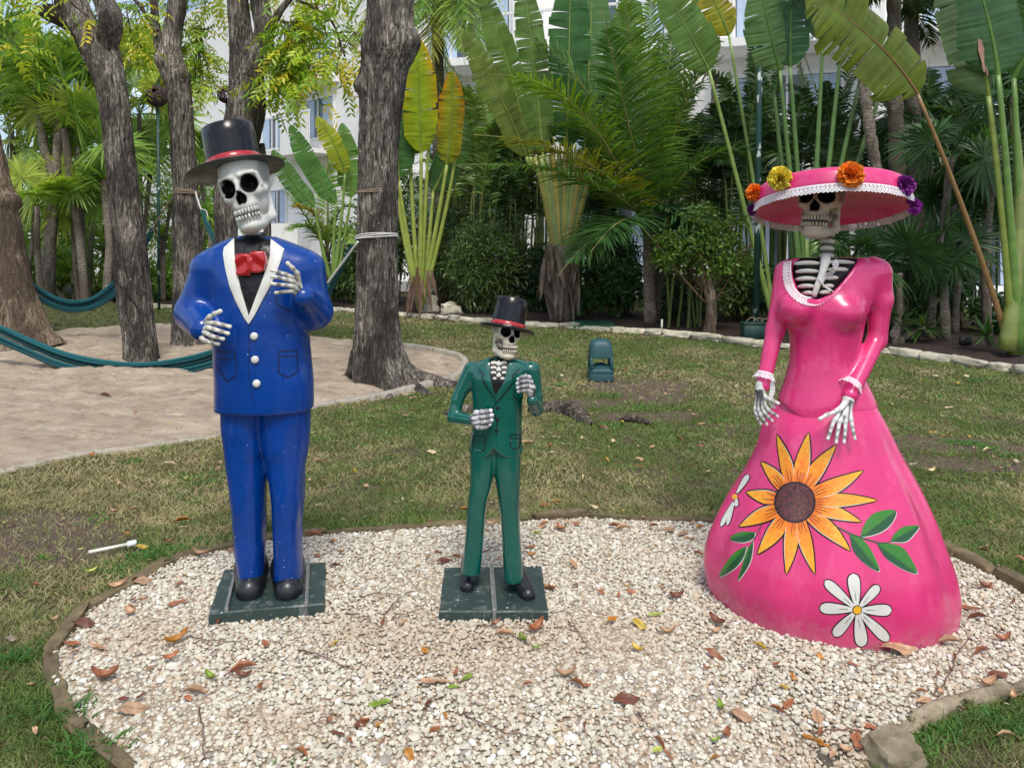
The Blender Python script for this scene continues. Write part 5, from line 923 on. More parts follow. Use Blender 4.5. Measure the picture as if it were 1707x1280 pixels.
def neck(parent, a, b, r, n, C=BONE):
    """stack of vertebra rings from a to b"""
    a, b = np.array(a), np.array(b); prof = []
    ax = Vector(b-a); q = ax.normalized().to_track_quat('Z', 'Y').to_matrix().to_4x4(); q.translation = Vector(a); H = ax.length
    g = Geo()
    for k in range(n):
        h = H/n; z = k*h; pr = [(r*.55, z), (r*.62, z+h*.16), (r*.98, z+h*.3), (r*1.02, z+h*.55), (r*.9, z+h*.74), (r*.6, z+h*.86), (r*.55, z+h)]
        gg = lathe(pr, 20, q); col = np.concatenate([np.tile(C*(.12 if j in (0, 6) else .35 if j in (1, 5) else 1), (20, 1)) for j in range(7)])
        g.add(gg.V[0], gg.F[0], col)
    ob('neck', g, M_bone, parent)
def make_hand(parent, D, wrist, knuck, fingers, r=.0105, wr=.02, outline=.0, bone=BONE*1.05, res=.0034, ink=1.0, palm=.016, thumb=None, label=None):
    """points are (px, py, dd): dd = depth offset from D"""
    Q = lambda t: P(t[0], t[1], D+(t[2] if len(t) > 2 else 0)); W = Q(wrist); segs = []; joints = []
    for k, (kn, f) in enumerate(zip(knuck, fingers)):
        pts = [Q(kn)]+[Q(t) for t in f]
        if len(pts) == 2:
            a, b = pts; n_ = np.array([0, -.012, .004]); pts = [a, a+(b-a)*.42+n_, a+(b-a)*.73+n_*.8, b]
        chain = [(W+(pts[0]-W)*.12, pts[0], r*1.15, r*1.12, k)]
        for i in range(len(pts)-1): chain.append((pts[i], pts[i+1], r*(1.1-.09*i), r*(1-.1*i), k)); joints.append(pts[i])
        segs += chain
    if thumb:
        pts = [Q(t) for t in thumb]; 
        if len(pts) == 2: pts = [pts[0], (pts[0]+pts[1])/2+np.array([0, -.006, .003]), pts[1]]
        segs.append((W+(pts[0]-W)*.2, pts[0], r*1.2, r*1.1, 9))
        for i in range(len(pts)-1): segs.append((pts[i], pts[i+1], r*1.08, r*.9, 9)); joints.append(pts[i])
    cen = np.mean([Q(k) for k in knuck], 0)
    def per(p):
        out = {}
        for a, b, ra, rb, k in segs:
            m = (a+b)/2; d = np.minimum(s_cap(p, a, m, ra, (ra+rb)/2*.74), s_cap(p, m, b, (ra+rb)/2*.74, rb))
            out[k] = np.minimum(out[k], d) if k in out else d
        return out
    def fn(p):
        o = per(p); d = None
        for v in o.values(): d = v if d is None else smin(d, v, .004)
        d = smin(d, s_cap(p, W, W+(cen-W)*.72, wr*.8, palm), .012)
        return smin(d, s_cap(p, W+(W-cen)*.25, W, wr*.85, wr*.9), .01)
    allp = np.array([s[0] for s in segs]+[s[1] for s in segs]+[W+(W-cen)*.3]); lo = allp.min(0)-.03; hi = allp.max(0)+.03
    V, F = sculpt(fn, lo, hi, res)
    o = np.sort(np.stack(list(per(V).values()), 1), 1); gap = np.clip(1-(o[:, 1]-o[:, 0])/(.004+outline), 0, 1)*(o[:, 1] < .012)
    J = np.array(joints); dj = np.linalg.norm(V[:, None]-J[None], axis=2).min(1); jd = np.exp(-((dj-r*.75)/(.0035))**2)
    n_ = fbm(V*70, 3, 7)*.5+.5; pd = np.clip(1-np.abs(o[:, 0])/.006, 0, 1)
    k = np.clip(ink*(.85*gap+.6*jd*(.4+n_))+.15*(o[:, 0] > .004), 0, .93)[:, None]
    c = bone*(.85+.25*n_[:, None])*(1-k)+np.array([.035, .036, .04])*k
    return ob('hand', (V, F, c), M_bone, parent, label=label)
def top_hat(parent, D, centre, rb, rc0, rc1, h, band, rx, ry, thick, sub_bot, thin=.006):
    c = P(centre[0], centre[1], D); M = (Matrix.Rotation(math.radians(ry), 4, 'Y')@Matrix.Rotation(math.radians(rx), 4, 'X')); M.translation = Vector(c)
    n = 56; q = [(rc1*.0+.001, h-.004), (rc1*.6, h-.002), (rc1-.004, h), (rc1, h-.004)]+[(rc0+(rc1-rc0)*t, h*t) for t in (.75, .5, .3, .1, 0)]
    cr = ob('hat', lathe(q, n, M), M_black, parent, label=None)
    ob('hat_band', lathe([(rc0+.0005, band[0]), (rc0+.003, band[0]+.001), (rc0+(rc1-rc0)*band[1]/h+.003, band[1]-.001), (rc0+(rc1-rc0)*band[1]/h+.0005, band[1])], n, M), M_red, cr)
    g = lathe([(rc0*.9, 0), (rc0, thick*.5), (rb-.004, thick*.5+.001), (rb, thick*.25), (rb, -thick*.25), (rb-.004, -thick*.5), (rc0*.8, -thick*.5), (rc0*.3, thick*.2)], n, M)
    ob('brim', g, sub_bot, cr); return cr
def button(parent, bvh, px, py, r, mat, h=.009):
    p, n = surf(bvh, px, py); q = n.to_track_quat('Z', 'Y').to_matrix().to_4x4(); q.translation = p
    ob('button', lathe([(.0005, h), (r*.5, h*.95), (r*.85, h*.75), (r, h*.3), (r, -.003)], 16, q), mat, parent)
def slab(parent, fl, fr, br, bl, z, mat):
    T = np.array([G(*q, z) for q in (fl, fr, br, bl)]); c = T.mean(0); ins = T+(c-T)*.02; T2 = T.copy(); T2[:, 2] -= .006; B = T.copy(); B[:, 2] = -.02
    n = 8; g = Geo(); rings = []
    def ring(q):
        o = []
        for i in range(4):
            for t in range(n): o.append(q[i]+(q[(i+1) % 4]-q[i])*t/n)
        return np.array(o)
    r0, r1, r2 = ring(B), ring(T2), ring(ins); jit = fbm(r1*23, 3, 4)[:, None]*.004; r1 = r1+jit*np.array([1, 1, 0]); m = 4*n
    V = np.vstack([r0, r1, r2, c]); i = np.arange(m); j = (i+1) % m
    g.add(V, np.vstack([np.stack([i, j, m+j, m+i], 1), np.stack([m+i, m+j, 2*m+j, 2*m+i], 1)]))
    g.F.append(np.stack([2*m+i, 2*m+j, np.full(m, 3*m)], 1))
    return ob('base_slab', g, mat, parent, smooth=False), c
def strap(parent, a, b, z, zb, w=.014, bot=None):
    A, B = G(*a, z+.004), G(*b, z+.004); d = nrm(B-A); s = np.array([d[1], -d[0], 0])*w/2; up = np.array([0, 0, .009]); B2 = B+d*.012; dn = B2.copy(); dn[2] = zb
    g = Geo()
    for lo, hi, o1, o2 in ((A, B2, up, -up*.3),):
        V = [lo-s+o2, lo+s+o2, lo+s+up, lo-s+up, hi-s+o2, hi+s+o2, hi+s+up, hi-s+up]
        g.add(V, [[0, 1, 2, 3], [4, 7, 6, 5], [0, 4, 5, 1], [1, 5, 6, 2], [2, 6, 7, 3], [3, 7, 4, 0]])
        V = [lo-s+up, lo-s+up+[0, 0, .012], hi-s+up+[0, 0, .012], hi-s+up, lo-s*.7+up, lo-s*.7+up+[0, 0, .012], hi-s*.7+up+[0, 0, .012], hi-s*.7+up]
        g.add(V, [[0, 1, 2, 3], [4, 7, 6, 5], [1, 5, 6, 2], [0, 4, 5, 1], [3, 2, 6, 7], [0, 3, 7, 4]])
    h = B2[2]-zb; V, F = box((0, 0, 0), (w*.8, .007, h+.01)); an = math.atan2(d[1], d[0])+math.pi/2
    V = V@np.array([[math.cos(an), math.sin(an), 0], [-math.sin(an), math.cos(an), 0], [0, 0, 1]])+B2+[0, 0, -h/2]
    g.add(V, F); ob('metal_strap', g, M_steel, parent, smooth=False)
def shoe(parent, D, heel, toe, r, zt, mat, w=1.0):
    def fn(p):
        a, b = np.array(heel), np.array(toe)
        d = smin(s_cap(p, a+[0, 0, .03], b+[0, 0, -.002], r*1.08, r*.86), s_cap(p, a+[0, 0, .075], a+[0, 0, .02], r*.8, r), .03)
        return np.maximum(d, zt-p[:, 2])
    lo = np.minimum(heel, toe)-r*1.6; hi = np.maximum(heel, toe)+r*1.6+[0, 0, .07]
    V, F = sculpt(fn, lo, hi, .0075); return ob('shoe', (V, F), mat, parent)

# ------------------------------------------------------------------ 1. tall man in the blue suit
D = 3.2
zs = .055
blue = thing('skeleton_statue', 'tallest skeleton statue in glossy blue suit, white lapels, red bow tie and black top hat', 'statue', ((445-CX)/K*D, D, 0))
slab(blue, (347, 1022), (541, 1005), (543, 936), (373, 949), zs, M_slab)
strap(blue, (394, 949), (378, 1014), zs, -.01); strap(blue, (514, 937), (511, 1003), zs, -.01)
tt = tab([(679, 361, 521, .15), (672, 361.5, 521, .152), (640, 361, 520, .157), (600, 360, 516, .16), (560, 358, 513, .16), (500, 356, 513, .155), (460, 345, 520, .145), (440, 336, 526, .13), (424, 342, 518, .115), (411, 356, 500, .1), (402, 373, 478, .085), (395, 392, 458, .06)], D)
q = lambda a, b, d=0: P(a, b, D+d)
def jk(p):
    d = s_loft(p, tt, 2.25); d = d+.0
    
    d = smin(d, s_cap(p, q(347, 453), q(323, 522, -.01), .07, .067), .05)
    d = smin(d, s_cap(p, q(322, 522, -.01), q(338, 547, -.15), .072, .052), .03)
    d = smin(d, s_cap(p, q(511, 453), q(525, 519, -.01), .074, .064), .05)
    d = smin(d, s_cap(p, q(527, 521, -.01), q(506, 495, -.15), .066, .045), .03)
    cr = np.abs(p[:, 0]-q(416, 0)[0]); fr = p[:, 1] < D-.05
    d = d+np.where(fr & (p[:, 2] < Xz(540, D)), .004*np.exp(-(cr/.004)**2), 0)
    return d+.0035*fbm(p*7, 3, 2)
V, F = sculpt(jk, (-1.48, D-.34, Xz(682, D)), (-.68, D+.22, Xz(385, D)), .0085)
jacket = ob('jacket', (V, F), M_blue, blue)
lt = [tab([(668, 371, 446, .108), (700, 371, 445, .108), (740, 375, 443.5, .104), (780, 380, 443, .096), (830, 387, 442.5, .088), (880, 392, 442, .078), (930, 396, 440, .068), (965, 400, 438, .06)], D),
      tab([(668, 436, 517, .11), (700, 437, 516, .112), (740, 440, 513, .108), (780, 446, 508, .096), (830, 454, 505, .088), (880, 456, 503, .08), (930, 458, 502, .072), (963, 458, 502, .066)], D)]
def tr(p):
    d = smin(s_loft(p, lt[0], 2.2), s_loft(p, lt[1], 2.2), .018)
    return d+.005*fbm(p*np.array([16, 16, 3.]), 3, 8)+.0045*fbm(p*9, 2, 9)
V, F = sculpt(tr, (-1.25, D-.14, Xz(968, D)), (-.82, D+.14, Xz(664, D)), .0085)
ob('trousers', (V, F), M_blue, blue)
for (x, y), (x2, y2) in (((419, 965), (416, 980)), ((480, 963), (480, 980))):
    a = G(x, y+4, zs); a[2] = zs+.03; b = G(x2, y2+12, zs); b[2] = zs+.025; shoe(blue, D, a, b, .064, zs-.004, M_shoe)
bj = bvh_of(jacket); z2 = lambda pts: [(270+.2422*a, 380+.2422*b) for a, b in pts]
overlay('shirt', z2([(494, 66), (560, 52), (700, 52), (752, 62), (742, 200), (700, 340), (640, 490), (600, 602), (545, 420), (510, 250)]), bj, .002, M_shirt, blue, 5)
lw = dict(thick=.008, dome=.003)
overlay('lapel', z2([(500, 80), (502, 180), (512, 270), (545, 420), (600, 605), (600, 660), (570, 620), (510, 500), (470, 400), (440, 280), (425, 180), (432, 140)]), bj, .007, M_white, blue, 4, **lw)
overlay('lapel', z2([(748, 85), (744, 200), (700, 340), (650, 470), (601, 605), (601, 660), (640, 600), (690, 500), (745, 400), (785, 320), (820, 220), (840, 150)]), bj, .007, M_white, blue, 4, **lw)
# folded black collar
def col_(p):
    c = q(422, 408, -.015); d = 1e3
    for k, (r, t, dz) in enumerate(((.06, .019, -.018), (.052, .017, .004), (.047, .013, .022))):
        v = (p-c-[0, 0, dz])*np.array([1, .8, 1]); v[:, 2] -= v[:, 1]*.3+.004*np.sin(np.arctan2(v[:, 1], v[:, 0])*3+k*2); d = smin(d, np.sqrt((np.hypot(v[:, 0], v[:, 1])-r)**2+v[:, 2]**2)-t, .006) if k else np.sqrt((np.hypot(v[:, 0], v[:, 1])-r)**2+v[:, 2]**2)-t
    return smin(d, s_ell(p, c+[0, 0, -.03], (.055, .07, .03)), .01)
V, F = sculpt(col_, q(423, 402)-.12, q(423, 402)+.12, .006); ob('collar', (V, F), M_shirt, blue)
neck(blue, q(422, 406, .0), q(422, 374, .01), .034, 3)
def bow(p):
    c = q(419, 440, -.145); v = p-c; x = np.abs(v[:, 0]); d = s_box(np.stack([x-.028, v[:, 1]+.1*0, v[:, 2]-.006*np.sign(v[:, 0])-x*.12], 1), 0, (.03, .02, .042), .007)
    d = smin(d, s_box(v, (0, -.006, -.004), (.011, .02, .028), .01), .006); d = smax(d, -(s_cap(np.stack([x, v[:, 1], v[:, 2]], 1), (0, -.022, -.07), (0, -.022, -.034), .014, .002)), .006)
    return d+.0035*np.sin(v[:, 2]*90+x*60)*(x > .012)
V, F = sculpt(bow, q(419, 440, -.145)-[.08, .05, .065], q(419, 440, -.145)+[.08, .05, .065], .0045); ob('bow_tie', (V, F), M_red, blue)
for a, b in ((635, 745), (641, 906), (652, 1070)): button(blue, bj, *z2([(a, b)])[0], .0155, M_white, .012)
def pocket(parent, bv, zf, pts, flap, w=2.2, m=M_line, nm='pocket_outline'):
    g = zf(pts)
    for i in range(len(g)-1): overlay(nm, stroke([g[i], ((g[i][0]+g[i+1][0])/2+.3, (g[i][1]+g[i+1][1])/2+.3), g[i+1]], w, w*.85, 8, False), bv, .0014, m, parent, 3)
    if flap: f = zf(flap); overlay(nm, stroke([f[0], ((f[0][0]+f[1][0])/2, (f[0][1]+f[1][1])/2), f[1]], w*.7, w*.7, 8), bv, .0016, m, parent, 3)
M_pline = simple('airbrushed_navy_line', (.006, .012, .05), .35, var=.5, scale=60)
pocket(blue, bj, z2, [(800, 850), (928, 838), (935, 985), (870, 1028), (806, 1000), (800, 850)], [(806, 885), (925, 880)], m=M_pline)
pocket(blue, bj, z2, [(376, 848), (500, 855), (515, 1010), (448, 1055), (378, 950)], [(385, 900), (500, 905)], m=M_pline)
pocket(blue, bj, z2, [(782, 470), (790, 520), (870, 572), (900, 550)], None, m=M_pline)
overlay('seam', stroke(z2([(598, 665), (598, 900), (606, 1070), (640, 1215)]), 1.1, 1.1, 14), bj, .0012, M_pline, blue, 5)
sk, _ = make_skull(blue, q(398.5, 311, -.13), .36, 2, 3, -17, np.array([.66, .66, .61]), wide=.87, eye=(.1, .1), toothdark=.45, full=1)
g = Geo()
top_hat(blue, D, (393, 285), .2, .109, .106, .19, (.014, .052), -8, -14, .005, M_brim)
lab = None
make_hand(blue, D-.19, (331, 549, .05), [(348, 537, -.005), (347, 546, -.01), (344, 555, -.01), (337, 564)],
          [[(360, 539, -.015), (373, 542, -.02), (383, 544.5, -.02)], [(357, 549, -.022), (370, 553, -.03), (380, 556, -.028)], [(352, 560, -.02), (363, 563, -.026), (372, 565, -.024)], [(345, 569, -.012), (355, 572, -.016), (364, 573, -.014)]],
          r=.0105, ink=1.5, thumb=[(350, 528, -.012), (358, 523, -.02), (367, 519, -.02)])
make_hand(blue, D-.19, (503, 492, .04), [(488, 462, -.012), (489, 469, -.015), (489, 477, -.015), (487, 485, -.01)],
          [[(476, 457.5, -.025), (465, 454, -.032), (453, 450.5, -.03)], [(477, 466, -.03), (466, 463, -.04), (453.5, 461, -.036)], [(476, 475.5, -.03), (465, 474.5, -.04), (453, 473, -.036)], [(477, 486, -.02), (469, 487, -.028), (460, 488, -.026)]],
          r=.0095, ink=1.5, thumb=[(496, 456, -.012), (488, 447, -.03), (479.5, 439, -.036)])

# ------------------------------------------------------------------ 2. boy in the green suit
zs = .05
boy = thing('skeleton_statue', 'smallest skeleton statue in green suit and tall black top hat with thin red band', 'statue', ((825-CX)/K*D, D, 0))
slab(boy, (732, 1018), (914, 1018), (903, 943), (741, 945), zs, M_slab)
strap(boy, (819, 945), (824, 1015), zs, -.01, .018)
tt2 = tab([(762, 781, 871, .066), (745, 782, 870.5, .066), (720, 786, 870, .066), (690, 788, 870, .066), (650, 786, 874, .07), (622, 783, 882, .068), (608, 788, 886, .055), (600, 803, 872, .045), (595.5, 818, 853, .03)], D)
def jk2(p):
    d = s_loft(p, tt2, 2.3); x = pxof(p)[:, 0]
    d = smin(d, s_cap(p, q(787, 617), q(763, 665, 0), .036, .027), .012); d = smin(d, s_cap(p, q(763, 665), q(756, 695, -.01), .027, .027), .01)
    d = smin(d, s_cap(p, q(756, 695, -.01), q(796, 702, -.09), .027, .022), .008)
    d = smin(d, s_cap(p, q(887, 616), q(893, 660, 0), .035, .028), .012); d = smin(d, s_cap(p, q(893, 660), q(894, 684, -.01), .028, .026), .01)
    d = smin(d, s_cap(p, q(894, 684, -.01), q(887, 667, -.08), .026, .023), .008)
    hem = np.interp(x, [780, 795, 810, 818, 823, 828, 838, 852, 872], [752, 758, 756, 749, 741, 746, 754, 758, 755])
    return smax(d, Xz(hem, D)-p[:, 2], .006)+.0015*fbm(p*14, 3, 5)
V, F = sculpt(jk2, (-.3, D-.16, Xz(764, D)), (.14, D+.11, Xz(592, D)), .0062)
jb = ob('jacket', (V, F), M_green, boy)
lt2 = [tab([(742, 784, 828, .06), (770, 784, 825, .06), (800, 784, 821, .056), (840, 780, 812, .048), (880, 777, 808, .043), (920, 773, 804, .04), (955, 769, 801, .04)], D),
       tab([(742, 820, 869, .06), (770, 822, 868, .06), (800, 826, 867, .056), (850, 833, 866, .05), (890, 836, 867, .045), (930, 838, 870, .044), (966, 840, 873, .046)], D)]
tr2 = lambda p: smin(s_loft(p, lt2[0], 2.3), s_loft(p, lt2[1], 2.3), .015)+.003*fbm(p*np.array([20, 20, 4.]), 3, 6)
V, F = sculpt(tr2, (-.24, D-.09, Xz(968, D)), (.07, D+.09, Xz(738, D)), .0065); ob('trousers', (V, F), M_green, boy)
for (x, y), (x2, y2) in (((785, 958), (779, 982)), ((857, 966), (880, 996))):
    a = G(x, y+3, zs); a[2] = zs+.026; b = G(x2, y2, zs); b[2] = zs+.016; shoe(boy, D, a, b, .036, zs-.004, M_shoe)
b2 = bvh_of(jb); z4 = lambda pts: [(730+.1953*a, 480+.1953*b) for a, b in pts]; z5 = lambda pts: [(710+.2733*a, 700+.2733*b) for a, b in pts]
overlay('shirt', z4([(440, 603), (520, 597), (598, 603), (592, 700), (560, 810), (495, 915), (470, 860), (448, 760)]), b2, .0015, M_line, boy, 4)
for s, pts in ((0, [(440, 598), (446, 760), (490, 935), (375, 765), (397, 743), (350, 690), (392, 625)]), (1, [(602, 598), (692, 688), (632, 750), (648, 788), (486, 985), (490, 925), (562, 800), (592, 700)])):
    overlay('lapel', z4(pts), b2, .005, M_green, boy, 3.2, thick=.006, dome=.002)
for pts in ([(350, 690), (372, 718), (397, 743)], [(397, 743), (385, 755), (375, 765)], [(375, 765), (430, 855), (490, 940)], [(692, 690), (662, 722), (630, 750)], [(648, 790), (575, 885), (484, 985)], [(484, 985), (470, 1050), (505, 1130), (498, 1260)], [(630, 752), (640, 770), (648, 790)]):
    overlay('lapel_outline', stroke(z4(pts), 1.6, 1.5, 10), b2, .0062, M_line, boy, 3)
for y, a, b, c, d in ((640, 452, 508, 540, 588), (680, 450, 500, 545, 588), (722, 452, 498, 545, 582), (772, 470, 500, 535, 568)):
    for u, v in ((a, b), (c, d)): overlay('rib', stroke(z4([(u, y+4), ((u+v)/2, y-3), (v, y+3)]), 3.6, 3.6, 8), b2, .003, M_bone, boy, 2.5, col=BONE, thick=.003, dome=.002)
for y in (640, 688, 738): overlay('breastbone', z4([(520, y-20), (543, y+8), (532, y+22), (506, y+22), (496, y+8)]), b2, .003, M_bone, boy, 2.5, col=BONE, thick=.003, dome=.003)
pocket(boy, b2, z4, [(655, 838), (642, 925), (690, 962), (722, 930)], None, 1.4)
pocket(boy, b2, z5, [(290, 95), (362, 100), (360, 180), (320, 196), (284, 182), (290, 95)], [(291, 122), (361, 126)], 1.4)
pocket(boy, b2, z5, [(512, 90), (574, 88), (572, 160), (545, 182), (515, 160), (512, 90)], [(513, 112), (573, 110)], 1.4)
for a, b in ((512, 1020), (508, 1118), (498, 1215)): button(boy, b2, *z4([(a, b)])[0], .0072, M_black, .006)
neck(boy, q(832, 603, 0), q(832, 572, .01), .02, 4)
make_skull(boy, q(852.5, 553.5, -.055), .205, 24, -2, 6, np.array([.66, .6, .48]), wide=.92, eye=(.1, .1), open_=.025, res=.012, cut=.72)
top_hat(boy, D, (845.5, 549), .117, .071, .066, .13, (.004, .028), -13, 11, .011, M_black)
mk = dict(ink=1.6, r=.0112, palm=.02, outline=.0015, bone=np.array([.66, .66, .68]), res=.003)
make_hand(boy, D-.1, (786, 700, .03), [(794, 688), (793, 695.5), (794, 703), (797, 711)],
          [[(803, 686.5, -.012), (811, 685.5, -.012), (818, 684.5, -.004)], [(803, 694.5, -.016), (812, 693.5, -.016), (820, 692, -.006)], [(804, 703, -.016), (813, 702, -.016), (819.5, 700, -.006)], [(803, 712, -.012), (810, 711.5, -.012), (816, 707, -.004)]], **mk)
make_hand(boy, D-.1, (886, 667, .03), [(882, 629), (885, 635.5), (886, 643), (884, 650)],
          [[(876, 627, -.012), (869, 628.5, -.012), (864, 632, -.004)], [(877, 634.5, -.016), (869, 636, -.016), (862.5, 639, -.006)], [(878, 642.5, -.016), (870, 644, -.016), (863, 646, -.006)], [(877, 650, -.012), (870, 651, -.012), (864.5, 652, -.004)]], **dict(mk, r=.0095, wr=.014))

# ------------------------------------------------------------------ 3. lady in the pink dress
D = 3.22
lady = thing('skeleton_statue', 'female skeleton statue in long pink dress with painted sunflower and wide flower-trimmed hat', 'statue', (1.33, D, 0))
srows = [(.83, 1304, 1452), (.757, 1284, 1467), (.64, 1270, 1488), (.52, 1249, 1512), (.40, 1221, 1533), (.30, 1201, 1547), (.2, 1187, 1560), (.12, 1183, 1566), (.06, 1186, 1567), (-.03, 1192, 1564)]
zt = np.array([r[0] for r in srows])[::-1]; lx = np.array([r[1] for r in srows])[::-1]; rx = np.array([r[2] for r in srows])[::-1]
zz = np.linspace(-.03, .83, 110); li = _smooth(zt, lx, zz); ri = _smooth(zt, rx, zz); n = 200; th = np.linspace(0, 2*np.pi, n, endpoint=False)
hw = (ri-li)/2/K*D; cxx = ((ri+li)/2-CX)/K*D; ang = math.radians(-19); ratio = np.interp(zz, [0, .3, .83], [.80, .83, .78]); a_ = hw/np.sqrt(math.cos(ang)**2+(ratio*math.sin(ang))**2)
fold = np.interp(zz, [0, .1, .4, .7, .83], [.3, .6, 1, .8, .0])
TH, ZZ = np.meshgrid(th, zz); rr = 1+fold[:, None]*(.016*np.cos(9*TH+.7)+.011*np.cos(14*TH+2.1+3*ZZ))+.012*vn(xyz(np.cos(TH)*3, np.sin(TH)*3, ZZ*4), 3)
lx_, ly_ = np.cos(TH)*a_[:, None]*rr, np.sin(TH)*(a_*ratio)[:, None]*rr
V = np.stack([cxx[:, None]+lx_*math.cos(ang)-ly_*math.sin(ang), D+lx_*math.sin(ang)+ly_*math.cos(ang)+0*ZZ, ZZ], -1).reshape(-1, 3)
i = np.arange(109)[:, None]*n; k = np.arange(n)[None]; k2 = (k+1) % n
skirt = ob('skirt', (V, np.stack([i+k, i+k2, i+n+k2, i+n+k], -1).reshape(-1, 4)), M_pink, lady)
tt3 = tab([(715, 1292, 1472, .16), (690, 1297, 1462, .155), (668, 1299, 1456, .15), (640, 1309, 1443, .13), (610, 1317, 1431, .118), (585, 1319, 1430, .114), (560, 1318, 1434, .12), (530, 1307, 1440, .13), (500, 1299, 1452, .128), (470, 1302, 1462, .115), (450, 1303, 1468, .1), (438, 1311, 1462, .085), (430, 1326, 1448, .06)], D)
UN = [(1318, 418), (1322, 460), (1330, 484), (1344, 497), (1364, 499), (1384, 491), (1400, 475), (1416, 455), (1428, 438), (1436, 418)]
def dr(p):
    pxy = pxof(p); x = pxy[:, 0]
    d = s_loft(p, tt3, 2.1)
    d = smin(d, s_ell(p, q3(1326, 513, -.085), (.066, .075, .068)), .035); d = smin(d, s_ell(p, q3(1404, 520, -.09), (.082, .08, .07)), .035)
    d = smin(d, s_cap(p, q3(1312, 455), q3(1292, 550, 0), .05, .036), .025); d = smin(d, s_cap(p, q3(1292, 550), q3(1272, 642, -.06), .036, .028), .02)
    d = smin(d, s_cap(p, q3(1460, 455), q3(1467, 500, 0), .062, .048), .03); d = smin(d, s_cap(p, q3(1467, 500), q3(1462, 568, 0), .048, .038), .02)
    d = smin(d, s_cap(p, q3(1460, 566), q3(1417, 658, -.15), .038, .03), .018)
    hem = np.interp(x, [1290, 1300, 1325, 1350, 1372, 1400, 1430, 1458, 1475], [664, 669, 681, 693, 698, 693, 686, 678, 674])
    arm = (x < 1296) | ((pxy[:, 1] > 600) & (p[:, 1] < D-.08-.02) & (x > 1385) & (x < 1446) & (p[:, 1] < D-.135+0*x))
    h = smax(d, Xz(hem, D)-p[:, 2], .008)
    armd = np.minimum(s_cap(p, q3(1292, 550), q3(1272, 642, -.06), .036, .028), s_cap(p, q3(1460, 566), q3(1417, 658, -.15), .038, .03))
    d = np.minimum(h, armd)
    m = (pxy[:, 1] < 520) & (p[:, 1] < D+.01) & (x > 1290) & (x < 1460); c = np.full(len(p), -1.)
    if m.any(): c[m] = np.minimum(sdist(pxy[m], UN)/400, (D-.02-p[m, 1]))
    return smax(d, c, .008)+.002*fbm(p*10, 3, 1)
q3 = lambda a, b, d=0: P(a, b, 3.22+d)
V, F = sculpt(dr, (.96, D-.22, Xz(716, D)), (1.64, D+.18, Xz(424, D)), .0075)
dress = ob('dress_bodice', (V, F), M_pink, lady)
# chest with ribs and breastbone
ch = tab([(520, 1318, 1430, .07), (480, 1318, 1434, .085), (450, 1316, 1440, .08), (436, 1322, 1440, .06), (430, 1330, 1430, .04)], D, .0)
V, F = sculpt(lambda p: s_loft(p, ch, 2.2), (1.1, D-.12, Xz(522, D)), (1.52, D+.1, Xz(426, D)), .008); chest = ob('chest', (V, F), M_shirt, lady)
for y, l, r in ((439, 1324, 1366), (452.5, 1326, 1364), (465, 1326, 1361), (477.5, 1329, 1358), (489, 1336, 1356)):
    pa = spl([q3(l, y+1, -.05), q3((l+r)/2, y-1, -.083), q3(r, y, -.095)], 9); ob('rib', gt(tube(pa, [.004, .0075, .0085, .009, .009, .009, .0085, .0075, .005], 10), np.array([.6, .58, .52])), M_bone, lady)
for y, l, r in ((437.5, 1380, 1424), (450, 1378, 1420), (464, 1375, 1408), (477.5, 1371, 1398), (488, 1366, 1390)):
    pa = spl([q3(l, y, -.095), q3((l+r)/2, y-1, -.083), q3(r, y+1, -.055)], 9); ob('rib', gt(tube(pa, [.004, .0075, .0085, .009, .009, .009, .0085, .0075, .005], 10), np.array([.6, .58, .52])), M_bone, lady)
pa = spl([q3(1377, 428, -.06), q3(1375, 440, -.10), q3(1369, 460, -.108), q3(1362, 478, -.108), q3(1357, 494, -.1)], 14)
ob('breastbone', gt(tube(pa, np.interp(np.linspace(0, 1, 14), [0, .15, .4, .8, 1], [.017, .02, .014, .012, .009]), 12), np.array([.7, .69, .64])), M_bone, lady)
neck(lady, q3(1378, 433, 0), q3(1380, 385, .02), .029, 4, np.array([.6, .56, .48]))
make_skull(lady, q3(1361, 327, -.08), .31, -34, -2, 4, np.array([.5, .43, .33]), wide=.95, eye=(.105, .09), open_=.03, toothdark=.25)
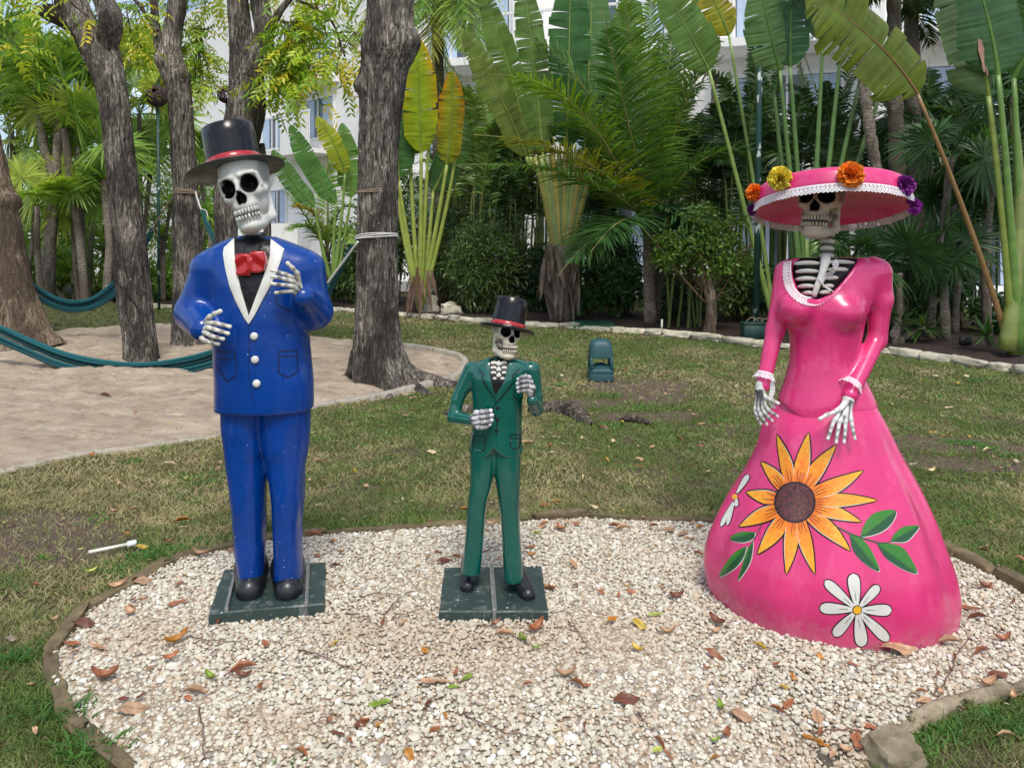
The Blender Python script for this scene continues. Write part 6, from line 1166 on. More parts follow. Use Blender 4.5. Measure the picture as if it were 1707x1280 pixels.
def lace(name, parent, inner, outer, cell=.016, label=None):
    """openwork lace: a hem band, rows of little rings and scallops between two 3D edge curves"""
    I, O = np.asarray(inner), np.asarray(outer); Lg = np.linalg.norm(np.diff((I+O)/2, axis=0), axis=1); s = np.concatenate([[0], np.cumsum(Lg)]); T = s[-1]
    def at(u, v):
        u = np.clip(u, 0, T); a = np.stack([np.interp(u, s, I[:, j]) for j in range(3)], -1); b = np.stack([np.interp(u, s, O[:, j]) for j in range(3)], -1)
        return a*(1-v[..., None])+b*v[..., None]
    w_ = np.linalg.norm(I-O, axis=1).mean(); g = Geo(); nn = max(2, int(T/cell)); cs = T/nn
    u = np.linspace(0, T, nn*2+1)
    for v0, v1 in ((-.06, .1), (.47, .53)):
        A, B = at(u, np.full(u.shape, v0)), at(u, np.full(u.shape, v1)); m = len(u); V = np.vstack([A, B]); i = np.arange(m-1); g.add(V, np.stack([i, i+1, m+i+1, m+i], 1))
    t = np.linspace(0, 2*np.pi, 11)[:-1]; i = np.arange(10); j = (i+1) % 10; F1 = np.stack([i, j, 10+j, 10+i], 1)
    cu = (np.arange(nn)+.5)*cs
    for vc, ru, rv, k in ((.3, .46, .2, .55), (.75, .52, .27, .62), (.75, .2, .1, .1), (.3, .14, .07, .1)):
        for r_ in (0,):
            U = cu[:, None]+np.cos(t)*ru*cs; Vv = vc+np.sin(t)*rv+0*U; U2 = cu[:, None]+np.cos(t)*ru*cs*k; V2 = vc+np.sin(t)*rv*k+0*U
            A, B = at(U, Vv), at(U2, V2); pts = np.concatenate([A, B], 1).reshape(-1, 3); FF = (F1[None]+(np.arange(nn)*20)[:, None, None]).reshape(-1, 4); g.add(pts, FF)
    return ob(name, g, M_lace, parent, smooth=False, label=label)
bd = bvh_of(dress)
def onsurf(bv, pts, off, n):
    p = spl([(a, b, 0) for a, b in pts], n); o = []
    for a, b, _ in p: h, nn_ = surf(bv, a, b, 3.1); o.append(np.array(h+nn_*off))
    o = np.array(o); 
    for _ in range(2): o[1:-1] = (o[:-2]+o[1:-1]+o[2:])/3
    return o
z6 = lambda pts: [(1220+.2031*a, 260+.2031*b) for a, b in pts]
inn = onsurf(bd, z6([(480, 868), (482, 960), (492, 1020), (525, 1110), (590, 1162), (690, 1170), (790, 1128), (850, 1085)]), .006, 40)
out = onsurf(bd, z6([(428, 882), (422, 960), (430, 1040), (470, 1140), (560, 1215), (680, 1232), (790, 1185), (862, 1118)]), .008, 40)
lace('lace_trim', lady, inn, out, .014)
ca = [np.array(q3(1385, 482, -.13)), q3(1374, 478, -.125), q3(1368, 470, -.13), q3(1374, 462, -.12), q3(1386, 456, -.125), q3(1394, 448, -.12), q3(1390, 438, -.13), q3(1394, 431, -.12)]
c1 = spl(ca, 30); tz = np.linspace(0, 9, 30); lace('loose_lace', lady, c1+np.stack([-.012*np.cos(tz*.4), .008*np.sin(tz), .012+0*tz], 1), c1+np.stack([.014*np.cos(tz*.3), -.008*np.sin(tz), -.012+0*tz], 1), .013)
def cuff(c, ax, r, wd, drop=0):
    ax = nrm(ax); A = nrm(np.cross(ax, [0, 1, 0.1])); B = np.cross(ax, A); t = np.linspace(0, 2*np.pi, 41)[:, None]
    I = c+(A*np.cos(t)+B*np.sin(t))*r; O = c+ax*wd+(A*np.cos(t)+B*np.sin(t))*(r+.013+.004*np.sin(t*9)); return lace('cuff_lace', lady, I, O, .013)
cuff(q3(1276, 622, -.05), q3(1272, 642, -.06)-q3(1292, 550), .033, .028)
cuff(q3(1422, 638, -.13), q3(1402, 664, -.15)-q3(1446, 600, -.08), .036, .03)
dl = spl([q3(1285, 632, -.07), q3(1288, 650, -.08), q3(1284, 665, -.085), q3(1290, 680, -.08)], 14); lace('loose_lace', lady, dl-[.008, 0, 0], dl+[.009, -.004, 0], .013)
lb = dict(ink=1.4, bone=np.array([.68, .68, .66]), r=.0085)
make_hand(lady, D-.07, (1267, 649, 0), [(1275, 676, -.01), (1270, 681, -.012), (1265, 684, -.01), (1259, 683)],
          [[(1283, 685, -.014), (1290, 690, -.014), (1296, 694, -.01)], [(1276, 690, -.018), (1282, 696, -.018), (1287, 701, -.014)], [(1269, 694, -.016), (1274, 701, -.016), (1278, 707, -.012)], [(1261, 692, -.008), (1264, 700, -.008), (1268, 706, -.006)]],
          thumb=[(1279, 664, -.014), (1288, 668, -.022), (1297, 672, -.022)], **lb)
make_hand(lady, D-.19, (1414, 667, .03), [(1390, 702, -.03), (1399, 705, -.034), (1409, 705, -.034), (1419, 701, -.03)],
          [[(1386, 713, -.045), (1383, 723, -.055), (1380, 731, -.06)], [(1397, 717, -.05), (1395, 728, -.06), (1394, 737, -.065)], [(1409, 717, -.05), (1408, 728, -.06), (1407, 737, -.065)], [(1421, 712, -.045), (1423, 722, -.055), (1425, 731, -.06)]],
          thumb=[(1391, 687, -.024), (1379, 691, -.05), (1367, 698, -.06)], wr=.024, palm=.02, **lb)
# hat
hc = P(1385, 345, D); Mh = Matrix.Rotation(math.radians(2.5), 4, 'Y')@Matrix.Rotation(math.radians(-14), 4, 'X'); Mh.translation = Vector(hc)
R0 = .312
hat = ob('hat', lathe([(.001, .088), (.13, .088), (.268, .082), (.294, .077), (.301, .07), (.306, .05), (.309, .025), (R0, 0), (R0-.004, -.004), (R0-.012, 0), (.28, .018), (.235, .035), (.18, .045), (.08, .05), (.001, .05)], 96, Mh), M_pink, lady)
tH = np.linspace(0, 2*np.pi, 161)
def hp(r, z, t): v = np.stack([r*np.cos(t), r*np.sin(t), z+0*t], -1); return v@np.array(Mh.to_3x3()).T+hc
lace('lace_trim', hat, hp(R0+.001, .004+0*tH, tH), hp(R0+.007+.003*np.sin(tH*23), -.03+0*tH, tH), .016)
def marigold(px, py, r, C1, C2, seed, th_):
    rs = np.random.RandomState(seed); g = Geo(); n_ = 190
    ts = np.linspace(-math.pi, .0, 200) if th_ <= 0 else np.linspace(2.6, 3.4, 50); hh = hp(R0, .03+0*ts, ts); th_ = ts[np.argmin(np.abs(CX+K*hh[:, 0]/hh[:, 1]-px)+(30*np.sin(ts+.3) if abs(px-1385) > 125 else 0))]
    cdir = np.array([math.cos(th_), math.sin(th_), .15]); cdir = nrm(np.array(Mh.to_3x3())@cdir)
    h = hp(R0, .045+0*np.array([th_]), np.array([th_]))[0]; tgt = P(px, py, h[1]); xx_ = tgt[0] if abs(px-1385) < 100 else h[0]; c = np.array([xx_, h[1], tgt[2]])+cdir*r*.15
    dv = nrm(rs.normal(size=(n_, 3))); dv = dv[(dv@cdir) > -.35]
    for dd in dv:
        k = rs.uniform(.35, 1); A = nrm(np.cross(dd, rs.normal(size=3))); B = np.cross(dd, A); wd = r*rs.uniform(.16, .3); b0 = c+dd*r*k*.35; b1 = c+dd*r*(.72+.28*k)
        cc = C1*(1-k)+C2*k; m = 4; V = []; 
        for j in range(m+1):
            t = j/m*2-1; V.append(b0+A*t*wd*.3); 
        for j in range(m+1):
            t = j/m*2-1; V.append((b0+b1)/2+A*t*wd*.85+B*wd*.25*(1 if j % 2 else -1))
        for j in range(m+1):
            t = j/m*2-1; V.append(b1+A*t*wd+B*wd*.55*(1 if j % 2 else -1)+dd*r*.08*rs.uniform(-1, 1))
        Fq = [[a*(m+1)+j, a*(m+1)+j+1, (a+1)*(m+1)+j+1, (a+1)*(m+1)+j] for a in range(2) for j in range(m)]
        g.add(V, Fq, cc*rs.uniform(.8, 1.15))
    return g
YEL, ORA, PUR, PU2 = np.array([.85, .62, .03]), np.array([.9, .17, .01]), np.array([.11, .008, .13]), np.array([.3, .03, .33])
for px, py, r, a, b, t, lbn in ((1303, 299, .055, YEL, YEL*np.array([1, 1.15, 3]), -2.15, 'yellow paper marigold'), (1417, 294, .058, ORA, ORA*np.array([1, 1.7, 2]), -1.33, 'orange paper marigold'), (1248, 322, .043, ORA, ORA*np.array([1, 1.6, 2]), -2.98, 'orange paper marigold on the far left of the brim'),
                               (1505, 311, .047, PUR, PU2, -.6, 'dark purple paper flower'), (1519, 345, .04, PU2, PU2*1.2, -.02, 'violet paper flower behind'), (1250, 350, .03, PU2, PUR, 3.1, 'small purple paper flower low on the left')):
    ob('flower', marigold(px, py, r*.9, a, b, int(px), t), M_cloth, hat, label=lbn, smooth=False)
# painted flowers on the skirt
bs = bvh_of(skirt); z8 = lambda pts: [(1160+.3281*a, 690+.3281*b) for a, b in pts]
cc8 = np.array([505., 448.])
def petal_poly(B, T, W, peak=.36, grow=0, bendv=0, n=14, blunt=False):
    B, T = np.array(B, float), np.array(T, float); d = T-B; Ln = np.linalg.norm(d); d /= Ln; s = np.array([-d[1], d[0]]); B = B-d*grow; Ln = Ln+grow*(2.6 if not blunt else 2); t = np.linspace(0, 1, n)
    if blunt: w_ = np.where(t < .75, .3+.7*np.sin(t/.75*np.pi/2)**1.0, np.sqrt(np.clip(1-((t-.75)/.25)**2, 0, 1)))
    else: w_ = np.where(t < peak, .72+.28*np.sin(t/peak*np.pi/2), np.cos((t-peak)/(1-peak)*np.pi/2)**.85*(1-.18*((t-peak)/(1-peak))))
    w_ = w_*(W/2)+grow*(w_ > .02); ctr = B+d*(t*Ln)[:, None]+s*(bendv*np.sin(t*np.pi))[:, None]
    return np.vstack([ctr+s*w_[:, None], (ctr-s*w_[:, None])[::-1]])
pet = [((413, 105), 68, 8), ((573, 95), 82, 0), ((710, 160), 84, -6), ((848, 288), 84, 10), ((920, 438), 74, -4), ((838, 547), 74, -6), ((783, 693), 84, -8), ((605, 812), 74, 4), ((460, 812), 78, -4), ((315, 710), 86, -6), ((222, 572), 80, 6), ((258, 397), 76, -4), ((333, 243), 70, 6)]
rs = np.random.RandomState(4)
for k, (T, W, bv) in enumerate(pet):
    T = np.array(T, float); d = nrm(T-cc8); B = cc8+d*88
    overlay('petal_outline', z8(petal_poly(B, T, W, grow=4.5, bendv=bv)), bs, .0012+k*.00002, M_line, lady, 5)
    def cf(v2, B=B, T=T):
        b_, t_ = np.array(z8([B])[0]), np.array(z8([T])[0]); u = np.clip(((v2-b_)@(t_-b_))/((t_-b_)@(t_-b_)), 0, 1); sd_ = np.cross(t_-b_, v2-b_)/np.linalg.norm(t_-b_)**2
        f = np.clip(u*1.15-.12+fbm(xyz(v2[:, 0]*.25, v2[:, 1]*.25, 0), 3, 2)*.5+np.abs(sd_)*1.2, 0, 1)[:, None]
        return np.array([.8, .16, .005])*(1-f)+np.array([.88, .42, .015])*f
    overlay('petal', z8(petal_poly(B, T, W*.93, bendv=bv)), bs, .0022, M_decal, lady, 3.2, col=cf)
    overlay('petal_highlight', stroke(z8([tuple(a) for a in petal_poly(B, T, W*.88, bendv=bv)[2:12:3]]), 1.1, .6, 12), bs, .003, M_white, lady, 4)
    s = np.array([-d[1], d[0]])
    for j in (-1, 0, 1):
        if rs.rand() < .85: st = B+d*18+s*j*11; overlay('brush_stroke', stroke(z8([st, st+d*25+s*j*3, st+d*rs.uniform(45, 70)+s*j*6]), 1.2, .5, 8), bs, .0032, M_line, lady, 4)
def circ(c, r, n=40): t = np.linspace(0, 2*np.pi, n, endpoint=False); return np.stack([c[0]+r*np.cos(t), c[1]+r*np.sin(t)], 1)
overlay('seed_disc_outline', z8(circ(cc8, 105)), bs, .0036, M_line, lady, 5)
def dc(v2):
    f = (_h((v2[:, 0]*1.6).astype(int), (v2[:, 1]*.7).astype(int), np.zeros(len(v2), int), 4) > .5)[:, None]*.75+.25*rs.rand(len(v2), 1); return np.array([.012, .005, .005])*(1-f)+np.array([.16, .035, .03])*f
overlay('seed_disc', z8(circ(cc8, 98)), bs, .0044, M_decal, lady, 1.1, col=dc)
for j in range(44):
    t = j/44*6.283+rs.uniform(-.05, .05); d = np.array([math.cos(t), math.sin(t)]); overlay('brush_stroke', stroke(z8([cc8+d*92, cc8+d*100, cc8+d*rs.uniform(106, 113)]), 1.5, .4, 5), bs, .005, M_line, lady, 5)
G1, G2 = np.array([.03, .19, .01]), np.array([.006, .075, .018])
def pleaf(name, pts, tipi, basei, side):
    pz = z8(pts); t_, b_ = np.array(pz[tipi]), np.array(pz[basei])
    def cf(v2): s_ = (t_-b_)[0]*(v2-b_)[:, 1]-(t_-b_)[1]*(v2-b_)[:, 0]; f = np.clip(s_*side/60+.5, 0, 1)[:, None]; return G1*f+G2*(1-f)
    sm = spl([(a, b, 0) for a, b in pz+[pz[0]]], 34)[:-1, :2]; c = sm.mean(0)
    # white edging on the lower side, then the green leaf
    overlay('leaf_edge', sm+np.array([.9, 1.3]), bs, .0014, M_white, lady, 5); overlay('painted_leaf', sm, bs, .0024, M_decal, lady, 2.8, col=cf)
pleaf('a', [(835, 625), (852, 565), (895, 510), (955, 488), (1015, 492), (1000, 545), (955, 590), (895, 615)], 4, 0, -1)
pleaf('b', [(985, 648), (1008, 608), (1055, 572), (1130, 568), (1105, 612), (1062, 648)], 3, 0, -1)
pleaf('c', [(918, 658), (975, 656), (1045, 675), (1092, 735), (1122, 808), (1040, 782), (965, 730)], 4, 0, -1)
pleaf('d', [(778, 608), (842, 632), (892, 695), (932, 795), (862, 762), (800, 695)], 3, 0, -1)
pleaf('e', [(305, 600), (290, 635), (235, 652), (175, 634), (225, 600)], 3, 0, 1)
pleaf('f', [(262, 668), (240, 735), (190, 790), (120, 825), (158, 752), (205, 698)], 3, 0, 1)
pleaf('g', [(292, 640), (290, 695), (272, 765), (215, 845), (238, 762), (262, 690)], 3, 0, 1)
overlay('painted_stem', stroke(z8([(700, 562), (780, 605), (850, 630), (940, 655), (1000, 645)]), 2.6, 1.6, 16), bs, .003, M_decal, lady, 4, col=G2)
overlay('painted_stem', stroke(z8([(340, 545), (318, 600), (290, 645)]), 1.5, 1.1, 10), bs, .003, M_decal, lady, 4, col=G2)
for T, W in (((655, 845), 52), ((797, 808), 64), ((930, 870), 50), ((995, 995), 60), ((980, 1150), 56), ((845, 1180), 66), ((700, 1125), 56), ((628, 983), 58)):
    c = np.array([818., 993.]); d = nrm(np.array(T)-c)
    overlay('daisy_petal_outline', z8(petal_poly(c+d*14, T, W, grow=4, blunt=True, n=18)), bs, .0012, M_line, lady, 5)
    overlay('daisy_petal', z8(petal_poly(c+d*18, np.array(T)-d*1, W*.93, blunt=True, n=18)), bs, .0022, M_white, lady, 4)
    overlay('brush_stroke', stroke(z8([c+d*45, c+d*65, c+d*95]), 1.0, .5, 7), bs, .003, M_line, lady, 5)
overlay('daisy_centre_outline', z8(circ((818, 993), 24)), bs, .0034, M_line, lady, 5)
overlay('daisy_centre', z8(circ((818, 993), 20)), bs, .0044, M_decal, lady, 3, col=(.75, .4, .02))
for B, T, W in (((210, 402), (270, 308), 30), ((208, 425), (206, 470), 24), ((190, 448), (128, 572), 24), ((196, 450), (160, 566), 20)):
    overlay('daisy_petal_outline', z8(petal_poly(B, T, W, grow=3, blunt=True)), bs, .0012, M_line, lady, 4); overlay('daisy_petal', z8(petal_poly(B, T, W*.9, blunt=True)), bs, .0022, M_white, lady, 3)
overlay('daisy_centre', z8(circ((200, 422), 14, 20)), bs, .0034, M_decal, lady, 2, col=(.75, .4, .02))
# ================================================================== THINGS ON THE LAWN, HAMMOCKS, LEAVES
M_net = simple('teal_hammock_net', (.0, .13, .14), .75, vc=True, var=.3, scale=120, bstr=.6, bscale=260)
M_rope = simple('white_rope', (.62, .6, .55), .85, var=.15, scale=80, bstr=.4, bscale=300)
M_rope2 = simple('brown_rope', (.28, .21, .15), .85, var=.2, scale=80, bstr=.4, bscale=300)
def hammock(label, pts, wpx, base, ropes):
    """pts (px,py,d); pleated gathered net built from strands bundles"""
    t_ = thing('hammock', label, 'hammock', base); p = spl([P(*a) for a in pts], 90); n = len(p); u = np.linspace(0, 1, n); w_ = np.interp(u, np.linspace(0, 1, len(wpx)), wpx)/K*pts[0][2]/2
    T = nrm(np.gradient(p, axis=0)); S = nrm(np.cross(T, [0, 1, 0])); Dp = np.cross(S, T)
    for k, v in enumerate(np.linspace(-1, 1, 8)):
        q_ = p+S*(w_*v*.86)[:, None]+Dp*(w_*(.25*math.cos(v*3.1)+.2*math.sin(k*2.7)))[:, None]+.006*np.stack([vn(xyz(u*9, k, j*3), 3) for j in range(3)], 1)
        ob('net_fold', gt(tube(q_, np.maximum(w_*.19, .006), 9, True, lambda t, s, k=k: 1+.12*np.cos(t*4+s*3+k)), np.array([0, .09, .105])*(.55+.2*(k % 4))), M_net, t_)
    for r in ropes: ob('rope', gt(tube(spl([P(*a) for a in r[0]], 20), r[1], 7)), r[2], t_)
hammock('near teal hammock sagging across the sand from the left edge to behind the blue statue', [(-330, 380, 8.6), (-140, 490, 8.55), (0, 555, 8.5), (110, 601, 8.45), (200, 616, 8.4), (290, 612, 8.35), (370, 592, 8.3), (450, 547, 8.15), (548, 474, 8.0)], [16, 22, 27, 29, 26, 26, 28, 24, 10], P(200, 660, 8.4)*[1, 1, 0], [([(546, 472, 7.95), (572, 437, 7.75), (597, 403, 7.55)], .012, M_rope)])
hammock('back teal hammock hung between the leftmost tree and the rope-collared tree', [(-10, 420, 10.6), (30, 455, 10.6), (62, 487, 10.6), (112, 510, 10.6), (160, 503, 10.7), (205, 468, 10.8), (240, 410, 10.7), (256, 380, 10.6)], [10, 16, 20, 20, 20, 20, 10, 6], P(112, 540, 10.6)*[1, 1, 0], [([(256, 379, 10.6), (272, 352, 10.5), (292, 324, 10.3)], .01, M_rope2), ([(255, 382, 10.6), (262, 395, 10.55), (262, 380, 10.5)], .006, M_rope2)])
hammock('teal hammock rope and net slung behind the blue statue between two trunks', [(336, 350, 10.0), (348, 380, 9.8), (375, 430, 9.4), (430, 500, 9.0), (500, 535, 8.7), (530, 515, 8.5), (556, 470, 8.3), (590, 408, 7.9)], [4, 7, 12, 22, 22, 14, 8, 4], P(430, 620, 9.0)*[1, 1, 0], [([(326, 320, 10.1), (330, 335, 10.05), (336, 352, 10.0)], .012, M_rope), ([(334, 348, 10.0), (344, 352, 9.95), (346, 362, 9.9)], .006, M_rope)])
def wrap(label, px, py, d, r, turns, rr, mat, tilt=0, ph=0, name='rope_tie'):
    c = P(px, py, d); t = np.linspace(0, 2*np.pi*turns, 40*turns); q_ = np.stack([c[0]+r*np.cos(t), c[1]+r*np.sin(t), c[2]+np.linspace(-.5, .5, len(t))*rr*2.3*turns+tilt*np.cos(t+ph)+.004*np.sin(t*2.3)], 1); ob(name, gt(tube(q_, rr, 6)), mat, label=label, cat='rope', base=c)
wrap('white rope tied three times round the thick trunk at shoulder height', 628, 396, 7.8, .215, 3, .0068, M_rope, .025, 1); wrap('thin brown cord round the thick trunk above the white rope', 627, 320, 7.8, .207, 2, .006, M_rope2, .01); wrap('beige rope coiled round the tree beside the hat brim', 311, 322, 10.3, .168, 4, .0068, M_rope2, .02, 2); wrap('thin dark cord looped slanting down the forked tree', 222, 515, 8.9, .2, 1, .006, M_line, .35, 2.4)
# garden loudspeaker
def sq(r, z, n=40, e=4.5): t = np.linspace(0, 2*np.pi, n, endpoint=False); c, s = np.cos(t), np.sin(t); k = (np.abs(c)**e+np.abs(s)**e)**(-1/e); return np.stack([r*k*c, r*k*s, z+0*t], 1)
def sqloft(rows, c, n=40): 
    V = np.vstack([sq(a, b, n, e) for a, b, e in rows])+np.array(c); m = len(rows); i = np.arange(m-1)[:, None]*n; k = np.arange(n)[None]; k2 = (k+1) % n; return V, np.stack([i+k, i+k2, i+n+k2, i+n+k], -1).reshape(-1, 4)
M_spk = simple('dark_teal_plastic', (.018, .075, .085), .5, var=.15, bstr=.15, bscale=300)
c = G(1001, 630); sp_ = thing('garden_speaker', 'dark teal outdoor garden loudspeaker standing on the lawn', 'loudspeaker', c)
ob('base', sqloft([(.133, -.01, 5), (.134, .06, 5), (.132, .064, 5), (.134, .068, 5), (.132, .1, 5), (.128, .108, 4), (.1, .118, 3), (.06, .15, 2.5), (.035, .16, 2), (.001, .165, 2)], c), M_spk, sp_)
ob('top_cap', sqloft([(.001, .232, 2), (.118, .222, 4.5), (.127, .225, 5), (.126, .235, 5), (.122, .29, 5), (.114, .345, 4.5), (.1, .385, 4), (.08, .402, 3), (.045, .412, 2.4), (.001, .414, 2)], c), M_spk, sp_)
for sx in (-1, 1):
    for sy in (-1, 1): V, F = box(c+[sx*.106, sy*.106, .165], (.03, .03, .135), 0, .006); ob('post', (V, F), M_spk, sp_)
M_gmat = simple('green_plastic', (.015, .11, .05), .6, var=.3, scale=50, bstr=.4, bscale=90)
q_ = np.array([G(950, 539.5), G(1017, 537.5), G(1025, 547), G(957, 548.5)])+[0, 0, .05]; V = np.vstack([q_, q_-[0, 0, .05]]); ob('drain_cover', (V, [[0, 3, 2, 1], [3, 7, 6, 2], [0, 4, 7, 3], [2, 6, 5, 1], [1, 5, 4, 0]]), M_gmat, label='flat green rectangular cover lying at the edge of the planting bed', cat='cover', smooth=False, base=q_.mean(0)*[1, 1, 0])
c = G(1256, 568); M_dg = simple('dark_green_metal', (.008, .04, .03), .5, var=.3, bstr=.1); bx_ = thing('utility_box', 'dark green electrical box at the foot of the green post', 'box', c)
V, F = box(c+[0, 0, .115], (.31, .2, .24), 0, .008); ob('body', (V, F), M_dg, bx_); V, F = box(c+[0, 0, .25], (.33, .22, .03), 0, .006); ob('lid', (V, F), M_dg, bx_)
for k in range(3): a = c+[-.12+.1*k, -.05, .27]; ob('cable', gt(tube(quadb(a, a+[.08, 0, .12-.02*k], a+[.16, .03, .01], 10), .006, 5)), M_rope2, bx_)
m, nt, b, o = mat0('peeling_green_paint'); cc_ = mixc(nt, ramp(nt, noise(nt, 9, 4, .6, stretch=(1, 1, .5)), [(.58, (0, 0, 0)), (.6, (1, 1, 1))]), (.01, .05, .04), (.5, .55, .52)); nt.links.new(cc_, b.inputs['Base Color']); b.inputs['Roughness'].default_value = .5; M_peel = m
ps = thing('green_post', 'tall dark green post with peeling paint beside the pink hat', 'post', G(1260, 566)); ob('pole', gt(tube([G(1260, 566)-[0, 0, .05], P(1265, 200, 11), P(1269, -60, 11)], .042, 14)), M_peel, ps)
def ball(label, px, py, d, rpx, polex, bot):
    t_ = thing('wire_ball_lamp', label, 'lamp', P(polex, bot, d)*[1, 1, 0]); c = P(px, py, d); r = rpx/K*d; rs = np.random.RandomState(4); g = Geo()
    for k in range(34):
        a = nrm(rs.normal(size=3)); b = nrm(np.cross(a, rs.normal(size=3))); c2 = np.cross(a, b); rad = r*rs.uniform(.25, .9); h = math.sqrt(r*r-rad*rad); t = np.linspace(0, 2*np.pi, 20); addt(g, tube(c+a*h+(b[None]*np.cos(t)[:, None]+c2[None]*np.sin(t)[:, None])*rad, .011, 5, False))
    o_ = ob('wire_ball', g, simple('rusty_wire', (.05, .02, .03), .7), t_); ob('pole', gt(tube([P(polex, bot, d)*[1, 1, 0], P(px+1, py+rpx, d)], .028, 10)), M_peel, t_)
ball('wire ball lantern on a thin green pole left of the rope-collared tree', 262, 161, 15, 17, 265, 520); ball('wire ball lantern mostly hidden behind the dark forked tree', 377, 158, 16, 14, 380, 520)
M_blk = simple('black_plastic', (.012, .012, .014), .4, var=.1, bstr=0)
for px, py, d, lb in ((158, 522, 13.8, 'small black floodlight on the grass behind the mound'), (1609, 586, 9.9, 'small black floodlight on the mulch near the right corner')):
    c = P(px, 0, d)*[1, 1, 0]; f = thing('floodlight', lb, 'floodlight', c); V, F = box(c+[0, 0, .13], (.15, .07, .11), .2, .01); ob('housing', (V, F), M_blk, f); ob('spike', gt(tube([c-[0, 0, .05], c+[0, 0, .09]], .012, 6)), M_blk, f)
M_pvc = simple('pvc', (.7, .68, .58), .45, var=.12, bstr=.05); c0, c1, c2 = G(148, 923), G(212, 914), G(228, 911.5); pp = thing('plastic_pipe', 'short white plastic pipe with cap lying on the grass', 'pipe', c0); ob('pipe', gt(tube([c0+[0, 0, .008], c1+[0, 0, .02]], .0085, 12)), M_pvc, pp); ob('cap', gt(tube([c1+[0, 0, .02], c1+(c2-c1)*.1+[0, 0, .02], c1+(c2-c1)*.85+[0, 0, .022], c2+[0, 0, .022]], [.0125, .0145, .0145, .009], 14)), simple('white_cap', (.8, .8, .8), .4, var=.05, bstr=0), pp)
c = G(1103, 554); ob('white_stake', gt(tube([c, c+[.005, 0, .2]], .016, 8)), M_pvc, label='short white stake standing in front of the coconut palm', cat='stake', base=c)
for pts, lb in (([(882, 684, .03), (905, 682, .055), (935, 684, .07), (962, 692, .075), (985, 706, .03)], 'grey weathered surface root right of the small statue'), ([(740, 690, .02), (765, 686, .045), (790, 683, .045)], 'low grey surface root showing left of the small statue'), ([(1032, 700, .01), (1055, 699, .028), (1085, 706, .015)], 'short brown surface root in the lawn beyond the small statue')):
    q_ = spl([[*G(a, b)[:2], r*.15, r] for a, b, r in pts], 40); ob('surface_root', gt(tube(q_[:, :3], q_[:, 3], 20, True, lambda t, s: 1+.3*fbm(np.stack([np.cos(t)*4, np.sin(t)*4, s*9], -1), 4, 6)), (.8, .76, .72)), M_bark, label=lb, cat='root', base=q_[20][:3]*[1, 1, 0])
# ---- fallen leaves
m, nt, b, o = mat0('fallen_leaf'); oi = N(nt, 'ShaderNodeObjectInfo'); f_ = noise(nt, 60, 4, .6); cl = mixc(nt, ramp(nt, f_, [(.4, (0, 0, 0)), (.7, (.55, .55, .55))]), oi.outputs['Color'], mixc(nt, 1.0, oi.outputs['Color'], (.45, .4, .4), 'MULTIPLY')); cl = mixc(nt, 1.0, cl, vcol(nt), 'MULTIPLY'); nt.links.new(cl, b.inputs['Base Color']); b.inputs['Roughness'].default_value = .5; bump(nt, b, noise(nt, 140, 3), .4, .004); M_fl = m
def leafmesh(kind, seed):
    rs = np.random.RandomState(seed); n, k = 13, 7; u = np.linspace(0, 1, n); v = np.linspace(-1, 1, k); U, Vv = np.meshgrid(u, v, indexing='ij'); wid = .19*np.sin(np.pi*U**.85)**.8*(1+.12*np.sin(U*19+seed)); X = U-.5; Y = wid*Vv; Z = .05+.03*np.abs(Vv)*wid/.19
    if kind == 'curled': a = (U-.5)*2.1; X = np.sin(a)*.42; Z = .03+(1-np.cos(a))*.42+.12*Vv**2; Y = Y*.85
    elif kind == 'folded': Z = .03+np.abs(Vv)*wid*1.1+.1*np.sin(U*3.1)*.5; Y = Y*.55
    elif kind == 'twisted': a = (U-.4)*1.8+.3; Z = .09+Y*np.sin(a)+.07*np.sin(U*6); Y = Y*np.cos(a)
    else: Z = .035+.035*np.sin(U*7+seed)*Vv+.02*Vv**2+.02*np.sin(U*25)*np.abs(Vv)
    V = np.stack([X, Y, Z], -1).reshape(-1, 3); i = (np.arange(n-1)[:, None]*k+np.arange(k-1)[None]).reshape(-1); F = np.stack([i, i+k, i+k+1, i+1], 1); C = np.ones((len(V), 3))*(1-.35*(np.abs(Vv).reshape(-1, 1) < .1))
    g = Geo(); g.add(V, F, C); a0 = V[3]; addt(g, tube([a0, a0+[-.1, .02, .0], a0+[-.2, .03, -.01]], .012, 4), (.5, .4, .35)); me = mesh_from('fallen_leaf', np.concatenate(g.V), g.F, np.concatenate(g.C)); me.materials.append(M_fl); return me
LM = {k: [leafmesh(k, s) for s in (1, 4, 7)] for k in ('flat', 'curled', 'folded', 'twisted')}
LC = {'rust': ('rusty brown', (.36, .13, .055)), 'tan': ('light tan', (.5, .3, .17)), 'brown': ('dark brown', (.17, .055, .025)), 'orange': ('orange and brown', (.5, .2, .02)), 'yellow': ('yellow', (.58, .4, .05)), 'green': ('green', (.2, .3, .03)), 'yg': ('yellow green', (.45, .5, .1)), 'cream': ('pale cream', (.62, .5, .28)), 'grey': ('greyish', (.3, .24, .18))}
LEAVES = []
def zl(o0, s, rows):
    for r in rows: LEAVES.append((o0[0]+r[0]*s, o0[1]+r[1]*s, r[2], r[3]*s, r[4]))
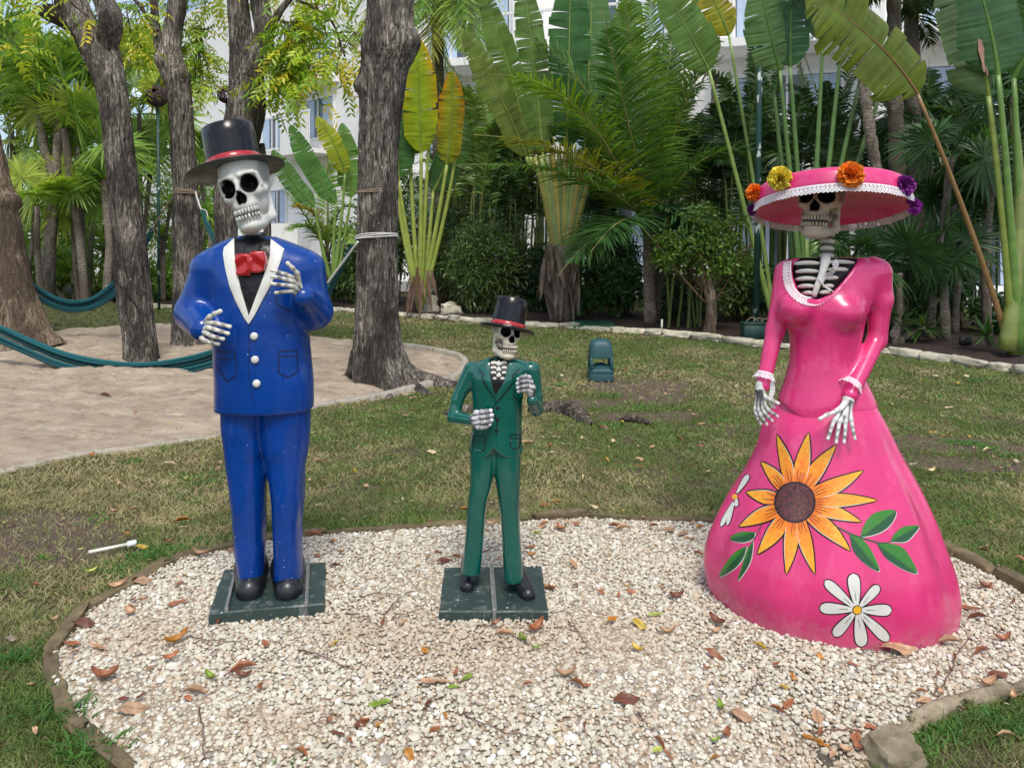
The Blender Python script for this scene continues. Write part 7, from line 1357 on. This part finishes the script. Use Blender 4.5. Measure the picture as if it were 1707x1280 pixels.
zl((0, 850), .336, [(585, 405, 15, 110, 'tan'), (710, 378, 5, 90, 'tan'), (668, 372, 70, 50, 'brown'), (1000, 245, 0, 110, 'tan'), (1080, 275, 80, 40, 'tan'), (890, 385, 60, 55, 'rust'), (880, 485, 30, 85, 'rust'), (665, 470, 50, 45, 'rust'), (710, 470, 20, 45, 'rust'), (655, 505, -20, 60, 'rust'), (650, 538, -15, 90, 'tan'), (415, 592, -5, 125, 'brown'), (335, 583, 20, 35, 'yellow'), (355, 690, -10, 110, 'rust'), (490, 705, -10, 100, 'tan'), (370, 735, 30, 50, 'tan'), (875, 680, 35, 150, 'orange'), (850, 762, 25, 100, 'rust'), (515, 862, 8, 160, 'rust'), (562, 815, 70, 40, 'rust'), (1045, 862, -25, 95, 'green'), (970, 940, -5, 125, 'tan'), (610, 965, 20, 50, 'brown'), (655, 1025, 3, 155, 'tan'), (700, 950, 60, 30, 'brown'), (1085, 580, 85, 55, 'rust'), (1210, 820, 10, 130, 'rust'), (1205, 855, 0, 110, 'brown'), (175, 1112, -35, 60, 'tan'), (50, 655, 0, 60, 'grey'), (455, 322, 25, 75, 'yg'), (400, 205, 0, 40, 'yg'), (50, 68, 5, 65, 'yg'), (905, 68, 10, 80, 'orange'), (628, 127, 0, 45, 'orange'), (840, 172, 5, 65, 'brown'), (700, 198, 15, 65, 'yellow'), (150, 880, 20, 40, 'tan'), (430, 400, 10, 30, 'rust'), (265, 560, 60, 60, 'tan')])
zl((430, 980), .2519, [(830, 270, 75, 85, 'rust'), (50, 405, -40, 110, 'rust'), (515, 405, 40, 65, 'yellow'), (1105, 450, -60, 100, 'orange'), (1175, 660, 5, 180, 'tan'), (1310, 610, 70, 90, 'rust'), (1390, 625, 30, 100, 'green'), (1290, 690, 10, 60, 'green'), (805, 805, 12, 135, 'green'), (1130, 810, 50, 90, 'brown'), (1240, 895, -60, 75, 'orange'), (470, 925, 60, 90, 'rust'), (805, 945, 45, 75, 'orange'), (290, 1145, -35, 135, 'rust'), (1005, 1150, -45, 120, 'orange'), (15, 690, 85, 90, 'rust'), (970, 255, 45, 60, 'tan'), (1630, 345, 0, 130, 'tan'), (1525, 190, 85, 110, 'rust'), (1575, 270, 20, 90, 'rust')])
zl((860, 980), .2519, [(130, 310, 35, 190, 'rust'), (45, 380, -50, 110, 'green'), (130, 435, 10, 80, 'green'), (235, 35, -25, 70, 'brown'), (395, 8, 20, 45, 'brown'), (565, 60, -40, 70, 'rust'), (680, 75, 60, 50, 'rust'), (735, 20, -10, 60, 'yellow'), (760, 58, 0, 70, 'rust'), (965, 35, 80, 35, 'tan'), (1060, 90, 5, 130, 'brown'), (925, 208, 5, 95, 'yg'), (810, 275, -25, 125, 'yellow'), (1010, 332, -5, 135, 'tan'), (805, 450, -35, 115, 'yellow'), (1330, 262, -30, 150, 'brown'), (1310, 70, -20, 60, 'brown'), (1620, 430, -30, 95, 'yellow'), (1310, 480, -25, 140, 'rust'), (1265, 572, -30, 60, 'rust'), (340, 620, 0, 170, 'tan'), (410, 680, -35, 130, 'rust'), (470, 685, 20, 60, 'rust'), (80, 678, 5, 75, 'rust'), (735, 785, 3, 175, 'brown'), (1355, 830, 85, 110, 'green'), (1485, 890, -30, 175, 'tan'), (460, 955, 75, 80, 'rust'), (1395, 1020, 60, 120, 'rust'), (1320, 1058, 5, 90, 'green'), (950, 1080, -60, 130, 'rust'), (940, 1120, 30, 100, 'yg'), (1010, 1150, -60, 90, 'rust'), (1320, 1175, 20, 80, 'orange')])
zl((1280, 980), .2502, [(345, 490, -50, 65, 'orange'), (55, 540, 20, 50, 'rust'), (565, 542, -20, 40, 'rust'), (170, 630, 85, 85, 'orange'), (105, 700, 5, 80, 'yellow'), (140, 810, 30, 120, 'rust'), (65, 860, -30, 110, 'rust'), (330, 900, 70, 150, 'tan'), (300, 1050, -30, 130, 'orange'), (600, 1060, 75, 200, 'rust'), (690, 970, -35, 120, 'rust'), (700, 1045, 5, 90, 'rust'), (520, 1130, -20, 120, 'tan'), (440, 1160, 45, 120, 'tan'), (930, 425, 0, 75, 'yellow'), (870, 452, 0, 220, 'tan'), (1215, 400, -5, 150, 'tan'), (1430, 465, 10, 130, 'rust'), (1400, 235, -3, 125, 'brown'), (1340, 165, -20, 100, 'rust'), (1575, 380, 0, 130, 'rust'), (1540, 625, 10, 150, 'brown'), (1470, 680, 10, 170, 'tan'), (1025, 730, -10, 70, 'rust'), (1045, 790, 20, 130, 'tan'), (1220, 590, 80, 40, 'brown'), (1640, 755, 40, 110, 'tan'), (1460, 22, 5, 100, 'rust'), (1640, 125, 30, 40, 'rust'), (1590, 1010, -5, 110, 'tan')])
zl((880, 660), .1875, [(655, 290, 0, 100, 'brown'), (840, 240, 85, 60, 'yellow'), (485, 400, 85, 75, 'cream'), (765, 430, -70, 80, 'cream'), (195, 460, 60, 60, 'rust'), (310, 440, -60, 60, 'cream'), (230, 375, 10, 35, 'cream'), (15, 415, 10, 50, 'rust'), (125, 385, 15, 40, 'cream'), (210, 515, -15, 80, 'cream'), (700, 590, -35, 80, 'yellow'), (295, 670, 10, 100, 'tan'), (495, 740, 60, 90, 'cream'), (990, 580, 10, 90, 'tan'), (1000, 640, 0, 70, 'rust'), (1110, 465, 25, 80, 'tan'), (985, 468, -40, 45, 'cream'), (1350, 405, -45, 90, 'rust'), (1600, 685, -10, 70, 'cream'), (1480, 185, -10, 70, 'tan'), (1545, 260, 10, 70, 'tan'), (1440, 138, 0, 40, 'tan'), (1035, 85, 70, 40, 'cream'), (1015, 38, 8, 70, 'cream'), (590, 92, -10, 80, 'cream'), (160, 218, 0, 35, 'tan'), (260, 965, 0, 75, 'orange'), (150, 985, 0, 45, 'orange'), (575, 1005, 5, 100, 'cream'), (845, 1045, 20, 60, 'yellow'), (1030, 1118, 85, 60, 'tan'), (130, 1185, 30, 110, 'tan'), (290, 1220, -25, 140, 'rust'), (430, 1165, -30, 100, 'rust'), (350, 1160, 30, 80, 'tan'), (780, 1200, -10, 130, 'rust'), (850, 1215, 0, 140, 'tan'), (1120, 1195, 10, 100, 'rust'), (1535, 1205, 10, 90, 'orange'), (1270, 1230, 20, 120, 'tan'), (1380, 1255, 10, 100, 'tan'), (1465, 1155, 30, 70, 'tan'), (55, 1255, 0, 60, 'yg'), (1275, 955, 80, 40, 'brown')])
zl((1400, 380), .2656, [(445, 910, 10, 40, 'tan'), (600, 935, -15, 60, 'cream'), (512, 975, 60, 35, 'yellow'), (740, 980, 20, 60, 'yellow'), (330, 1110, 60, 35, 'cream'), (440, 1045, 0, 30, 'cream'), (685, 1135, 0, 50, 'cream'), (645, 1195, -30, 40, 'cream'), (748, 1205, -60, 40, 'cream'), (1135, 1070, 15, 45, 'yellow'), (660, 890, 80, 25, 'cream')])
zl((1500, 700), .2344, [(15, 262, 0, 40, 'tan'), (95, 325, 0, 50, 'cream'), (215, 385, 5, 110, 'cream'), (500, 135, -45, 40, 'yellow'), (530, 215, -60, 45, 'cream'), (625, 228, 5, 70, 'cream'), (672, 280, 80, 45, 'tan'), (755, 360, -30, 80, 'tan'), (605, 950, -40, 70, 'brown'), (860, 1003, 0, 85, 'rust'), (235, 98, 0, 55, 'yellow'), (318, 130, 0, 50, 'yellow'), (370, 995, 5, 80, 'rust'), (610, 1222, 0, 120, 'rust')])
zl((800, 300), .3281, [(345, 897, -25, 22, 'cream'), (455, 838, 0, 18, 'cream'), (790, 880, 0, 16, 'cream'), (910, 835, 0, 24, 'cream'), (895, 928, 20, 18, 'cream'), (820, 960, 0, 25, 'tan'), (738, 967, 0, 35, 'brown'), (948, 990, 0, 45, 'tan'), (1005, 1003, 0, 40, 'cream'), (900, 1088, 0, 28, 'tan'), (940, 1090, -20, 28, 'tan'), (1055, 1080, 5, 36, 'tan'), (1300, 1057, 5, 34, 'cream'), (1297, 1096, -25, 35, 'cream'), (1295, 1135, 20, 30, 'tan'), (1225, 1110, 5, 34, 'cream'), (580, 1192, 0, 36, 'cream'), (825, 1120, 5, 36, 'cream'), (430, 1110, 0, 24, 'cream'), (525, 1045, 20, 22, 'cream'), (1125, 1243, 10, 36, 'tan')])
zl((0, 700), .2519, [(610, 240, 20, 50, 'orange'), (1110, 325, 5, 120, 'cream'), (1300, 300, 5, 60, 'rust'), (1230, 400, 0, 40, 'yg'), (1385, 462, 10, 40, 'yg'), (1510, 500, 15, 70, 'yg'), (1445, 335, 60, 40, 'tan'), (785, 430, 80, 25, 'tan'), (230, 485, 10, 45, 'cream'), (755, 625, -5, 90, 'tan'), (890, 605, 10, 60, 'tan'), (240, 1112, 0, 60, 'rust')])
zl((0, 300), .375, [(602, 1046, 80, 26, 'rust'), (692, 1066, 0, 36, 'orange'), (240, 1064, -20, 50, 'brown'), (68, 974, 0, 26, 'rust'), (145, 790, 0, 26, 'orange'), (28, 785, 0, 40, 'yellow'), (545, 742, 0, 20, 'yellow'), (708, 803, 0, 34, 'rust'), (820, 968, 0, 34, 'brown'), (760, 1108, 0, 40, 'yellow'), (930, 1102, 0, 40, 'yg'), (468, 976, 0, 50, 'brown'), (600, 1058, 0, 26, 'tan'), (870, 1238, 0, 26, 'tan'), (410, 1226, 20, 30, 'orange')])
zl((430, 300), .3125, [(558, 1192, 0, 50, 'tan'), (455, 1208, 20, 22, 'cream'), (605, 1268, 0, 36, 'cream'), (775, 1250, 0, 30, 'cream'), (790, 1262, 0, 26, 'tan'), (828, 1228, 0, 34, 'brown'), (878, 1186, 0, 26, 'tan'), (960, 1190, 70, 18, 'tan'), (555, 1080, 0, 14, 'yellow'), (610, 1115, 0, 14, 'yellow'), (400, 940, 0, 20, 'brown'), (950, 975, -20, 22, 'rust'), (1010, 1000, 0, 26, 'rust'), (560, 905, 0, 16, 'tan'), (940, 1082, 0, 20, 'yellow'), (1020, 1155, 0, 20, 'orange')])
zl((330, 660), .3045, [(630, 215, 0, 50, 'yg'), (610, 475, -70, 35, 'cream'), (665, 370, 10, 60, 'tan'), (660, 608, 0, 25, 'cream'), (690, 475, 0, 40, 'tan'), (795, 55, 10, 20, 'yellow'), (640, 785, -5, 80, 'rust'), (740, 815, 10, 50, 'rust'), (660, 895, -10, 50, 'rust'), (755, 955, 0, 60, 'brown'), (790, 875, 20, 40, 'rust'), (190, 865, 30, 60, 'rust'), (390, 1065, 0, 30, 'tan'), (385, 1108, 0, 34, 'tan'), (396, 1132, 10, 40, 'tan'), (110, 1250, 80, 60, 'rust')])
zl((710, 700), .2733, [(400, 660, -5, 80, 'tan'), (375, 690, -20, 50, 'tan'), (190, 865, 0, 70, 'rust'), (110, 890, 10, 100, 'brown'), (720, 660, 20, 80, 'tan'), (795, 680, -30, 50, 'tan'), (680, 720, -20, 60, 'yg'), (640, 800, 10, 80, 'rust'), (645, 850, -5, 70, 'orange'), (15, 865, 20, 50, 'rust'), (440, 948, 0, 60, 'tan'), (375, 1040, 0, 50, 'brown'), (755, 1045, -10, 90, 'orange'), (30, 630, 30, 60, 'brown'), (620, 140, 5, 60, 'tan'), (760, 170, 60, 50, 'rust'), (765, 205, -20, 60, 'cream'), (30, 208, 0, 70, 'cream'), (230, 98, 20, 30, 'cream'), (95, 160, -40, 30, 'yg'), (250, 58, 0, 30, 'cream'), (730, 530, 0, 50, 'orange'), (235, 560, 0, 60, 'orange')])
rs = np.random.RandomState(77); NL0 = len(LEAVES)
for k in range(26):
    px, py = rs.uniform(230, 1680), rs.uniform(890, 1270); LEAVES.append((px, py, rs.uniform(-80, 80), rs.uniform(12, 30), ('rust', 'tan', 'brown', 'orange')[rs.randint(4)]))
for k in range(34):
    px, py = rs.uniform(520, 1700), 600+250*rs.rand()**1.3; LEAVES.append((px, py, rs.uniform(-80, 80), rs.uniform(6, 11)*(py-385)/250, ('tan', 'cream', 'cream', 'yellow', 'rust')[rs.randint(5)]))
def where(px, py, onbed, onsand):
    if onsand: return 'on the sand '+('near the flared tree' if px > 500 else 'left of the forked tree' if px < 215 and py < 640 else 'at the far left' if px < 150 else 'in the middle of the sand patch' if px < 280 else 'close to the blue sleeve')
    if onbed:
        v = 'by back edging' if py < 930 else 'level with bases' if py < 1030 else 'in middle' if py < 1150 else 'in front'
        h = 'at the left end' if px < 230 else 'left of the blue statue base' if px < 350 else 'in line with blue statue' if px < 550 else 'between blue and green statues' if px < 730 else 'in line with green statue' if px < 915 else 'right of the green statue' if px < 1050 else 'between green statue and pink skirt' if px < 1190 else 'below left of pink skirt' if px < 1390 else 'below right of pink skirt' if px < 1600 else 'at the right end'
        return 'on gravel '+v+', '+h
    v = 'on far lawn' if py < 620 else 'on middle lawn' if py < 740 else 'on nearer lawn' if py < 1000 else 'on front grass'
    h = 'at the left edge' if px < 120 else 'left of the blue legs' if px < 370 else 'between blue and green statues' if px < 740 else 'behind the green statue' if px < 900 else 'near the garden speaker' if px < 1060 else 'midway to the pink dress' if px < 1180 else 'left of the pink dress' if px < 1300 else 'right of the pink dress' if px < 1620 else 'at the right edge'
    return v+' '+h
protos = {}; used_lab = {}
kinds = list(LM)
for i, (px, py, an, ln, cn) in enumerate(LEAVES):
    g0 = G(px, py); xy = g0[None, :2]; onb = sdist(xy, BED)[0] > 0; ons = sdist(xy, SAND)[0] > 0; kd = kinds[rs.randint(4)] if ln > 14 else ('flat', 'curled')[rs.randint(2)]
    sz = 'long' if ln*g0[1]/K > .085 else 'small' if ln*g0[1]/K < .05 else ''
    words = [w_ for w_ in (sz, kd, LC[cn][0], 'leaf', where(px, py, onb, ons)) if w_]; lb = ' '.join(words)
    for kd2 in kinds:
        if lb not in used_lab: break
        lb2 = ' '.join([w_ for w_ in (sz, kd2, LC[cn][0], 'leaf', where(px, py, onb, ons)) if w_])
        if lb2 not in used_lab: lb = lb2; kd = kd2
    if lb in used_lab: continue
    used_lab[lb] = 1; me = LM[kd][i % 3]; lv = rs.uniform(.75, 1.2); o = bpy.data.objects.new('fallen_leaf', me); o.color = (*[min(1, c*lv) for c in LC[cn][1]], 1)
    zz_ = .02 if onb else .03 if ons else .012; o.location = (g0[0], g0[1], zz_); s_ = max(.04, ln*g0[1]/K*1.08); o.scale = (s_, s_*rs.uniform(.85, 1.3), s_); a_ = math.radians(an); fy = min(2.5, g0[1]/EYE*.9); o.rotation_euler = (rs.uniform(-.25, .25), rs.uniform(-.15, .15), math.atan2(math.sin(a_)*fy, math.cos(a_)))
    link(o, None, lb, 'leaf', 'dry leaves fallen on the ground')
# ---- twigs
M_twig = simple('twig', (.16, .08, .06), .7, var=.2)
for k, (pts, lb) in enumerate((([(640, 1035), (662, 1010), (690, 990)], 'thin reddish twig between the blue and green statue bases'), ([(652, 1040), (675, 1033), (692, 1026)], 'short twig crossing gravel left of the green statue base'), ([(600, 1002), (630, 999), (668, 998)], 'straight twig on gravel right of the blue base'), ([(500, 1091), (535, 1104), (575, 1120)], 'thin twig on gravel in front of the blue base'), ([(770, 1199), (800, 1215), (850, 1232), (905, 1243)], 'long thin twig at the bottom below the green statue'), ([(790, 1050), (815, 1054), (838, 1056)], 'dark twig just in front of the green base'), ([(315, 1068), (345, 1078), (400, 1078)], 'curved twig in front of the blue base at left'), ([(332, 1190), (338, 1230), (342, 1275)], 'upright forked twig near the bottom left of the gravel'), ([(948, 1043), (960, 1062), (985, 1090)], 'faint twig right of the green base'), ([(1246, 1165), (1262, 1150), (1272, 1128)], 'curved twig below the left of the pink skirt'), ([(1450, 1125), (1475, 1112), (1520, 1102)], 'thin twig below the daisy'), ([(1560, 1170), (1582, 1135), (1595, 1100), (1620, 1070)], 'long curved twig right of the daisy'), ([(1350, 1229), (1400, 1230), (1465, 1229)], 'straight twig near the pale stone block'), ([(575, 1030), (600, 1035), (625, 1045)], 'small dark twig between blue base and green base'), ([(1065, 1195), (1072, 1215), (1090, 1228)], 'bent twig in the nearest gravel near the middle'), ([(1430, 1090), (1455, 1095), (1480, 1091)], 'thin twig touching the front hem of the pink dress'), ([(25, 735), (34, 722), (45, 712)], 'short twig on the sand at the left edge'), ([(800, 928), (835, 915), (850, 913)], 'twig on gravel between the green trouser legs'))):
    q_ = spl([G(*a)+[0, 0, (.018 if not pts[0][0] < 60 else .035)+.008*(j % 2)] for j, a in enumerate(pts)], 14); q_ += .004*rs.normal(size=q_.shape)*[1, 1, .3]; ob('twig', gt(tube(q_, np.linspace(.0028, .0014, 14), 5)), M_twig, label=lb, cat='twig', base=q_[0]*[1, 1, 0])
# scene-wide tidy: masses of leaves are stuff parts
for o in sc.objects:
    if o.name.split('.')[0] in ('foliage', 'crown', 'twigs', 'stems', 'branches', 'dry_sheath', 'teeth', 'lace_trim', 'loose_lace', 'cuff_lace'): o['kind'] = 'stuff'
